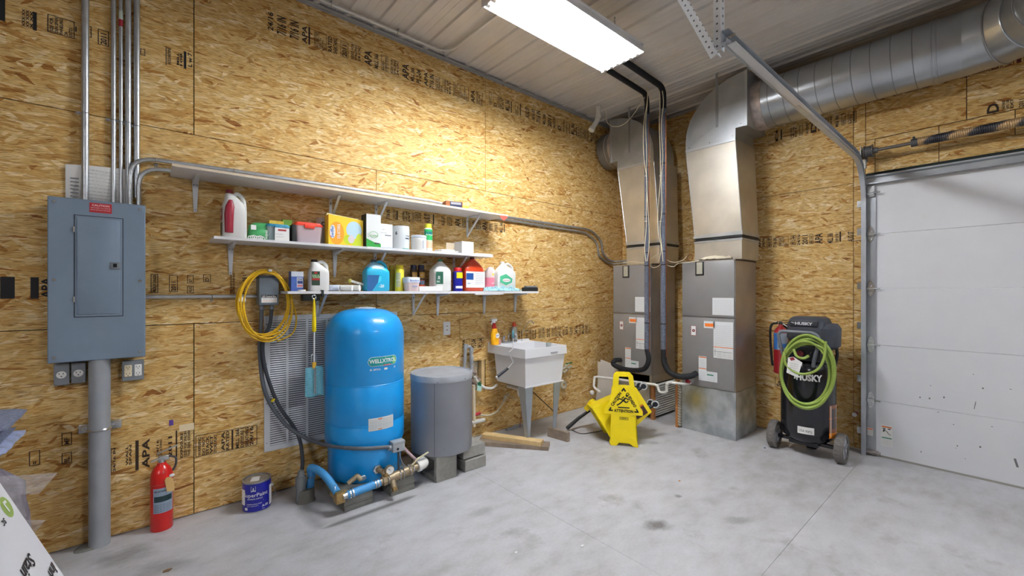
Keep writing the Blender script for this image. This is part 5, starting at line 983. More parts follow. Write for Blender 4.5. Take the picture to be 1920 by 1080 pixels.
m = MB().ball(a(948, 744), .020, 10); m.cyl(a(944, 752), a(948, 744), .013, n=8); m.ball(a(953, 740), .014, 8); m.tube(bez([a(955, 744), a(961, 745), a(966, 749)], 5), .004, 6); obj('angle_stop', m, P('valve_offwhite', rgb(190, 186, 168), .4, .3), t)
m = MB().cyl(a(889, 778), a(900, 775), .016, n=10); obj('red_fitting', m, P('fitting_red', rgb(168, 40, 52), .4), t); m = MB().cyl(a(884, 793), a(908, 787), .02, n=12); obj('white_cap', m, PVCW, t)
t = thing('sink_supply_valves', 'white and green valves on the wall right of the sink', 'pipework', (3.2, -.04, .6)); b = lambda u, v, y=-.05: onY(u, v, y)
m = MB()
for k, (u, v) in enumerate(((1058, 690), (1063, 684), (1060, 696), (1068, 688))): m.cyl(b(u-4, v+3), b(u+3, v-2), .014, n=10)
m.torus(b(1057, 722), .035, .014, (1, 0, 0), (0, 0, 1), 20, 8); obj('valves', m, P('valve_offwhite', rgb(190, 186, 168), .4, .3), t); m = MB().obox(b(1062, 682), b(1072, 680), .02, .012); obj('green_handle', m, P('handle_green', rgb(30, 110, 50), .5), t)
# ================================================================ laundry sink
SX0, SX1, SY0, SY1, SZ = 2.572, 3.125, -.575, -.02, .908
t = thing('utility_sink', 'white plastic utility sink on grey tapered metal legs', 'sink', ((SX0+SX1)/2, -.3, 0))
SM = P('sink_white', rgb(228, 228, 230), .35); m = MB()
def rect(x0, x1, y0, y1, z): return [(x0, y0, z), (x1, y0, z), (x1, y1, z), (x0, y1, z)]
L0 = rect(SX0, SX1, SY0, SY1, SZ); L1 = rect(SX0-.004, SX1+.004, SY0-.004, SY1, SZ-.082); L2 = rect(SX0+.012, SX1-.012, SY0+.012, -.11, SZ-.084); L3 = rect(SX0+.030, SX1-.045, SY0+.028, -.13, .552); I0 = rect(SX0+.02, SX1-.02, SY0+.02, -.13, SZ); I1 = rect(SX0+.055, SX1-.06, SY0+.05, -.16, .58)
m.add(L0+L1+L2+L3+I0+I1, [(i, (i+1) % 4, 4+(i+1) % 4, 4+i) for i in range(4)]+[(4+i, 4+(i+1) % 4, 8+(i+1) % 4, 8+i) for i in range(4)]+[(8+i, 8+(i+1) % 4, 12+(i+1) % 4, 12+i) for i in range(4)]+[(12, 15, 14, 13)]+[(i, (i+1) % 4, 16+(i+1) % 4, 16+i) for i in range(4)]+[(16+i, 16+(i+1) % 4, 20+(i+1) % 4, 20+i) for i in range(4)]+[(20, 21, 22, 23)])
obj('basin', m, SM, t, smooth=0)
m = MB().rbox((SX0+.010, SY0+.009, .552), (SX1-.030, SY0+.02, .566), .002); m.hexa(rect(SX0, SX1, -.035, SY1, SZ), rect(SX0, SX1, -.03, SY1, SZ+.018)); obj('bottom_band', m, SM, t, smooth=0)
m = MB().rbox((SX0+.33, SY0-.009, SZ-.062), (SX0+.42, SY0-.003, SZ-.050), .002); obj('logo_plate', m, P('logo_grey', rgb(160, 162, 168), .4), t)
LG = P('leg_grey', rgb(160, 168, 176), .38, .35, var=.06, vscale=8)
def leg(xt, yt, xb, yb, zb, wt=.10, wb=.035, sx=1, sy=1):
    m = MB(); th = .004
    for (ax, ay) in ((sx, 0), (0, sy)):
        a0 = Vector((xt, yt, .555)); b0 = Vector((xb, yb, zb)); dv = Vector((ax, ay, 0)); nn = Vector((0, sy, 0)) if ax else Vector((sx, 0, 0))
        m.hexa([b0, b0+dv*wb, b0+dv*wb+nn*th, b0+nn*th], [a0, a0+dv*wt, a0+dv*wt+nn*th, a0+nn*th])
    m.box((xb-.002*sx, yb-.002, zb-.003), (xb+wb*sx, yb+.02*sy, zb+.003)) if sx > 0 else None
    obj('leg', m, LG, t, smooth=0)
leg(SX0+.028, SY0+.030, 2.655, -.515, .082); leg(SX1-.045, SY0+.030, 3.035, -.515, .092, sx=-1)
m = MB().lathe([(.028, 0), (.028, .04), (.02, .05)], (2.83, -.35, .50), 16); m.tube(bend([(2.83, -.35, .51), (2.83, -.35, .40), (2.83, -.2, .38), (2.83, -.2, .45), (2.83, -.02, .45)], .04, 5), .019, 12); obj('drain_trap', m, PVCW, t, smooth=60)
m = MB().obox((SX1-.10, -.13, .42), (SX1-.06, -.45, .24), .006, .006); obj('brace', m, P('brace_dark', rgb(50, 50, 54), .5, .3), t, smooth=0)
# faucet and things on the ledge
CH = P('chrome', rgb(200, 204, 208), .15, .95)
t = thing('faucet', 'chrome faucet with two handles on the sink ledge', 'faucet', (2.80, -.08, SZ)); m = MB().rbox((2.70, -.105, SZ), (2.88, -.06, SZ+.022), .006); m.lathe([(.018, 0), (.016, .03), (.022, .045), (.02, .06)], (2.72, -.083, SZ+.02), 14); m.lathe([(.018, 0), (.016, .03), (.022, .045), (.02, .06)], (2.86, -.083, SZ+.02), 14); obj('faucet_body', m, CH, t)
p0 = Vector((2.79, -.083, SZ+.02)); m = MB().tube(bez([p0, p0+Vector((0, 0, .06)), p0+Vector((-.005, -.05, .085)), p0+Vector((-.01, -.13, .05))], 6), .009, 10); obj('spout', m, CH, t, smooth=60)
p0 = onY(979, 622, -.07); m = MB().tube([(p0.x-.005, -.07, SZ), p0, onY(992, 602, -.09), onY(997, 603, -.11)], .003, 6); m.cyl(onY(997, 602, -.11), onY(1001, 607, -.13), .006, n=8); t2 = thing('filter_tap', 'thin chrome gooseneck tap at the back of the sink', 'tap', tuple(p0)); obj('gooseneck', m, CH, t2, smooth=60)
c = onY(929, 641, -.12); z0 = SZ+.002
t = thing('spray_bottle', 'orange spray bottle with a white trigger on the sink ledge', 'bottle', (c.x, -.11, z0)); x, y = c.x, -.11
hh = onY(929, 605, -.11).z-z0
m = MB().loft([(z0, x, y, .040, .026, 3), (z0+.01, x, y, .043, .028, 3), (z0+hh*.45, x, y, .046, .028, 2.6), (z0+hh*.72, x-.006, y, .026, .020, 2.2), (z0+hh*.98, x-.012, y, .016, .015, 2)], 24); obj('body', m, P('bottle_orange', rgb(244, 176, 24), .3, var=.15, vscale=12), t, smooth=60)
m = MB().loft([(z0+hh*.74, x-.007, y, .0262, .0205, 2.2), (z0+hh*.98, x-.012, y, .0165, .0155, 2), (z0+hh*1.02, x-.012, y, .015, .015, 2)], 24); obj('neck', m, P('neck_red', rgb(160, 24, 20), .35), t, smooth=60)
m = MB().cyl((x-.012, y, z0+hh*1.0), (x-.012, y, z0+hh*1.07), .016, n=14); m.rbox((x-.045, y-.010, z0+hh*1.06), (x+.025, y+.010, z0+hh*1.06+.028), .006); m.obox((x-.030, y, z0+hh*1.07), (x-.042, y, z0+hh*.93), .010, .010); obj('trigger_head', m, WHITE, t)
m = MB(); m.disc(flat((x+.012, y-.0295, z0+hh*.42)), 0, 0, .024, 20, .026); m.cm = 1; m.text('Fast', flat((x+.012, y-.0302, z0+hh*.40)), 0, 0, .014, al='C', wid=.034, bold=.03, rot=.35); obj('label', m, [PAPER, P('label_blue8', rgb(40, 90, 170), .4)], t, smooth=0)
m = MB().loft([(z0, x+.05, -.115, .018, .014, 3), (z0+.04, x+.05, -.115, .02, .014, 3), (z0+.055, x+.05, -.115, .008, .008, 2)], 14); tt = thing('soap_dish_item', 'small pinkish sponge beside the spray bottle', 'sponge', (x+.05, -.115, z0)); obj('body', m, P('sponge_pink', rgb(214, 150, 140), .6), tt)
c = onY(971, 640, -.10); t = thing('soap_bottle', 'clear grey bottle with an orange cap standing behind the faucet', 'bottle', (c.x, -.055, z0)); x, y = c.x-.01, -.052; hh = onY(970, 609, -.06).z-z0
m = MB().lathe([(.030, 0), (.033, .01), (.033, hh*.62), (.031, hh*.64), (.033, hh*.67), (.033, hh*.76), (.022, hh*.9), (.016, hh*.92)], (x, y, z0), 22); obj('body', m, P('bottle_greyclear', rgb(150, 148, 138), .2, alpha=.85), t)
m = MB().lathe([(.019, hh*.91), (.022, hh*.94), (.020, hh*1.1), (.014, hh*1.16)], (x, y, z0), 18); obj('cap', m, P('cap_orange2', rgb(206, 74, 34), .4), t); m = MB(); m.patch(around(x, y, .0338), -.02, .025, z0+hh*.15, z0+hh*.5, 5); obj('label', m, P('label_silvergrey', rgb(176, 180, 190), .4), t)
c = onY(962, 630, -.12); t = thing('paint_roller_frame', 'paint roller frame with a black grip hooked over the sink rim', 'paint roller', (2.70, -.58, .9)); q = SY0-.012
pA = onY(962, 633, -.40); pB = onY(963, 652, q); pC = onY(954, 660, q-.015); pD = onY(962, 679, q-.02); pE = onY(952, 691, q-.02); pF = onY(930, 708, q-.03)
m = MB().tube([pA, pB, pC, pD, pE], .0035, 8); obj('wire', m, P('wire_white', rgb(216, 218, 222), .3, .4), t, smooth=50)
m = MB().cyl(pE, pE.lerp(pF, .93), .011, .013, n=14); m.cm = 1; m.cyl(pE.lerp(pF, .93), pF, .012, n=14); obj('grip', m, [P('grip_navyblack', rgb(24, 28, 40), .4), PAPER], t)
pA2 = onY(962, 620, -.33); m = MB().cyl(pA+Vector((0, 0, -.005)), pA2, .012, .010, n=12); obj('cage', m, P('cage_teal', rgb(70, 120, 134), .4), t)
c = onZ(1033, 647, .86); t = thing('drinking_glass', 'small pale glass at the right inside corner of the sink', 'glass', (3.02, -.40, .89)); m = MB().lathe([(.022, 0), (.027, .05), (.024, .052), (.02, .004)], (3.05, -.40, .868), 18); obj('glass_body', m, P('glass_palegrey', rgb(196, 206, 206), .15, alpha=.7), t)
m = MB().rbox((3.03, -.42, .858), (3.09, -.38, .868), .003); obj('base', m, SM, t)
# lumber under the legs
def plank(label, p, q, wd, th, z0, mat, edge=False):
    p = Vector((p[0], p[1], z0)); q = Vector((q[0], q[1], z0)); t = thing('wood_board', label, 'board', tuple((p+q)/2)); up = Vector((0, 0, th/2)); obj('board_body', MB().obox(p+up, q+up, wd, th), mat, t, smooth=0)
    d = (q-p).normalized(); return t
plank('grey weathered board on the floor under the pale board by the sink', (2.36, -.16), (2.77, -.685), .14, .036, .001, WOODG)
plank('pale pine board lying under the front leg of the sink', (2.43, -.14), (2.705, -.66), .088, .038, .0385, WOODL)
plank('short grey board on edge under the right leg of the sink', (3.0, -.45), (3.03, -.69), .038, .089, .001, WOODG)
# bits on the wall base: red wire, twig
m = MB().tube(bez([onY(978, 765, -.02), onY(976, 790, -.03), onY(974, 810, -.1)], 5), .003, 6); t = thing('red_wire', 'thin red wire hanging under the sink', 'wire', (2.6, -.02, .3)); obj('strand', m, P('wire_red', rgb(130, 26, 24), .5), t, smooth=60)
m = MB().tube(bez([(3.02, -.02, .012), (2.9, -.05, .012), (2.78, -.06, .012)], 5), .012, 8); m.ball((2.9, -.05, .02), .018, 8); t = thing('pipe_offcut', 'grey pipe end lying along the wall under the sink', 'pipe', (2.9, -.05, 0)); obj('pipe', m, PVCG, t, smooth=60)
# ================================================================ paint can and fire extinguisher
c = onZ(482, 950, 0); R_ = .083; x, y = .535, -.135; d_ = onZ(482, 961, 0); x, y = d_.x+.012, d_.y+.080
t = thing('paint_can', 'blue and white gallon paint can with a dusty lid on the floor', 'paint can', (x, y, 0)); HC = .197
obj('body', MB().lathe([(R_, 0), (R_, .004), (R_*.985, .008), (R_*.985, HC-.010), (R_*1.0, HC-.008), (R_*1.01, HC-.002), (R_*1.0, HC), (R_*.93, HC), (R_*.92, HC-.008), (R_*.84, HC-.010), (R_*.82, HC-.004), (R_*.1, HC-.004)], (x, y, 0), 48), P('can_steel', rgb(180, 182, 186), .3, .8, var=.15, vscale=20), t)
cd = math.degrees(math.atan2(CY-y, CX-x)); f = around(x, y, R_+.0005, cd+6); g = around(x, y, R_+.0012, cd+6); h2 = around(x, y, R_+.0018, cd+6)
m = MB(); m.patch(f, -R_*3.0, R_*3.1, .008, HC-.012, 40); m.cm = 1; m.patch(g, .075, .125, .020, .15, 6); m.patch(g, -.135, -.085, .05, .15, 6)
m.text('SuperPaint', h2, -.092, .105, .024, wid=.150, bold=.01, rot=.0); m.text('EXTERIOR ACRYLIC', h2, -.065, .088, .007, wid=.09, bold=.02); m.text('INTERIOR ACRYLIC LATEX', h2, -.07, .055, .006, wid=.09, bold=.02); m.text('satin wall paint', h2, -.07, .044, .006, wid=.07); m.text('A-50', h2, .02, .030, .014, bold=.03); m.patch(g, -.085, -.065, .02, .036, 2); m.text('GAL', h2, .022, .016, .006)
m.cm = 2; m.shape(g, [(-.075, .066), (-.03, .070), (.07, .100), (.072, .075), (.0, .060)]); m.cm = 1; m.line(g, -.045, .061, .03, .074, .003); m.frame(g, -.043, -.015, .138, .172, .0015); m.shape(g, [(-.033, .150), (-.025, .150), (-.027, .165), (-.031, .165)]); m.patch(g, -.040, -.018, .141, .147, 1)
obj('label', m, [P('label_royalblue', rgb(16, 22, 150), .3, coat=.3), PAPER, P('label_midblue', rgb(70, 110, 200), .3)], t, smooth=30)
m = MB(); m.shape(flat((x, y, HC-.0028), (1, 0, 0), (0, 1, 0)), [(-.045, -.035), (.0, -.055), (.025, .02), (-.02, .04)]); obj('lid_sticker', m, PAPER, t, smooth=0)
m = MB().cyl((x+R_*.92, y-.02, .135), (x+R_*1.12, y-.024, .135), .012, n=12); m.tube(bez([(x+R_*1.1, y-.02, .135), (x+R_*1.3, y, .06), (x+R_*1.1, y+.07, .02), (x+.02, y+R_*1.35, .01)], 6), .002, 6); obj('handle_ear', m, STEEL, t)
x, y, R_ = .046, -.067, .055; t = thing('fire_extinguisher', 'dusty red fire extinguisher with a paper tag on the floor by the wall', 'fire extinguisher', (x, y, 0))
HB = onY(303, 870, y).z
obj('cylinder', MB().lathe([(R_*.96, 0), (R_, .006), (R_, HB*.80), (R_*.94, HB*.88), (R_*.72, HB*.95), (R_*.5, HB*.985), (R_*.42, HB), (R_*.40, HB*1.03)], (x, y, 0), 36), P('extinguisher_red', rgb(206, 24, 18), .3, coat=.4, var=.08, vscale=10), t, smooth=50)
zt = HB*1.03; m = MB().cyl((x, y, zt), (x, y, zt+.035), .018, n=14); m.rbox((x-.018, y-.018, zt+.012), (x+.035, y+.014, zt+.042), .005); obj('valve', m, STEEL, t)
m = MB().obox((x-.05, y-.02, zt+.018), (x+.02, y-.01, zt+.040), .022, .005); m.obox((x-.02, y-.012, zt+.060), (x+.075, y-.02, zt+.092), .022, .005); obj('lever', m, P('lever_silver', rgb(186, 188, 190), .35, .6), t, smooth=0)
m = MB().tube(bez([(x+.035, y, zt+.030), (x+.066, y-.01, zt+.015), (x+.066, y-.01, zt-.03), (x+.052, y-.01, zt-.06)], 6), .006, 8); obj('nozzle_hose', m, P('hose_greyblack', rgb(70, 70, 74), .5), t, smooth=60)
cd = math.degrees(math.atan2(CY-y, CX-x)); f = around(x, y, R_+.0008, cd+5); g = around(x, y, R_+.0016, cd+5); m = MB(); b0, b1 = HB*.29, HB*.67; m.patch(f, -.048, .058, b0, b1, 12); m.cm = 1; m.patch(g, -.043, .05, b0+(b1-b0)*.45, b0+(b1-b0)*.68, 10); m.cm = 2
for k in range(5): m.text('pull the pin aim squeeze', around(x, y, R_+.0022, cd+5), 0, b0+.008+.010*k, .006, al='C', wid=.085)
m.text('FIRE EXTINGUISHER', around(x, y, R_+.0022, cd+5), 0, b1-.022, .009, al='C', wid=.085, bold=.02); obj('label', m, [P('label_silver', rgb(150, 166, 186), .4), P('label_navygreen', rgb(28, 56, 60), .4), INK], t, smooth=0)
m = MB().torus((x, y, HB*.72), R_+.001, .0015, (1, 0, 0), (0, 1, 0), 24, 5); obj('cord_loop', m, P('cord_red', rgb(190, 80, 70), .5), t)
pp = onY(320, 905, y-.06); m = MB().prism([(-.018, 0), (.018, .0), (.022, .02), (.020, .075), (.008, .088), (-.012, .088), (-.022, .072)], (pp.x, y-.064, pp.z-.05), (.95, -.2, 0), (-.10, 0, 1), (0, .0015, 0)); obj('paper_tag', m, P('tag_manila', rgb(226, 186, 118), .7), t, smooth=0); m = MB().ball((pp.x+.006, y-.064, pp.z+.045), .010, 10, (1.4, .6, 1)); obj('tie', m, PAPER, t)
for nm, lb, u0, u1, v0, v1, mt in (('tape_scrap', 'tiny purple tape scrap on the wall above the red extinguisher', 317, 325, 788, 797, P('tape_purple', rgb(90, 60, 150), .6)), ('tape_strip', 'pale wood-coloured tape strip on the wall at the panel joint', 336, 364, 797, 805, P('tape_cream', rgb(226, 208, 172), .6))):
    a, b = onY(u0, v0), onY(u1, v1); t = thing(nm, lb, 'tape', (a.x, 0, b.z)); obj('tape', MB().box((a.x, -.0015, b.z), (b.x, 0, a.z)), mt, t, smooth=0)
# ================================================================ air handlers
def air_handler(label, y0, y1, zb, basemat, with_base=True):
    """front at x=4.26 facing the room, y0 > y1"""
    t = thing('air_handler', label, 'air handler', (4.5, (y0+y1)/2, 0)); X0, X1 = 4.262, 4.772
    obj('cabinet', MB().box((X0+.002, y1, zb), (X1, y0, 1.748)), AHUS, t, smooth=0)
    for z0, z1 in ((zb+.008, 1.172), (1.184, 1.740)): obj('front_panel', MB().rbox((X0-.012, y1+.006, z0), (X0+.004, y0-.006, z1), .005, 2), AHU, t)
    m = MB(); m.box((X0-.004, y1, 1.740), (X1, y0, 1.752)); obj('top_edge', m, AHUS, t, smooth=0)
    fx_ = X0-.0128; f = ondoorwall(fx_); g = ondoorwall(fx_-.0006); h2 = ondoorwall(fx_-.0012); a = -y0; b = -y1; w_ = b-a
    m = MB().rbox((X0-.018, y0-w_*.36-.045, 1.60), (X0-.010, y0-w_*.36+.045, 1.742), .008, 2); o = obj('latch_plate', m, P('latch_black', rgb(30, 30, 32), .4), t)
    m = MB().rbox((X0-.021, y0-w_*.36-.030, 1.615), (X0-.017, y0-w_*.36+.030, 1.735), .006, 2); obj('insert', m, P('insert_beige', rgb(176, 172, 156), .5), o)
    m = MB(); m.patch(f, a+w_*.60, a+w_*.98, 1.205, 1.375); m.cm = 1
    for k in range(9): m.text('model and serial rating data plate', g, a+w_*.62, 1.22+.016*k, .007, wid=w_*.33)
    obj('rating_label', m, [P('label_paper', rgb(226, 228, 230), .5), P('faint_print', rgb(180, 184, 190), .6)], t, smooth=0)
    m = MB(); m.patch(f, a+w_*.19, a+w_*.29, .985, 1.085); m.cm = 1; m.frame(g, a+w_*.19, a+w_*.29, .985, 1.085, .003); m.cm = 2; m.disc(g, a+w_*.24, 1.035, .016, 18); m.cm = 0; m.line(h2, a+w_*.225, 1.045, a+w_*.245, 1.028, .004); obj('emblem', m, [P('label_paper', rgb(226, 228, 230), .5), P('emblem_red', rgb(196, 70, 50), .5), P('emblem_dark', rgb(120, 40, 40), .5)], t, smooth=0)
    m = MB(); m.patch(f, a+w_*.62, a+w_*.97, .78, 1.14); m.patch(f, a+w_*.44, a+w_*.64, 1.07, 1.14); m.cm = 1; m.patch(g, a+w_*.62, a+w_*.97, .885, .892); m.patch(g, a+w_*.46, a+w_*.62, 1.085, 1.118); m.cm = 3
    for k in range(11): m.text('warning shock hazard disconnect power', g, a+w_*.64, .905+.019*k, .008, wid=w_*.30)
    m.cm = 2; m.line(g, a+w_*.65, .80, a+w_*.65, .87, .004); m.line(g, a+w_*.63, .845, a+w_*.95, .845, .004)
    for k in range(3): m.text('installer notice wiring', g, a+w_*.68, .795+.017*k, .008, wid=w_*.26)
    obj('warning_label', m, [P('label_paper', rgb(226, 228, 230), .5), P('label_orange', rgb(232, 120, 40), .6), INKG, P('faint_print', rgb(180, 184, 190), .6)], t, smooth=0)
    m = MB(); m.patch(f, a+w_*.34, a+w_*.49, .535, .78); m.patch(f, a+w_*.49, a+w_*.69, .535, .635); m.cm = 1; m.patch(g, a+w_*.345, a+w_*.485, .765, .775); m.patch(g, a+w_*.345, a+w_*.485, .652, .66); m.cm = 2
    for k in range(6): m.text('caution', g, a+w_*.36, .672+.015*k, .007, wid=w_*.11)
    for k in range(5): m.text('check all fittings', g, a+w_*.36, .548+.018*k, .007, wid=w_*.30)
    m.cm = 3; m.patch(g, a+w_*.5, a+w_*.62, .595, .608); obj('caution_label', m, [P('label_paper', rgb(226, 228, 230), .5), P('label_orange', rgb(232, 120, 40), .6), P('faint_print', rgb(180, 184, 190), .6), P('label_green', rgb(40, 140, 110), .6)], t, smooth=0)
    return t
H1 = air_handler('left grey air handler cabinet, in the corner behind the yellow sign', -.311, -.828, .49, GALV)
H2 = air_handler('right grey air handler cabinet standing on a galvanised metal box', -1.184, -1.719, .465, GALV)
# stain-marked galvanised base of the right unit
def base_mat():
    m, nt, b = new_mat('base_galvanised'); N, L = nt.nodes, nt.links
    tc = N.new('ShaderNodeTexCoord'); n = N.new('ShaderNodeTexNoise'); n.inputs['Scale'].default_value = 7; n.inputs['Detail'].default_value = 6; L.new(tc.outputs['Object'], n.inputs['Vector'])
    r = ramp(N, [(.35, rgb(150, 156, 160)), (.5, rgb(176, 182, 186)), (.65, rgb(198, 203, 207))]); L.new(n.outputs[0], r.inputs[0])
    n2 = N.new('ShaderNodeTexNoise'); n2.inputs['Scale'].default_value = 5; n2.inputs['Detail'].default_value = 3; q = N.new('ShaderNodeMapping'); q.inputs['Scale'].default_value = (1, 1.4, .6); L.new(tc.outputs['Object'], q.inputs['Vector']); L.new(q.outputs[0], n2.inputs['Vector'])
    sp = N.new('ShaderNodeMapping'); sp.vector_type = 'TEXTURE'; sp.inputs['Location'].default_value = (4.26-4.5, .13, .33); sp.inputs['Scale'].default_value = (.3, .13, .16); L.new(tc.outputs['Object'], sp.inputs['Vector'])
    ln = N.new('ShaderNodeVectorMath'); ln.operation = 'LENGTH'; L.new(sp.outputs[0], ln.inputs[0])
    e = math_node(N, L, 'ADD', ln.outputs['Value'], math_node(N, L, 'MULTIPLY', n2.outputs[0], 1.2)); mr = N.new('ShaderNodeMapRange'); mr.inputs[1].default_value = .7; mr.inputs[2].default_value = 1.7; mr.inputs[3].default_value = .75; mr.inputs[4].default_value = 0; L.new(e, mr.inputs[0])
    mx = N.new('ShaderNodeMix'); mx.data_type = 'RGBA'; L.new(mr.outputs[0], mx.inputs[0]); L.new(r.outputs[0], mx.inputs[6]); mx.inputs[7].default_value = rgb(176, 158, 84); L.new(mx.outputs[2], b.inputs['Base Color'])
    b.inputs['Metallic'].default_value = .6; b.inputs['Roughness'].default_value = .42; return m
obj('base_box', MB().box((4.260, -1.722, 0), (4.774, -1.182, .463)), base_mat(), H2, smooth=0)
m = MB().box((4.275, -.815, .0), (4.77, -.80, .49)) if False else MB().box((4.27, -.52, 0), (4.76, -.32, .488)); m.box((4.262, -.80, .08), (4.272, -.32, .488)); m.box((4.262, -.828, .40), (4.772, -.32, .49)); obj('base_box', m, GALVW, H1, smooth=0)
m = MB()
for k in range(14): z = .03+.026*k; m.hexa([(4.30, -.834, z), (4.76, -.834, z), (4.76, -.815, z+.012), (4.30, -.815, z+.012)], [(4.30, -.836, z+.006), (4.76, -.836, z+.006), (4.76, -.815, z+.018), (4.30, -.815, z+.018)])
o = thing('return_louver', 'wood-framed white slatted opening low on the side of the left air handler', 'louver', (4.5, -.82, 0), )
for k in range(14):
    z = .03+.026*k; mm = MB().hexa([(4.30, -.842, z), (4.765, -.842, z), (4.765, -.825, z+.010), (4.30, -.825, z+.010)], [(4.30, -.842, z+.008), (4.765, -.842, z+.008), (4.765, -.825, z+.018), (4.30, -.825, z+.018)]); obj('slat', mm, P('slat_white', rgb(236, 236, 234), .5), o, smooth=0)
obj('backing', MB().box((4.30, -.812, .0), (4.765, -.808, .40)), DARK, o, smooth=0)
obj('post', MB().box((4.262, -.852, 0), (4.30, -.81, .40)), P('wood_brown', rgb(168, 112, 62), .6, var=.15, vscale=20), o, smooth=0)
o = thing('pleated_filter', 'pleated furnace filter in a wooden frame leaning against the right base box', 'filter', (4.3, -1.15, 0))
m = MB().box((4.225, -1.155, .0), (4.262, -1.128, .50)); m.box((4.262, -1.155, .0), (4.62, -1.14, .03)); obj('frame', m, P('wood_brown', rgb(168, 112, 62), .6, var=.15, vscale=20), o, smooth=0)
m = MB(); zz = [(0, 0) for _ in range(1)]
for k in range(16): z = .02+.029*k; m.hexa([(4.225, -1.178, z), (4.60, -1.178, z), (4.60, -1.157, z+.010), (4.225, -1.157, z+.010)], [(4.225, -1.178, z+.006), (4.60, -1.178, z+.006), (4.60, -1.157, z+.026), (4.225, -1.157, z+.026)])
obj('pleats', m, P('filter_paper', rgb(184, 176, 160), .8), o, smooth=0)
# leaning pale boards left of the left air handler
o = thing('cardboard_sheet', 'pale cardboard sheets leaning in the corner beside the left air handler', 'cardboard', (4.2, -.2, 0))
q = [onX(1122, 684, 4.25), onX(1150, 680, 4.25), ]
m = MB().hexa([(4.20, -.12, 0), (4.24, -.31, 0), (4.25, -.31, 0), (4.21, -.12, 0)], [(4.20, -.12, .57), (4.24, -.31, .56), (4.25, -.31, .56), (4.21, -.12, .57)]); obj('sheet', m, P('card_pale', rgb(204, 192, 172), .8, var=.08), o, smooth=0)
m = MB().hexa([(4.17, -.10, 0), (4.205, -.33, 0), (4.21, -.33, 0), (4.18, -.10, 0)], [(4.21, -.16, .60), (4.215, -.42, .55), (4.22, -.42, .55), (4.215, -.16, .60)]); obj('sheet', m, P('card_grey', rgb(196, 190, 182), .8, var=.06), o, smooth=0)
# ================================================================ sheet metal ducts above the units
def plenum(label, yl, yr, tl, tr, gy, side, el_y):
    """yl, yr: left and right edge at the bottom; tl, tr at the top of the flare; side=+1 outlet towards the long wall, -1 towards the door"""
    t = thing('duct_plenum', label, 'duct', (4.5, (yl+yr)/2, 1.75)); X0, X1 = 4.30, 4.72
    obj('lower_collar', MB().box((X0, yr, 1.752), (X1, yl, 1.945)), GALVW, t, smooth=0)
    m = MB().box((X0-.006, yr-.006, 1.935), (X1, yl+.006, 1.955)); m.box((X0-.008, yr-.008, 1.985), (X1, yl+.008, 2.02)); obj('flange', m, GALV, t, smooth=0)
    m = MB()
    for k in range(2): m.tube([(X0-.004, yl, 1.958+.016*k), (X0-.010, (yl+yr)/2, 1.962+.012*(1-k)), (X0-.004, yr, 1.966+.01*k), (X1, yr-.003, 1.966+.01*k)], .006, 6)
    m.box((X0+.01, yr+.01, 1.95), (X1, yl-.01, 1.99)); obj('flex_joint', m, P('joint_black', rgb(40, 40, 42), .6), t, smooth=0)
    z0, z1 = 2.02, 2.915
    A = [(X0, yl, z0), (X0, yr, z0), (X1, yr, z0), (X1, yl, z0)]; B = [(X0, tl, z1), (X0, tr, z1), (X1, tr+gy, z1), (X1, tl+gy, z1)]
    A_, B_ = [Vector(v) for v in A], [Vector(v) for v in B]; m = MB(); mid = (A_[0]+A_[1]+B_[0]+B_[1])/4+Vector((-.0, 0, 0))
    m.add([*A_, *B_], [(0, 1, 5), (0, 5, 4), (1, 2, 6, 5), (2, 3, 7, 6), (3, 0, 4, 7)]); obj('flare', m, GALVW, t, smooth=0)
    m = MB(); m.tube([A_[1], B_[1]], .004, 6); m.tube([A_[0], B_[0]], .004, 6); obj('corner_seam', m, GALV, t)
    # elbow: outer curve opposite the outlet
    Rr = 1; ye = el_y; s = side; yo = tl if s < 0 else tr; yi = tr if s < 0 else tl   # yo: outer wall side
    topz = 3.545; W_ = abs(ye-yo); poly = [(yi, z1), (yi, 3.02), (ye, 3.02), (ye, topz)]
    for k in range(1, 13): a = k/12*PI/2; poly.append((ye+(yo-ye)*math.sin(a)*1.0, z1+.10+(topz-z1-.10)*math.cos(a)))
    poly += [(yo, z1)]
    m = MB().prism(poly, (X0-.004, 0, 0), (0, 1, 0), (0, 0, 1), (X1-X0+.03, 0, 0)); obj('elbow', m, GALV, t, smooth=40)
    m = MB(); m.box((X0-.008, min(ye, ye-s*.022), 3.015), (X0-.003, max(ye, ye-s*.022), topz)); m.box((X0-.008, min(yi, yo), z1-.012), (X0-.003, max(yi, yo), z1+.012)); m.tube([(X0-.004, yo+s*.0, z1+.02), (X0-.004, (yo+yi)/2+s*.08, 3.12)], .002, 5); obj('seam_strip', m, P('galv_bright', rgb(190, 194, 198), .35, .7), t, smooth=0)
    ys = (yo+ye)/2+s*.02; m = MB().box((X0-.009, ys-.012, 3.08), (X0-.005, ys+.012, 3.62)); m.cyl((X0-.010, ys, 3.10), (X0-.014, ys, 3.10), .006, n=8); m.cyl((X0-.010, ys, 3.33), (X0-.014, ys, 3.33), .006, n=8); obj('hanger_strap', m, P('strap_grey', rgb(150, 152, 154), .45, .6), t, smooth=0)
    m = MB()
    for y, z in ((yo-s*.0+(-.04 if s < 0 else .04)*1, z1+.03), (yi+(.03 if s < 0 else -.03), z1+.04), ((yi+yo)/2, z1+.03), (yi+s*.05, 3.05)): m.cyl((X0-.004, y, z), (X0-.009, y, z), .006, n=8)
    obj('screw', m, STEEL, t); return t
plenum('galvanised duct plenum above the right air handler, feeding the long round duct', -1.300, -1.762, -1.205, -1.705, -.02, -1, -1.812)
plenum('galvanised duct plenum above the left air handler behind the black pipes', -.473, -.90, -.345, -.83, -.05, 1, -.235)
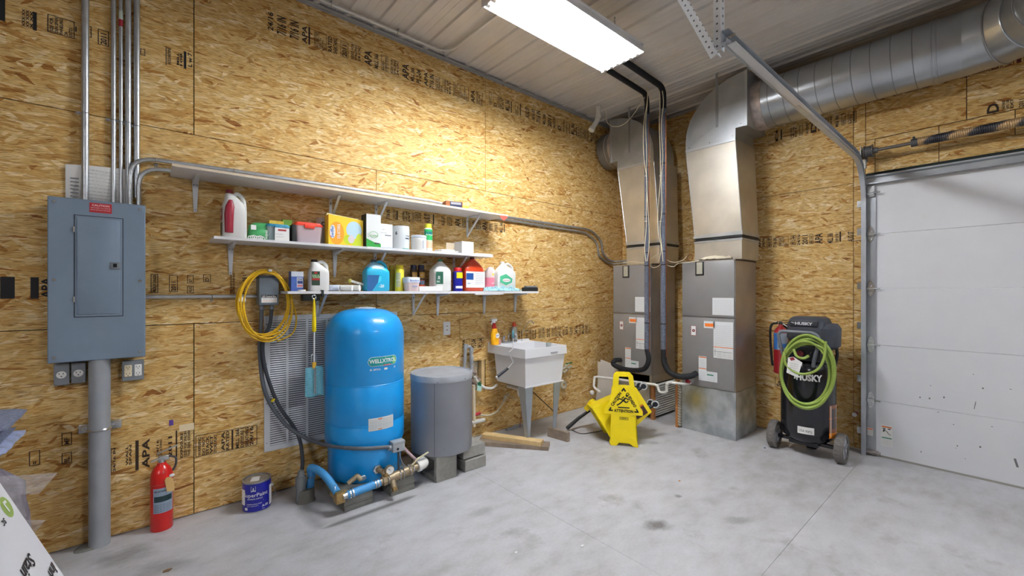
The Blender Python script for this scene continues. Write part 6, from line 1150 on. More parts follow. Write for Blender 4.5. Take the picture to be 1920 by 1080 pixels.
SP = P('spiral_duct', rgb(182, 186, 190), .30, .8, var=.1, vscale=2.5)
def ringed(m, a, b, r, n): 
    pass
DR, DC = .229, Vector((4.58, 0, 3.272))
t = thing('round_duct', 'big round galvanised duct running along the wall above the garage door', 'duct', (4.58, -2.4, 3.27))
obj('start_collar', MB().cyl((4.58, -1.812, 3.272), (4.58, -1.90, 3.272), DR+.006, n=48), P('sealed_collar', rgb(186, 172, 164), .55, .4, var=.3, vscale=16), t, smooth=50)
obj('straight_run', MB().cyl((4.58, -1.90, 3.272), (4.58, -3.03, 3.272), DR, n=64), SP, t, smooth=50)
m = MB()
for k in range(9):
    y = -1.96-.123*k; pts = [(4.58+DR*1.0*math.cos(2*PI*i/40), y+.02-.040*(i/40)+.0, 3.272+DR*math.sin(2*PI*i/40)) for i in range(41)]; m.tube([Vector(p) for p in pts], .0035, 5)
obj('spiral_rib', m, P('rib_grey', rgb(140, 144, 148), .35, .8), t)  # ribs in a darker grey than the duct
m = MB().cyl((4.58, -3.03, 3.272), (4.58, -3.09, 3.272), DR+.004, n=48); m.torus((4.58, -3.045, 3.272), DR+.004, .005, (1, 0, 0), (0, 0, 1), 48, 6); m.torus((4.58, -3.07, 3.272), DR+.004, .005, (1, 0, 0), (0, 0, 1), 48, 6); obj('joint_collar', m, SP, t, smooth=50)
obj('second_run', MB().cyl((4.58, -3.09, 3.272), (4.58, -3.20, 3.272), DR, n=64), SP, t, smooth=50)
# gored elbow turning into the room
RC = .48; cxE, cyE = 4.58-RC, -3.20; K = 5; cen = [Vector((cxE+RC*math.cos(a), cyE-RC*math.sin(a), 3.272)) for a in [k*PI/2/(K-1) for k in range(K)]]
for k in range(K-1):
    a0, a1 = k*PI/2/(K-1), (k+1)*PI/2/(K-1); m = MB(); vs = []
    for a in (a0, a1):
        rad = Vector((math.cos(a), -math.sin(a), 0)); c = Vector((cxE, cyE, 3.272))+rad*RC
        for i in range(48): q = 2*PI*i/48; vs.append(c+rad*DR*math.cos(q)+Vector((0, 0, DR*math.sin(q))))
    m.add(vs, [(i, (i+1) % 48, 48+(i+1) % 48, 48+i) for i in range(48)]); obj('elbow_gore', m, SP, t, smooth=50)
    if k < K-2:
        rad = Vector((math.cos(a1), -math.sin(a1), 0)); obj('gore_seam', MB().torus(Vector((cxE, cyE, 3.272))+rad*RC, DR+.003, .006, rad, (0, 0, 1), 48, 6), SP, t)
e_ = Vector((cxE, cyE-RC, 3.272)); obj('third_run', MB().cyl(e_, e_+Vector((-2.2, 0, 0)), DR, n=64), SP, t, smooth=50)
t = thing('round_duct', 'short round duct stub beside the left plenum near the corner', 'duct', (4.52, -.15, 3.2)); obj('stub', MB().cyl((4.52, -.235, 3.25), (4.52, -.03, 3.25), .225, n=48), P('dark_galv', rgb(140, 140, 138), .45, .6, var=.1), t, smooth=50)
m = MB().cyl((4.52, -.235, 3.25), (4.52, -.19, 3.25), .229, n=48); m.torus((4.52, -.14, 3.25), .226, .005, (1, 0, 0), (0, 0, 1), 40, 6); obj('start_collar', m, P('sealed_collar', rgb(186, 172, 164), .55, .4, var=.3, vscale=16), t, smooth=50)
# ================================================================ refrigerant lines
INS = P('foam_insulation', rgb(92, 98, 112), .75, var=.35, vscale=60, bump=.5, bscale=90); INB = P('black_insulation', rgb(16, 18, 24), .7); COP = P('copper', rgb(150, 92, 58), .35, .8)
def rline(label, x, y, top, zb, endpts, r):
    t = thing('refrigerant_line', label, 'pipe', (x, y, zb))
    obj('overhead_run', MB().tube(bend([(1.9, y-.10+top, 3.575), (x, y+top, 3.575), (x, y, 3.36)], .17, 10), r, 14), INB, t, smooth=60)
    segs = [3.36, 2.78, 2.25, 1.86, 1.72, 1.10, zb]
    for a, b_ in zip(segs[:-1], segs[1:]): obj('foam_sleeve', MB().cyl((x, y, a-.006), (x, y, b_), r*1.02, n=16), INS, t, smooth=60)
    m = MB()
    for a in segs[1:-1]: m.cyl((x, y, a-.008), (x, y, a+.004), r*1.06, n=14)
    obj('tape_band', m, BLK, t, smooth=60)
    c = bez(endpts, 8); obj('lower_bend', MB().tube(c, r*1.02, 14), INB, t, smooth=60)
    m = MB().tube([(x-.012, y-r-.005, 3.3), (x-.010, y-r-.004, 2.2), (x-.004, y-r-.006, 1.5), (x, y-r-.004, .75)], .0045, 6); obj('copper_tube', m, COP, t, smooth=60); return t
XL = 4.08
p1 = onX(1213, 400, XL).y; p2 = onX(1244, 400, XL).y
rline('left black insulated refrigerant line in front of the left air handler', XL, p1, 0, onX(1216, 655, XL).z, [(XL, p1, onX(1216, 655, XL).z), onX(1216, 676, XL), onX(1207, 692, XL), onX(1185, 694, XL), onX(1163, 690, XL), onX(1150, 683, XL), onX(1153, 676, XL+.02), onX(1163, 675, 4.22)], .026)
rline('right black insulated refrigerant line between the two air handlers', XL, p2, .0, onX(1245, 655, XL).z, [(XL, p2, onX(1245, 655, XL).z), onX(1246, 680, XL), onX(1256, 698, XL), onX(1275, 706, XL+.02), onX(1295, 705, XL+.08), onX(1306, 700, 4.22)], .029)
WC = P('wire_cream', rgb(226, 216, 188), .5)
for k, (u, lb) in enumerate(((1210, 'pair of cream thermostat wires along the left insulated line'), (1237, 'pair of cream thermostat wires along the right insulated line'))):
    t = thing('control_wire', lb, 'wire', (XL-.03, -.9, 2.5), group=None); rnd = random.Random(k+2)
    for j in range(2):
        pts = [onX(u+j*3+rnd.uniform(-3.5, 4), v, XL-.035-.004*j) for v in (150, 190, 235, 290, 340, 390, 430, 465, 490)]
        obj('strand', MB().tube(bez(pts, 6), .0042, 6), WC, t, smooth=60)
    m = MB()
    for v in (330, 415): p = onX(u+1, v, XL-.036); m.torus(p, .012, .0025, (1, 0, 0), (0, 1, 0), 12, 5)
    obj('tape', m, PAPER, t)
t = thing('control_wire', 'tangle of cream wires dangling over the tops of the air handlers', 'wire', (4.1, -1, 1.75))
for pts in ([(1213, 490), (1222, 484), (1234, 477), (1242, 476)], [(1242, 476), (1252, 488), (1265, 492), (1280, 488), (1288, 480)], [(1216, 495), (1225, 502), (1238, 496), (1243, 478)], [(1240, 476), (1248, 494), (1262, 500), (1272, 494), (1292, 492), (1310, 489)], [(1168, 492), (1185, 491), (1205, 493), (1214, 492)]):
    obj('strand', MB().tube(bez([onX(u, v, 4.16) for u, v in pts], 6), .004, 6), WC, t, smooth=60)
p = onX(1294, 483, 4.2); obj('coil_loop', MB().torus(p, .03, .004, (0, 1, 0), (0, 0, 1), 20, 6), COP, t)
t = thing('paper_sheet', 'crumpled cream paper lying on top of the right air handler', 'paper', (4.3, -1.5, 1.755)); m = MB(); vs = []; n = 10
for i in range(n+1):
    for j in range(5): a, b_ = i/n, j/4; vs.append((4.245+.05*b_, -1.36-.32*a, 1.762+.035*abs(noise.noise(Vector((a*5, b_*3, 1))))+.03*math.sin(a*3)*b_))
f = [(i*5+j, (i+1)*5+j, (i+1)*5+j+1, i*5+j+1) for i in range(n) for j in range(4)]; m.add(vs, f); m.add([(q[0], q[1], q[2]-.004) for q in vs], f); obj('sheet', m, P('paper_cream', rgb(220, 210, 186), .7), t, smooth=30)
# loop of white wire and PVC stub near the ceiling corner
a = lambda u, v, x=3.95: onX(u, v, x)
t = thing('control_wire', 'single white wire drooping from the ceiling near the corner', 'wire', tuple(a(1137, 225))); obj('strand', MB().tube(bez([a(1136, 205), a(1138, 228), a(1150, 237), a(1168, 234), a(1185, 218), a(1200, 196), (XL-.03, p1, a(1208, 172).z)], 6), .0035, 6), WC, t, smooth=60)
t = thing('drain_stub', 'white plastic pipe elbow poking down from the ceiling corner', 'pipe', tuple(onZ(1122, 205, 3.6))); q = onZ(1122, 203, 3.6); y_ = q.y
b1 = onY(1122, 218, y_); b2 = onY(1120, 226, y_); b3 = onY(1111, 240, y_+.02); m = MB().tube(bend([(q.x, q.y, 3.62), b1, b2, b3], .04, 5), .028, 14); m.cyl(b3, b3+(b3-b2).normalized()*.035, .036, n=14); m.cyl(b1+Vector((0, 0, .02)), b1-Vector((0, 0, .02)), .034, n=14); obj('pipe', m, PVCW, t, smooth=60)
# condensate drain
d = lambda u, v, x=4.06: onX(u, v, x)
t = thing('condensate_drain', 'white plastic drain pipe with a trap across the front of the left air handler', 'pipe', tuple(d(1170, 713)))
m = MB().tube(bend([d(1126, 735, 3.95), d(1113, 726, 3.97), d(1115, 706, 4.0), d(1150, 710), d(1233, 722), d(1236, 736), d(1250, 736), d(1250, 716), d(1282, 720, 4.12), d(1294, 718, 4.24)], .035, 5), .0135, 12); obj('pipe', m, PVCW, t, smooth=60)
m = MB()
for u, v in ((1115, 708), (1232, 723), (1251, 720)): p = d(u, v); m.ball(p, .019, 10)
p = d(1110, 736, 3.9); m.ball(p, .028, 12); obj('fitting', m, PVCW, t); m = MB().cyl(d(1288, 714, 4.15), d(1292, 716, 4.2), .018, n=10); obj('red_valve', m, P('fitting_red', rgb(168, 40, 52), .4), t)
# ================================================================ yellow wet-floor sign and tipped mop bucket
SB = (onZ(1146, 836)+onZ(1194, 837))/2; fdir = Vector((CX-SB.x, CY-SB.y, 0)).normalized()      # sign faces the camera roughly
fdir = Vector((-.82, -.57, 0)); rgt = Vector((fdir.y*-1, fdir.x, 0)); rgt = Vector((-fdir.y*-1, fdir.x*-1, 0)) if False else Vector((-fdir.y, fdir.x, 0))
if rgt.dot(Vector((_rx, _ry, 0))) < 0: rgt = -rgt
sc = pr_scale = 790/((SB.x*_fx)+((SB.y-CY)*_fy))
def px(n): return n/sc
SO = SB+Vector((0, 0, 0)); UPV = Vector((0, 0, 1))
t = thing('floor_sign', 'yellow wet-floor caution sign standing upright in front of the mop bucket', 'sign', (SB.x, SB.y, 0))
def sgn_poly(pts): return [(px(a), px(b)) for a, b in pts]     # measured on the sign: a right, b up
lean = (UPV+(-fdir)*.06).normalized(); TH = -fdir*.035
body = [(-23, 18), (23, 18), (22, 58), (22, 61), (44, 61), (46, 66), (18, 100), (17, 120), (14, 134), (8, 139), (-16, 139), (-21, 132), (-22, 100), (-29, 70), (-30, 62), (-24, 61)]
body = [(-25, 16), (22, 16), (21, 62), (30, 62), (22, 90), (18, 120), (16, 130), (10, 137), (-14, 137), (-19, 131), (-21, 118), (-24, 90), (-29, 62), (-24, 62)]
hole = (-9, 113, 12, 128)
m = MB(); O = SO
# plate pieces around the hand hole
for poly in ([(-25, 16), (22, 16), (21, 62), (-24, 62)], [(-30, 60), (30, 60), (19, 112), (-21, 112)], [(-21, 112), (-10, 112), (-9, 129), (-17, 135), (-19.5, 131)], [(10, 112), (19, 112), (16.5, 130), (12, 135), (8, 129)], [(-9, 129), (8, 129), (12, 135), (10, 137), (-14, 137), (-17, 135)]):
    m.prism(sgn_poly(poly), O, rgt, lean, TH)
obj('front_leaf', m, YEL, t, smooth=0)
m = MB().prism(sgn_poly([(-24, 16), (-27, 6), (-24, 0), (-14, 0), (-9, 6), (10, 6), (17, 1), (26, -1), (24, 8), (22, 16)]), O+fdir*.008, rgt, lean, TH*1.4); obj('foot', m, YEL, t, smooth=0)
m = MB()
for poly in ([(-26, 0), (-18, 0), (-21, 112), (-23, 112)], [(18, 0), (26, 0), (19, 112), (17, 112)], [(-23, 60), (20, 60), (19, 112), (-23, 112)]): m.prism(sgn_poly(poly), O-fdir*.16, rgt, (UPV+fdir*.22).normalized(), TH*.3)
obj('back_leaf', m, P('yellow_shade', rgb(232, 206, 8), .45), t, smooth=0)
m = MB(); m.prism(sgn_poly([(-12, -0), (-14, 45), (12, 45), (10, 0)]), O+lean*px(16)+fdir*.003, rgt, lean, fdir*.004); m.tube([O+rgt*px(a)+lean*px(b)+fdir*.003 for a, b in ((-34, 59), (-4, 113), (3, 114), (33, 59), (-34, 59))], .004, 6); m.prism(sgn_poly([(-36, 59), (34, 59), (34, 66), (8, 108), (3, 113), (-4, 113), (-8, 109), (-36, 66)]), O, rgt, lean, fdir*.006); obj('raised_triangle', m, YEL, t, smooth=0)
F0 = O+fdir*.0075; f = flat(F0, rgt, lean); m = MB(); cs_ = [(px(-27), px(65)), (px(25.5), px(65)), (px(-.5), px(107))]
def rline2(m, p, q, w_): m.line(f, p[0], p[1], q[0], q[1], w_)
def lerp2(p, q, s): return (p[0]+(q[0]-p[0])*s, p[1]+(q[1]-p[1])*s)
for i in range(3):
    p, q, r_ = cs_[i], cs_[(i+1) % 3], cs_[i-1]; rline2(m, p, lerp2(p, q, .13), .013); rline2(m, p, lerp2(p, r_, .13), .013); m.disc(f, p[0], p[1], .0065, 10)
m.text('ATTENTION', f, px(-.7), px(62.7), px(5.2), wid=px(35), al='C', bold=.04)
ang = math.atan2(42, 26.5); p = lerp2(cs_[0], cs_[2], .20); m.text('CAUTION', f, p[0]+px(1.5), p[1]-px(1), px(5.2), wid=px(30), rot=ang, bold=.04)
p = lerp2(cs_[2], cs_[1], .19); m.text('CUIDADO', f, p[0]-px(1.5), p[1]-px(1), px(5.2), wid=px(30), rot=-math.atan2(42, 26), bold=.04)
for a0, b0, a1, b1, w_ in ((-7, 79, -1, 85, 2.6), (-1, 85, 3, 90, 3), (3, 90, 9, 86, 2), (-1, 85, 4, 81, 2.8), (4, 81, 8, 84, 2), (-1, 85, -9, 88, 2.2), (-9, 88, -12, 84, 2), (-7, 79, -13, 75, 2.4), (0, 92, -4, 88, 2)): m.line(f, px(a0), px(b0), px(a1), px(b1), px(w_))
m.disc(f, px(5), px(94), px(2.2), 10); m.line(f, px(-11), px(71.5), px(10), px(71.5), px(2.2)); obj('sign_print', m, INK, t, smooth=0)
f2 = flat(O+fdir*.0085, rgt, lean); m = MB(); m.frame(f2, px(-8), px(8), px(49), px(54), px(1)); m.patch(f2, px(-5), px(5), px(51), px(52.5)); obj('maker_plate', m, P('plate_darkyellow', rgb(120, 104, 20), .5), t, smooth=0)
# bucket lying on its side behind the sign
BX = SB-fdir*.27+Vector((0, 0, .27)); ax = (rgt*.72+UPV*.46-fdir*.25).normalized()   # mouth -> base direction
t = thing('mop_bucket', 'yellow mop bucket tipped on its side behind the caution sign, wheels up', 'bucket', (BX.x, BX.y, 0))
u1 = ax.cross(fdir).normalized(); u2 = ax.cross(u1).normalized()
C1 = BX+ax*.20; C0 = BX-ax*.27
def ringpts(c, a, b): return [c+u1*a*sx+u2*b*sy for sx, sy in ((-1, -1), (-.6, -1.0), (.6, -1.0), (1, -1), (1, -.5), (1, .5), (1, 1), (.6, 1), (-.6, 1), (-1, 1), (-1, .5), (-1, -.5))]
m = MB(); A = ringpts(C0, .20, .15); B = ringpts(C1, .135, .11); Ai = ringpts(C0, .19, .14); Bi = ringpts(C1-ax*.01, .125, .10); n = 12
m.add(A+B+Ai+Bi, [(i, (i+1) % n, n+(i+1) % n, n+i) for i in range(n)]+[tuple(range(n, 2*n))]+[(i, (i+1) % n, 2*n+(i+1) % n, 2*n+i) for i in range(n)]+[(2*n+i, 2*n+(i+1) % n, 3*n+(i+1) % n, 3*n+i) for i in range(n)]+[tuple(range(3*n, 4*n))])
obj('tub', m, YEL, t, smooth=0)
m = MB().tube([A[i] for i in range(n)], .010, 6, closed=True); obj('rim', m, YEL, t)
# pouring spout / wringer at the mouth
sp = C0-u1*(.0)+rgt*(-.0); m = MB().loft([(0, 0, 0, .05, .04, 4), (.10, 0, 0, .035, .03, 4)], 16); 
q0 = onX(1104, 762, BX.x-.12); m = MB().obox(q0+Vector((.02, -.04, .06)), q0+Vector((-.0, .02, -.03)), .10, .05); obj('spout', m, YEL, t, smooth=0)
for s1, s2 in ((-.8, .75), (.8, .75), (-.8, -.75), (.8, -.75)):
    hub = C1+u1*.125*s1+u2*.10*s2; ob_ = MB().cyl(hub, hub+ax*.045, .016, n=12); ob_.box(tuple(hub+ax*.05-Vector((.012, .012, .012))), tuple(hub+ax*.05+Vector((.012, .012, .012)))); o = obj('caster', ob_, P('caster_dark', rgb(34, 38, 46), .5, .2), t)
    wc = hub+ax*.075; m = MB().cyl(wc-fdir*(-.014), wc-fdir*.014, .036, n=22); obj('wheel', m, P('wheel_navy', rgb(30, 34, 44), .5), o); m = MB().torus(wc+fdir*.012, .031, .007, rgt, UPV, 22, 8); obj('tyre_rim', m, P('rim_palegrey', rgb(190, 194, 198), .5), o)
lp = SB+rgt*px(30)-fdir*.10+Vector((0, 0, px(45))); m = MB(); g = flat(BX+ax*.0+(-u2 if u2.dot(fdir) < 0 else u2)*.139, ax, ax.cross(fdir)*-1)
f3 = flat(SB-fdir*.12+rgt*px(20)+UPV*px(28), (rgt*.85+UPV*.5).normalized(), (UPV*.85-rgt*.5).normalized())
side = u2 if u2.dot(fdir) > 0 else -u2; pc = BX+ax*.06+side*.137
f3 = flat(pc, ax, ax.cross(side).normalized()*(-1 if ax.cross(side).z < 0 else 1)); m.patch(f3, -.02, .10, -.115, -.02); m.cm = 1; m.disc(flat(pc+side*.001, ax, f3(0, 1)-f3(0, 0)), .04, -.06, .028, 18); m.cm = 2; m.patch(flat(pc+side*.001, ax, f3(0, 1)-f3(0, 0)), -.018, .098, -.033, -.022); obj('danger_label', m, [P('label_brownblack', rgb(60, 34, 24), .5), P('label_pinkish', rgb(214, 120, 110), .5), P('label_orange', rgb(232, 120, 40), .6)], t, smooth=0)
h0 = onZ(1063, 803, .03); h1 = onX(1108, 768, h0.x+.30); t = thing('black_hose_wand', 'straight black wand leaning from the floor up to the yellow bucket', 'wand', tuple(h0)); m = MB().tube([h0, h0.lerp(h1, .5)+Vector((0, 0, .01)), h1], [.020, .017, .014], 12); obj('tube', m, BLK, t, smooth=60)
m = MB().cyl(h1, h1+(h1-h0).normalized()*.05, .02, n=10); obj('cuff', m, BLK, t)
m = MB().tube(bez([h0+Vector((.05, -.02, -.022)), onZ(1090, 813, .006), onZ(1115, 810, .006), onZ(1135, 806, .006)], 6), .004, 6); t = thing('thin_cable', 'thin dark cable on the floor between the board and the yellow sign', 'cable', (h0.x, h0.y, 0)); obj('strand', m, P('wire_dark', rgb(70, 68, 66), .6), t, smooth=60)
# ================================================================ air compressor
WR_, WL_ = onZ(1577, 869), onZ(1452, 837)       # where the two tyres touch the floor
ax_ = Vector((0, -1, 0)); cxp, cyp = 4.46, -2.255; TRd = .205
t = thing('air_compressor', 'black upright air compressor on two wheels with a green hose around it', 'air compressor', (cxp, cyp, 0))
NV = P('compressor_black', rgb(7, 10, 22), .25, coat=.5); PL = P('shroud_charcoal', rgb(62, 66, 76), .5)
prof = [(.08, .115), (.15, .125), (.19, .16), (TRd, .22), (TRd, .74), (.197, .79), (.17, .835), (.12, .865), (.06, .875)]
obj('tank', MB().lathe(prof, (cxp, cyp, 0), 56), NV, t, smooth=50)
m = MB().loft([(.80, cxp, cyp, .14, .15, 3), (.90, cxp-.01, cyp, .15, .16, 3), (.97, cxp, cyp, .13, .15, 3)], 28); obj('pump_deck', m, P('deck_black', rgb(24, 26, 32), .4), t, smooth=50)
m = MB().loft([(1.0, cxp-.02, cyp-.02, .15, .135, 4), (1.03, cxp-.02, cyp-.02, .165, .155, 4), (1.15, cxp-.02, cyp-.02, .165, .150, 4), (1.20, cxp-.02, cyp-.02, .14, .13, 4), (1.215, cxp-.02, cyp-.02, .11, .11, 4)], 32); o = obj('shroud', m, PL, t, smooth=45)
m = MB().loft([(.94, cxp-.03, cyp-.15, .08, .06, 2.4), (.97, cxp-.04, cyp-.155, .12, .085, 2.6), (1.12, cxp-.04, cyp-.155, .13, .09, 2.6), (1.16, cxp-.03, cyp-.15, .10, .07, 2.4)], 28); obj('filter_housing', m, PL, o, smooth=45)
m = MB().rbox((cxp-.192, cyp-.12, 1.135), (cxp-.15, cyp+.09, 1.185), .008); obj('badge_bar', m, P('shroud_dark', rgb(44, 48, 56), .45), o)
lf = flat((cxp-.1935, cyp+.075, 1.15), (0, -1, 0), (0, 0, 1)); m = MB(); m.text('HUSKY', lf, .03, 0, .022, wid=.13, bold=.05); m.shape(lf, [(0, .018), (.022, .010), (.025, .014), (.004, .022)]); obj('shroud_lettering', m, P('letter_grey', rgb(206, 208, 212), .4), o, smooth=0)
cd = math.degrees(math.atan2(CY-cyp, CX-cxp)); f = around(cxp, cyp, TRd+.0012, cd); g = around(cxp, cyp, TRd+.002, cd)
m = MB(); m.text('HUSKY', f, -.085, .675, .052, wid=.19, bold=.05); m.shape(f, [(-.13, .735), (-.10, .70), (-.105, .678), (-.092, .678), (-.088, .71), (-.11, .74)]); obj('tank_lettering', m, PAPER, t, smooth=0)
m = MB(); m.patch(f, -.075, .045, .215, .275, 8); m.cm = 1; m.text('USA 90PSI', g, -.065, .232, .022, wid=.095, rot=-.06); obj('small_tag', m, [PAPER, INK], t, smooth=0)
m = MB(); a0, a1 = .165, .29; m.patch(f, a0, a1, .19, .47, 8); m.cm = 1; m.patch(g, a0+.03, a1-.06, .27, .44, 4); m.patch(g, a1-.05, a1-.01, .27, .44, 3); m.cm = 2; m.patch(g, a0+.015, a0+.022, .2, .465, 1); m.patch(g, a1-.03, a1-.024, .2, .465, 1); m.cm = 3; m.patch(g, a0, a1, .19, .235, 8); m.patch(g, a0, a1, .355, .362, 8); obj('warning_label', m, [P('label_rust', rgb(150, 96, 70), .5), P('label_darkgrey', rgb(70, 72, 78), .5), PAPER, P('label_orange2', rgb(236, 140, 30), .5)], t, smooth=0)
m = MB()
for s, yy in ((1, WL_.y+.0), (-1, WR_.y)): m.rbox((4.385, min(yy, cyp), .098), (4.425, max(yy, cyp), .128), .004)
m.rbox((4.34, -2.36, .09), (4.42, -2.14, .14), .006); m.rbox((4.58, -2.29, .002), (4.62, -2.21, .14), .006); obj('axle_bar', m, NV, t)
for yy in (WL_.y, WR_.y):
    s = 1 if yy > cyp else -1; wx = 4.395; R_ = .122; wz = R_
    m = MB(); pr_ = [(-.026, R_*.70), (-.032, R_*.82), (-.032, R_*.93), (-.022, R_), (.022, R_), (.032, R_*.93), (.032, R_*.82), (.026, R_*.70)]
    vs = []; n = 44
    for a_, r_ in pr_:
        for i in range(n): q = 2*PI*i/n; rr = r_*(1.0+(.018 if i % 2 and r_ > R_*.9 else 0)); vs.append((wx+rr*math.cos(q), yy+a_, wz+rr*math.sin(q)))
    m.add(vs, [(k*n+i, k*n+(i+1) % n, (k+1)*n+(i+1) % n, (k+1)*n+i) for k in range(len(pr_)-1) for i in range(n)]); w_o = obj('wheel', m, P('tyre_grey', rgb(112, 108, 104), .8, var=.25, vscale=60, bump=.6, bscale=120), t, smooth=0)
    m = MB().cyl((wx, yy-.022, wz), (wx, yy+.022, wz), R_*.72, n=32); m.cyl((wx, yy-.032, wz), (wx, yy+.032, wz), R_*.2, n=16)
    for k in range(3): a_ = 2*PI*k/3+.5; m.obox((wx+.02*math.cos(a_), yy-.026, wz+.02*math.sin(a_)), (wx+.062*math.cos(a_), yy-.026, wz+.062*math.sin(a_)), .016, .01)
    obj('hub', m, P('hub_grey', rgb(160, 162, 166), .45), w_o)
# handle frame
m = MB(); hx = cxp-.235; y0, y1 = cyp+.135, cyp-.105
m.tube(bend([(cxp-.14, cyp+.06, .79), (hx, y0-.01, .88), (hx-.01, y0+.025, 1.06), (hx-.005, y0, 1.09), (hx-.005, y1, 1.09), (hx-.01, y1-.04, 1.05), (hx, y1-.0, .86), (cxp-.15, y1+.03, .78)], .03, 5), .014, 10); obj('handle', m, P('handle_grey', rgb(110, 114, 122), .4), t, smooth=60)
m = MB().cyl((cxp-.20, cyp+.0, .90), (cxp-.235, cyp+.0, .905), .026, n=20); obj('regulator_knob', m, P('knob_darkred', rgb(110, 30, 40), .4), t); m = MB().cyl((cxp-.19, cyp-.09, .88), (cxp-.21, cyp-.09, .885), .02, n=16); m.rbox((cxp-.19, cyp-.14, .84), (cxp-.15, cyp+.10, .97), .01); m.tube(bez([(cxp-.19, cyp-.06, .85), (cxp-.23, cyp-.07, .89), (cxp-.22, cyp-.09, .93), (cxp-.18, cyp-.10, .92)], 5), .012, 8); obj('control_panel', m, P('deck_black', rgb(24, 26, 32), .4), t)
m = MB().tube(bez([(cxp-.03, cyp-.20, .78), (cxp-.06, cyp-.225, .92), (cxp-.03, cyp-.19, 1.02)], 6), .012, 8); obj('discharge_tube', m, BLK, t, smooth=60)
# hose
t = thing('air_hose', 'coiled lime green air hose hung on the air compressor', 'hose', (cxp-.25, cyp, .7)); HG = P('hose_green', rgb(146, 168, 78), .4, var=.06, vscale=20)
def hp_(u, v, k): return onX(u, v, cxp-.262-.010*k)
loops = [(1512, 706, 46, 64), (1514, 694, 50, 58), (1508, 700, 44, 60), (1518, 699, 52, 68), (1511, 690, 47, 62), (1516, 703, 50, 58)]
pts = []
for k, (cu, cv, ru, rv) in enumerate(loops):
    nu, nv, nru, nrv = loops[(k+1) % len(loops)]
    for i in range(18):
        s = i/18; a_ = PI/2+2*PI*s; cu_, cv_, ru_, rv_ = (cu+(nu-cu)*s, cv+(nv-cv)*s, ru+(nru-ru)*s, rv+(nrv-rv)*s); pts.append(hp_(cu_+ru_*math.cos(a_), cv_-rv_*math.sin(a_)*(1 if math.sin(a_) > 0 else 1.02), (k*2) % 5+math.sin(a_*2)))
obj('coil', MB().tube(bez(pts, 3), .0105, 9), HG, t, smooth=60)
m = MB().tube(bez([hp_(1488, 655, 3), hp_(1494, 668, 5), hp_(1506, 672, 5), hp_(1517, 667, 4)], 6), .0115, 9); m.tube(bez([hp_(1470, 660, 5), hp_(1475, 685, 7), hp_(1500, 701, 8), hp_(1530, 695, 8), hp_(1545, 672, 7), hp_(1548, 640, 5)], 6), .0105, 9); obj('loose_loop', m, HG, t, smooth=60)
c = hp_(1488, 688, 8); t = thing('paper_tag', 'white paper tag hanging on the green hose', 'tag', tuple(c)); m = MB().prism([(-.052, -.055), (.03, -.085), (.062, .045), (.0, .085), (-.04, .075)], c, (0, -1, 0), (0, 0, 1), (-.0015, 0, 0)); obj('card', m, PAPER, t, smooth=0)
m = MB(); cc_ = Vector(c)+Vector((-.0022, 0, 0)); g = flat(cc_, (0, -1, 0)); m.shape(g, [(-.03, .072), (.0, .083), (.012, .062), (-.018, .05)]); m.cm = 1
for k in range(4): m.text('inspect before use', g, -.03, .03-.018*k, .006, wid=.065, rot=-.15)
obj('print', m, [P('tag_darkred', rgb(150, 40, 50), .5), INKG], t, smooth=0)
# wall-mounted extinguisher behind the compressor
E = onX(1464, 650, 4.80); x, y = 4.80, E.y; z0 = onX(1464, 690, 4.80).z-.0; z1 = onX(1464, 612, 4.80).z; R_ = .062
t = thing('fire_extinguisher', 'red fire extinguisher with a blue label hanging on the wall beside the compressor', 'fire extinguisher', (x, y, z0)); hh = z1-z0
obj('cylinder', MB().lathe([(R_*.9, -.05), (R_, -.04), (R_, hh*.82), (R_*.9, hh*.9), (R_*.6, hh*.97), (R_*.35, hh), (R_*.3, hh+.02)], (x, y, z0), 32), P('extinguisher_red2', rgb(170, 28, 34), .3, coat=.3), t, smooth=50)
cd = math.degrees(math.atan2(CY-y, CX-x)); f = around(x, y, R_+.001, cd); m = MB(); m.patch(f, -.075, .075, z0+hh*.45, z0+hh*.85, 12); m.cm = 1; m.patch(around(x, y, R_+.002, cd), -.073, -.03, z0+hh*.46, z0+hh*.84, 6); m.patch(around(x, y, R_+.002, cd), -.02, .06, z0+hh*.5, z0+hh*.6, 6); obj('label', m, [P('label_steel', rgb(160, 172, 186), .4), P('label_blue9', rgb(60, 120, 190), .4)], t, smooth=0)
m = MB().obox((x-.01, y+.02, z1+.03), (x-.03, y-.07, z1+.045), .02, .008); m.obox((x-.01, y+.03, z1+.045), (x-.03, y-.10, z1+.075), .02, .006); m.cyl((x, y, z1), (x, y, z1+.045), .016, n=12); obj('valve', m, P('valve_darkgrey', rgb(80, 82, 86), .4, .5), t)
m = MB().tube(bez([(x-.02, y+.02, z1+.035), (x-.03, y+.075, z1+.01), (x-.03, y+.085, z1-.12), (x-.03, y+.07, z0+.06), (x-.03, y+.06, z0+.02)], 6), .011, 9); obj('hose', m, BLK, t, smooth=60)
m = MB().box((4.86, y-.03, z0+.1), (4.888, y+.03, z1+.02)); obj('wall_bracket', m, DARK, t, smooth=0); m = MB().tube([(x-.04, y-.03, z1+.03), (x-.05, y-.08, z1+.0), (x-.05, y-.10, z1-.03)], .005, 6); obj('pull_strap', m, P('strap_white', rgb(210, 210, 208), .5), t)
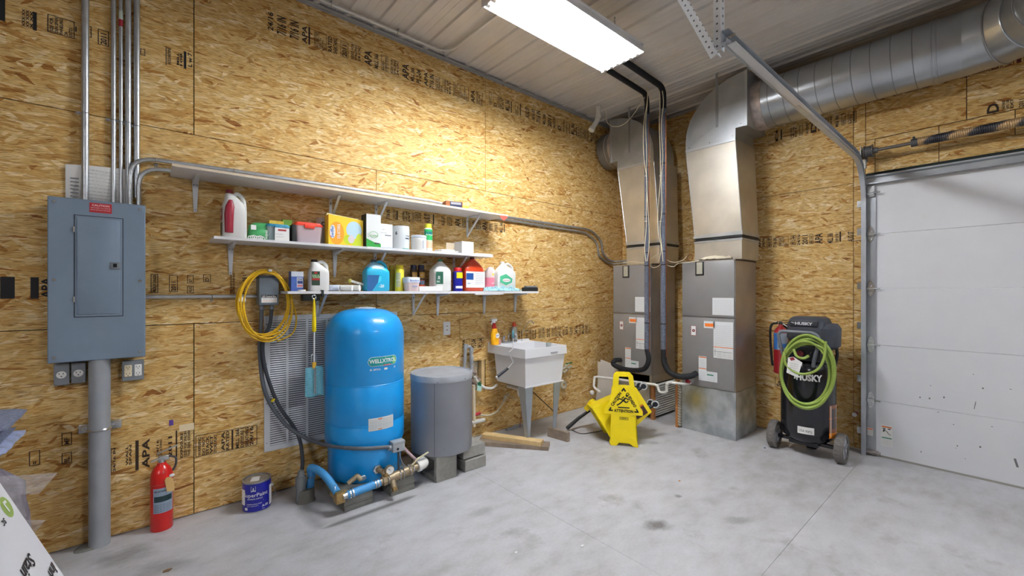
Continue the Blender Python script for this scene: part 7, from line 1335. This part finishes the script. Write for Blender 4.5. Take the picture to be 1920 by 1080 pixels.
# ================================================================ door track, spring shaft
yT = -2.575; TR_M = P('track_steel', rgb(192, 198, 204), .35, .6, var=.06, vscale=10)
def channel(path, wx=.060, dep=.034):
    """C-shaped track swept along a path in the plane y = const; opening towards the door (-y)"""
    m = MB(); pts = [Vector(p) for p in path]; k = len(pts); prof = [(-wx/2, dep), (-wx/2, 0), (wx/2, 0), (wx/2, dep), (wx/2-.003, dep), (wx/2-.003, .003), (-wx/2+.003, .003), (-wx/2+.003, dep)]; n = len(prof); vs = []
    for i, p in enumerate(pts):
        tq = (pts[min(i+1, k-1)]-pts[max(i-1, 0)]).normalized(); nn = tq.cross(Vector((0, 1, 0)))
        for a_, b_ in prof: vs.append(p+nn*a_+Vector((0, -b_, 0)))
    return m.add(vs, [(i*n+j, i*n+(j+1) % n, (i+1)*n+(j+1) % n, (i+1)*n+j) for i in range(k-1) for j in range(n)]+[tuple(range(n)), tuple((k-1)*n+j for j in range(n))])
t = thing('door_track', 'steel garage door track rising from the floor and running out under the ceiling', 'track', (4.79, yT, 0))
arc = [(4.79, yT, 0.0), (4.79, yT, 2.22)]+[(4.79-.36+.36*math.cos(a_), yT, 2.22+.36*math.sin(a_)) for a_ in [PI/2*k/10 for k in range(1, 11)]]+[(1.98, yT+.02, 2.60)]
obj('rail', channel(arc), TR_M, t, smooth=30)
m = MB()
for z in (.15, .62, 1.10, 1.46, 1.95, 2.2): m.box((4.815, yT+.002, z), (4.888, yT+.006, z+.06)); m.box((4.884, yT+.002, z), (4.888, yT+.05, z+.06)); m.cyl((4.884, yT+.03, z+.03), (4.878, yT+.03, z+.03), .007, n=8)
obj('jamb_bracket', m, STEEL, t, smooth=0)
m = MB().box((2.0, yT-.036, 2.562), (4.36, yT+.004, 2.568)); m.box((2.0, yT+.0015, 2.562), (4.30, yT+.005, 2.60)); obj('stiffener_angle', m, P('track_pale', rgb(216, 216, 218), .4, .3), t, smooth=0)
# punched angle hanger
PA_ = P('punched_angle', rgb(226, 228, 230), .4, .2)
def punched(p, q, lab):
    p, q = Vector(p), Vector(q); t_ = thing('punched_angle', lab, 'hanger', tuple(p)); L_ = (q-p).length; d_ = (q-p).normalized()
    m = MB().obox(p, q, .040, .003, up=(0, 1, 0)); m2 = MB(); side_ = d_.cross(Vector((0, 1, 0))).normalized(); m.obox(p+side_*.017+Vector((0, .016, 0)), q+side_*.017+Vector((0, .016, 0)), .003, .034, up=(0, 1, 0)); obj('angle_bar', m, PA_, t_, smooth=0)
    n = int(L_/.035)
    for k in range(n):
        c_ = p+d_*(.02+.035*k); m2.cyl(c_+Vector((0, -.0022, 0)), c_+Vector((0, -.0026, 0)), .006, n=8); c2 = c_+side_*.0192+Vector((0, .016, 0)); m2.cyl(c2, c2+side_*.0004, .005, n=8); c3 = c_+side_*.0148+Vector((0, .016, 0)); m2.cyl(c3, c3-side_*.0004, .005, n=8)
    obj('punched_hole', m2, P('hole_dark', rgb(90, 92, 96), .7), t_, smooth=0, kind='stuff')
punched((2.02, yT+.03, 2.56), (2.02, yT+.03, ZC), 'upright punched steel angle holding the end of the door track')
punched((2.0, yT+.035, 2.53), (2.0, -2.04, ZC), 'slanting punched steel angle bracing the end of the door track')
t = thing('track_bolt', 'small bolts joining the door track to its hanger', 'bolt', (2.02, yT-.02, 2.6)); m = MB().cyl((2.03, yT-.022, 2.615), (2.03, yT+.01, 2.615), .009, n=8); m.cyl((2.03, yT-.022, 2.58), (2.03, yT+.01, 2.58), .009, n=8); obj('bolt', m, STEEL, t)
t = thing('torsion_spring', 'torsion spring shaft with a dark coil spring above the garage door', 'spring', (4.72, -2.6, 2.66)); zc = 2.655; xs = 4.74
obj('shaft', MB().cyl((xs, -2.53, zc), (xs, -7.0, zc), .0135, n=14), P('shaft_steel', rgb(120, 112, 106), .4, .7), t)
m = MB(); n = 150; turns_ = n; y0 = -2.94; 
pts = [Vector((xs+.030*math.cos(2*PI*i/12), y0-.0115*i/12, zc+.030*math.sin(2*PI*i/12))) for i in range(12*n)]
def spring_mat():
    m_, nt, b = new_mat('spring_steel'); N, L = nt.nodes, nt.links; tc = N.new('ShaderNodeTexCoord'); wv = N.new('ShaderNodeTexWave'); wv.wave_type = 'BANDS'; wv.bands_direction = 'DIAGONAL'; wv.inputs['Scale'].default_value = 2.6; wv.inputs['Distortion'].default_value = 1.5; L.new(tc.outputs['Object'], wv.inputs['Vector'])
    r = ramp(N, [(.0, rgb(58, 58, 66)), (.55, rgb(96, 92, 92)), (.8, rgb(196, 164, 120))]); L.new(wv.outputs['Fac'], r.inputs[0]); L.new(r.outputs[0], b.inputs['Base Color']); b.inputs['Metallic'].default_value = .5; b.inputs['Roughness'].default_value = .4; return m_
obj('coil', MB().tube(pts, .0062, 6), spring_mat(), t, smooth=60)
m = MB().cyl((xs, -2.90, zc), (xs, -2.945, zc), .032, n=18); m.cyl((xs-.02, -2.92, zc+.02), (xs-.045, -2.92, zc+.035), .008, n=8); obj('end_cone', m, P('cone_grey', rgb(92, 92, 96), .45, .6), t)
m = MB().cyl((xs, -2.60, zc), (xs, -2.605, zc), .055, n=28); m.cyl((xs, -2.605, zc), (xs, -2.655, zc), .046, n=28); m.cyl((xs, -2.655, zc), (xs, -2.66, zc), .055, n=28); m.cyl((xs, -2.66, zc), (xs, -2.69, zc), .024, n=16)
for k in range(5): m.torus((xs, -2.613-.009*k, zc), .046, .003, (1, 0, 0), (0, 0, 1), 28, 5)
obj('cable_drum', m, P('drum_grey', rgb(110, 110, 112), .45, .6), t)
m = MB().box((4.70, -2.585, zc-.05), (4.888, -2.580, zc+.05)); m.box((4.884, -2.60, zc-.06), (4.888, -2.52, zc+.06)); m.cyl((xs, -2.59, zc), (xs, -2.575, zc), .026, n=16); m.cyl((4.77, -2.60, 2.52), (4.77, -2.60, 2.60), .012, n=10); obj('bearing_plate', m, P('bearing_steel', rgb(150, 148, 144), .4, .7), t, smooth=40)
# red plug on the jamb
p = onX(1604, 776, 4.86); t = thing('red_plug', 'small red and white plug on the wall right of the compressor', 'plug', tuple(p)); m = MB().cyl(p+Vector((.02, 0, 0)), p-Vector((.03, .0, 0)), .016, n=12); m.cm = 1; m.cyl(p-Vector((.03, 0, 0)), p-Vector((.045, 0, 0)), .018, n=12); obj('plug_body', m, [P('plug_red', rgb(170, 30, 50), .4), PAPER], t)
# litter on the floor
for nm, lb, u, v, col, s_ in (('blue_chip', 'tiny blue scrap on the floor left of the compressor', 1434, 840, rgb(60, 90, 140), .014), ('dead_leaf', 'small brown leaf on the concrete floor', 314, 1070, rgb(120, 90, 60), .02), ('white_scrap', 'tiny white scrap in the middle of the floor', 1092, 1024, rgb(225, 225, 225), .012), ('white_scrap', 'tiny white scrap left of the middle of the floor', 968, 1036, rgb(225, 225, 225), .009), ('orange_scrap', 'tiny orange scrap on the floor near the joint', 1274, 902, rgb(190, 120, 60), .010)):
    p = onZ(u, v, 0); t = thing(nm, lb, 'litter', tuple(p)); m = MB().prism([(-s_, -s_*.4), (s_*.3, -s_*.7), (s_, .2*s_), (.1*s_, s_*.6), (-s_*.8, s_*.4)], p+Vector((0, 0, .0005)), (1, 0, 0), (0, 1, 0), (0, 0, .003)); obj('scrap', m, P('litter_'+nm, col, .7), t, smooth=0)
# ================================================================ foreground at the left edge
y0 = -1.6; A_ = onY(0, 905, y0); B_ = onY(120, 1080, y0); V = (B_-A_).normalized(); U = Vector((0, -1, 0)); nP = U.cross(V).normalized()
if nP.x < 0: nP = -nP
def onP(u, v): d = Vector(ray(u, v)); o = Vector((CX, CY, CZ)); return o+d*((A_-o).dot(nP)/d.dot(nP))
bot = A_+V*((0.004-A_.z)/V.z); top = A_-V*.16
t = thing('white_carton', 'big flat white carton with dark lettering leaning at the lower left edge', 'box', tuple(bot))
c = [bot, bot+U*.85, bot+U*.85-nP*.12+Vector((0, 0, .12*nP.z)), bot-nP*.12+Vector((0, 0, .12*nP.z))]; e_ = [top, top+U*.85, top+U*.85-nP*.12, top-nP*.12]
obj('carton', MB().hexa(c, e_), P('carton_brightwhite', rgb(228, 230, 236), .45), t, smooth=0)
t2 = thing('plain_carton', 'plain brown carton propping up the leaning white one, out of the picture', 'box', (-.75, -2.0, 0)); obj('carton', MB().rbox((-1.0, -2.45, 0), (-.56, -1.62, .72), .004, 1), P('carton_kraft', rgb(168, 130, 88), .7), t2)
P0, P1 = onP(54, 1037), onP(28, 1075); U_ = U; m = MB(); hh = abs((onP(66, 1061)-P0).dot(V))
for txt, u, v, k in (('Stain', 53, 1036, 1), ('Inn', 96, 1054, .95), ('sc', 6, 971, .62)):
    o_ = onP(u, v)+nP*.0012; m.text(txt, flat(o_, U_, V), 0, 0, hh*k, bold=.02, shear=.1)
obj('lettering', m, P('print_brownblack', rgb(46, 36, 40), .6), t, smooth=0, kind='stuff')
m = MB(); c_ = onP(12, 951); f = flat(c_+nP*.0008, U_, V); g = flat(c_+nP*.0016, U_, V); rr = abs((onP(24, 968)-c_).dot(V)); m.disc(f, 0, 0, rr, 30); m.cm = 1; m.line(g, rr*.3, -rr*.5, -rr*.45, -rr*.4, rr*.26); m.line(g, rr*.22, -rr*.5, rr*.1, rr*.45, rr*.28)
obj('round_logo', m, [P('logo_green', rgb(150, 178, 90), .5), P('logo_white', rgb(236, 238, 240), .5)], t, smooth=0)
# stack of folded moving blankets
BL = [P('blanket_bluegrey', rgb(128, 136, 160), .9, var=.3, vscale=90, bump=.5, bscale=120), P('blanket_paleblue', rgb(176, 188, 222), .9, var=.25, vscale=30, bump=.4, bscale=120), P('blanket_greyred', rgb(132, 134, 150), .9, var=.35, vscale=70, bump=.5, bscale=120)]
def folded(m, z, h, x1, y0=-.50, y1=-.10, x0=-1.0, seed=0):
    n, k = 18, 10; 
    def P3(a_, b_, s): 
        sag = .004*noise.noise(Vector((a_*4+seed, b_*4, seed))); tip = 1-.25*max(0, a_-.8)/.2
        return (x0+(x1-x0)*a_+.012*noise.noise(Vector((b_*3, seed, 1))), y0+(y1-y0)*b_, z+h/2+(s*h/2)*tip*(1-.55*max(0, abs(b_-.5)*2-.75)/.25)+sag+.02*a_*a_*(seed % 2))
    vs = []; 
    for s in (-1, 1):
        for i in range(n+1):
            for j in range(k+1): vs.append(P3(i/n, j/k, s*(.35 if i == n or j in (0, k) else 1)))
    W_ = k+1; N_ = (n+1)*W_; fs = []
    for i in range(n):
        for j in range(k): a_ = i*W_+j; fs += [(a_, a_+1, a_+W_+1, a_+W_), (N_+a_, N_+a_+W_, N_+a_+W_+1, N_+a_+1)]
    for i in range(n):
        for j in (0, k): a_ = i*W_+j; fs.append((a_, a_+W_, N_+a_+W_, N_+a_))
    for j in range(k):
        for i in (0, n): a_ = i*W_+j; fs.append((a_, a_+1, N_+a_+1, N_+a_))
    m.add(vs, fs)
zz = [(.792, .060, -.462, 0, 'top blue-grey folded blanket of the stack at the left wall'), (.757, .036, -.490, 0, 'second blue-grey folded blanket from the top of the stack'), (.722, .034, -.500, 0, 'third folded blanket from the top of the stack, blue-grey'), (.672, .050, -.466, 1, 'pale blue patterned folded blanket with its corner sticking out'), (.628, .042, -.530, 0, 'fifth folded blanket just under the pale blue one'), (.585, .042, -.535, 2, 'lowest bare folded blanket, just above the plastic bag')]
for i, (z, h, x1, k, lb) in enumerate(zz):
    m = MB(); folded(m, z, h, x1-.03, seed=i); t = thing('folded_blanket', lb, 'blanket', (-.75, -.3, z), group=None); obj('cloth', m, BL[k], t, smooth=50)
t = thing('blanket_bundle', 'bundle of mottled grey blankets inside the clear plastic bag', 'blanket', (-.75, -.3, 0)); m = MB()
m.loft([(.02, -.74, -.30, .26, .20, 3), (.20, -.74, -.30, .28, .21, 3), (.34, -.74, -.30, .29, .21, 3), (.50, -.73, -.30, .25, .20, 3), (.575, -.75, -.30, .2, .17, 3)], 30); 
for i, v in enumerate(m.v): m.v[i] = v+Vector((1, 1, .3))*.03*noise.noise(v*7)
obj('cloth', m, P('blanket_mottled', rgb(140, 134, 146), .9, var=.3, vscale=20, bump=.4, bscale=60), t, smooth=60)
def bag_mat():
    m_, nt, b = new_mat('clear_bag'); N, L = nt.nodes, nt.links; b.inputs['Base Color'].default_value = rgb(214, 210, 212); b.inputs['Roughness'].default_value = .08; b.inputs['Alpha'].default_value = .34; b.inputs['Specular IOR Level'].default_value = .9
    tc = N.new('ShaderNodeTexCoord'); n = N.new('ShaderNodeTexNoise'); n.inputs['Scale'].default_value = 22; n.inputs['Detail'].default_value = 4; L.new(tc.outputs['Object'], n.inputs['Vector']); bp = N.new('ShaderNodeBump'); bp.inputs['Strength'].default_value = 1; bp.inputs['Distance'].default_value = .02; L.new(n.outputs[0], bp.inputs['Height']); L.new(bp.outputs[0], b.inputs['Normal']); return m_
t = thing('plastic_bag', 'clear crinkled plastic bag with pointed corners around the blankets', 'bag', (-.7, -.3, 0)); BM = bag_mat(); m = MB()
T_ = [Vector((-.352, -.37, .545)), Vector((-.56, -.42, .60)), Vector((-.385, -.42, .345)), Vector((-.47, -.45, .39)), Vector((-.46, -.45, .50)), Vector((-.50, -.45, .26)), Vector((-.60, -.50, .30)), Vector((-.9, -.50, .58)), Vector((-.9, -.52, .25))]
def film(poly, sub=5, th=.003):     # crinkled sheet of film spanning a polygon (fan of triangles), with real thickness
    c_ = sum(poly, Vector())/len(poly); n_ = len(poly)
    for i in range(n_):
        a_, b_ = poly[i], poly[(i+1) % n_]; ids = {}; vs = []; fs = []
        for p_ in range(sub+1):
            for q_ in range(sub+1-p_):
                v = c_+(a_-c_)*p_/sub+(b_-c_)*q_/sub; v = v+Vector((0, 1, 0))*.016*noise.noise(v*19)*(1 if p_+q_ < sub else .4); ids[(p_, q_)] = len(vs); vs.append(v)
        for p_ in range(sub):
            for q_ in range(sub-p_):
                fs.append((ids[(p_, q_)], ids[(p_+1, q_)], ids[(p_, q_+1)]))
                if p_+q_ < sub-1: fs.append((ids[(p_+1, q_)], ids[(p_+1, q_+1)], ids[(p_, q_+1)]))
        m.add(vs, fs)
film([T_[1], T_[0], Vector((-.41, -.40, .47)), T_[4], T_[7]], 6); film([T_[4], Vector((-.445, -.42, .385)), T_[3], T_[8], T_[7]], 5); film([T_[3], T_[2], Vector((-.42, -.43, .30)), T_[5], T_[8]], 5)
obj('film', m, BM, t, smooth=0)
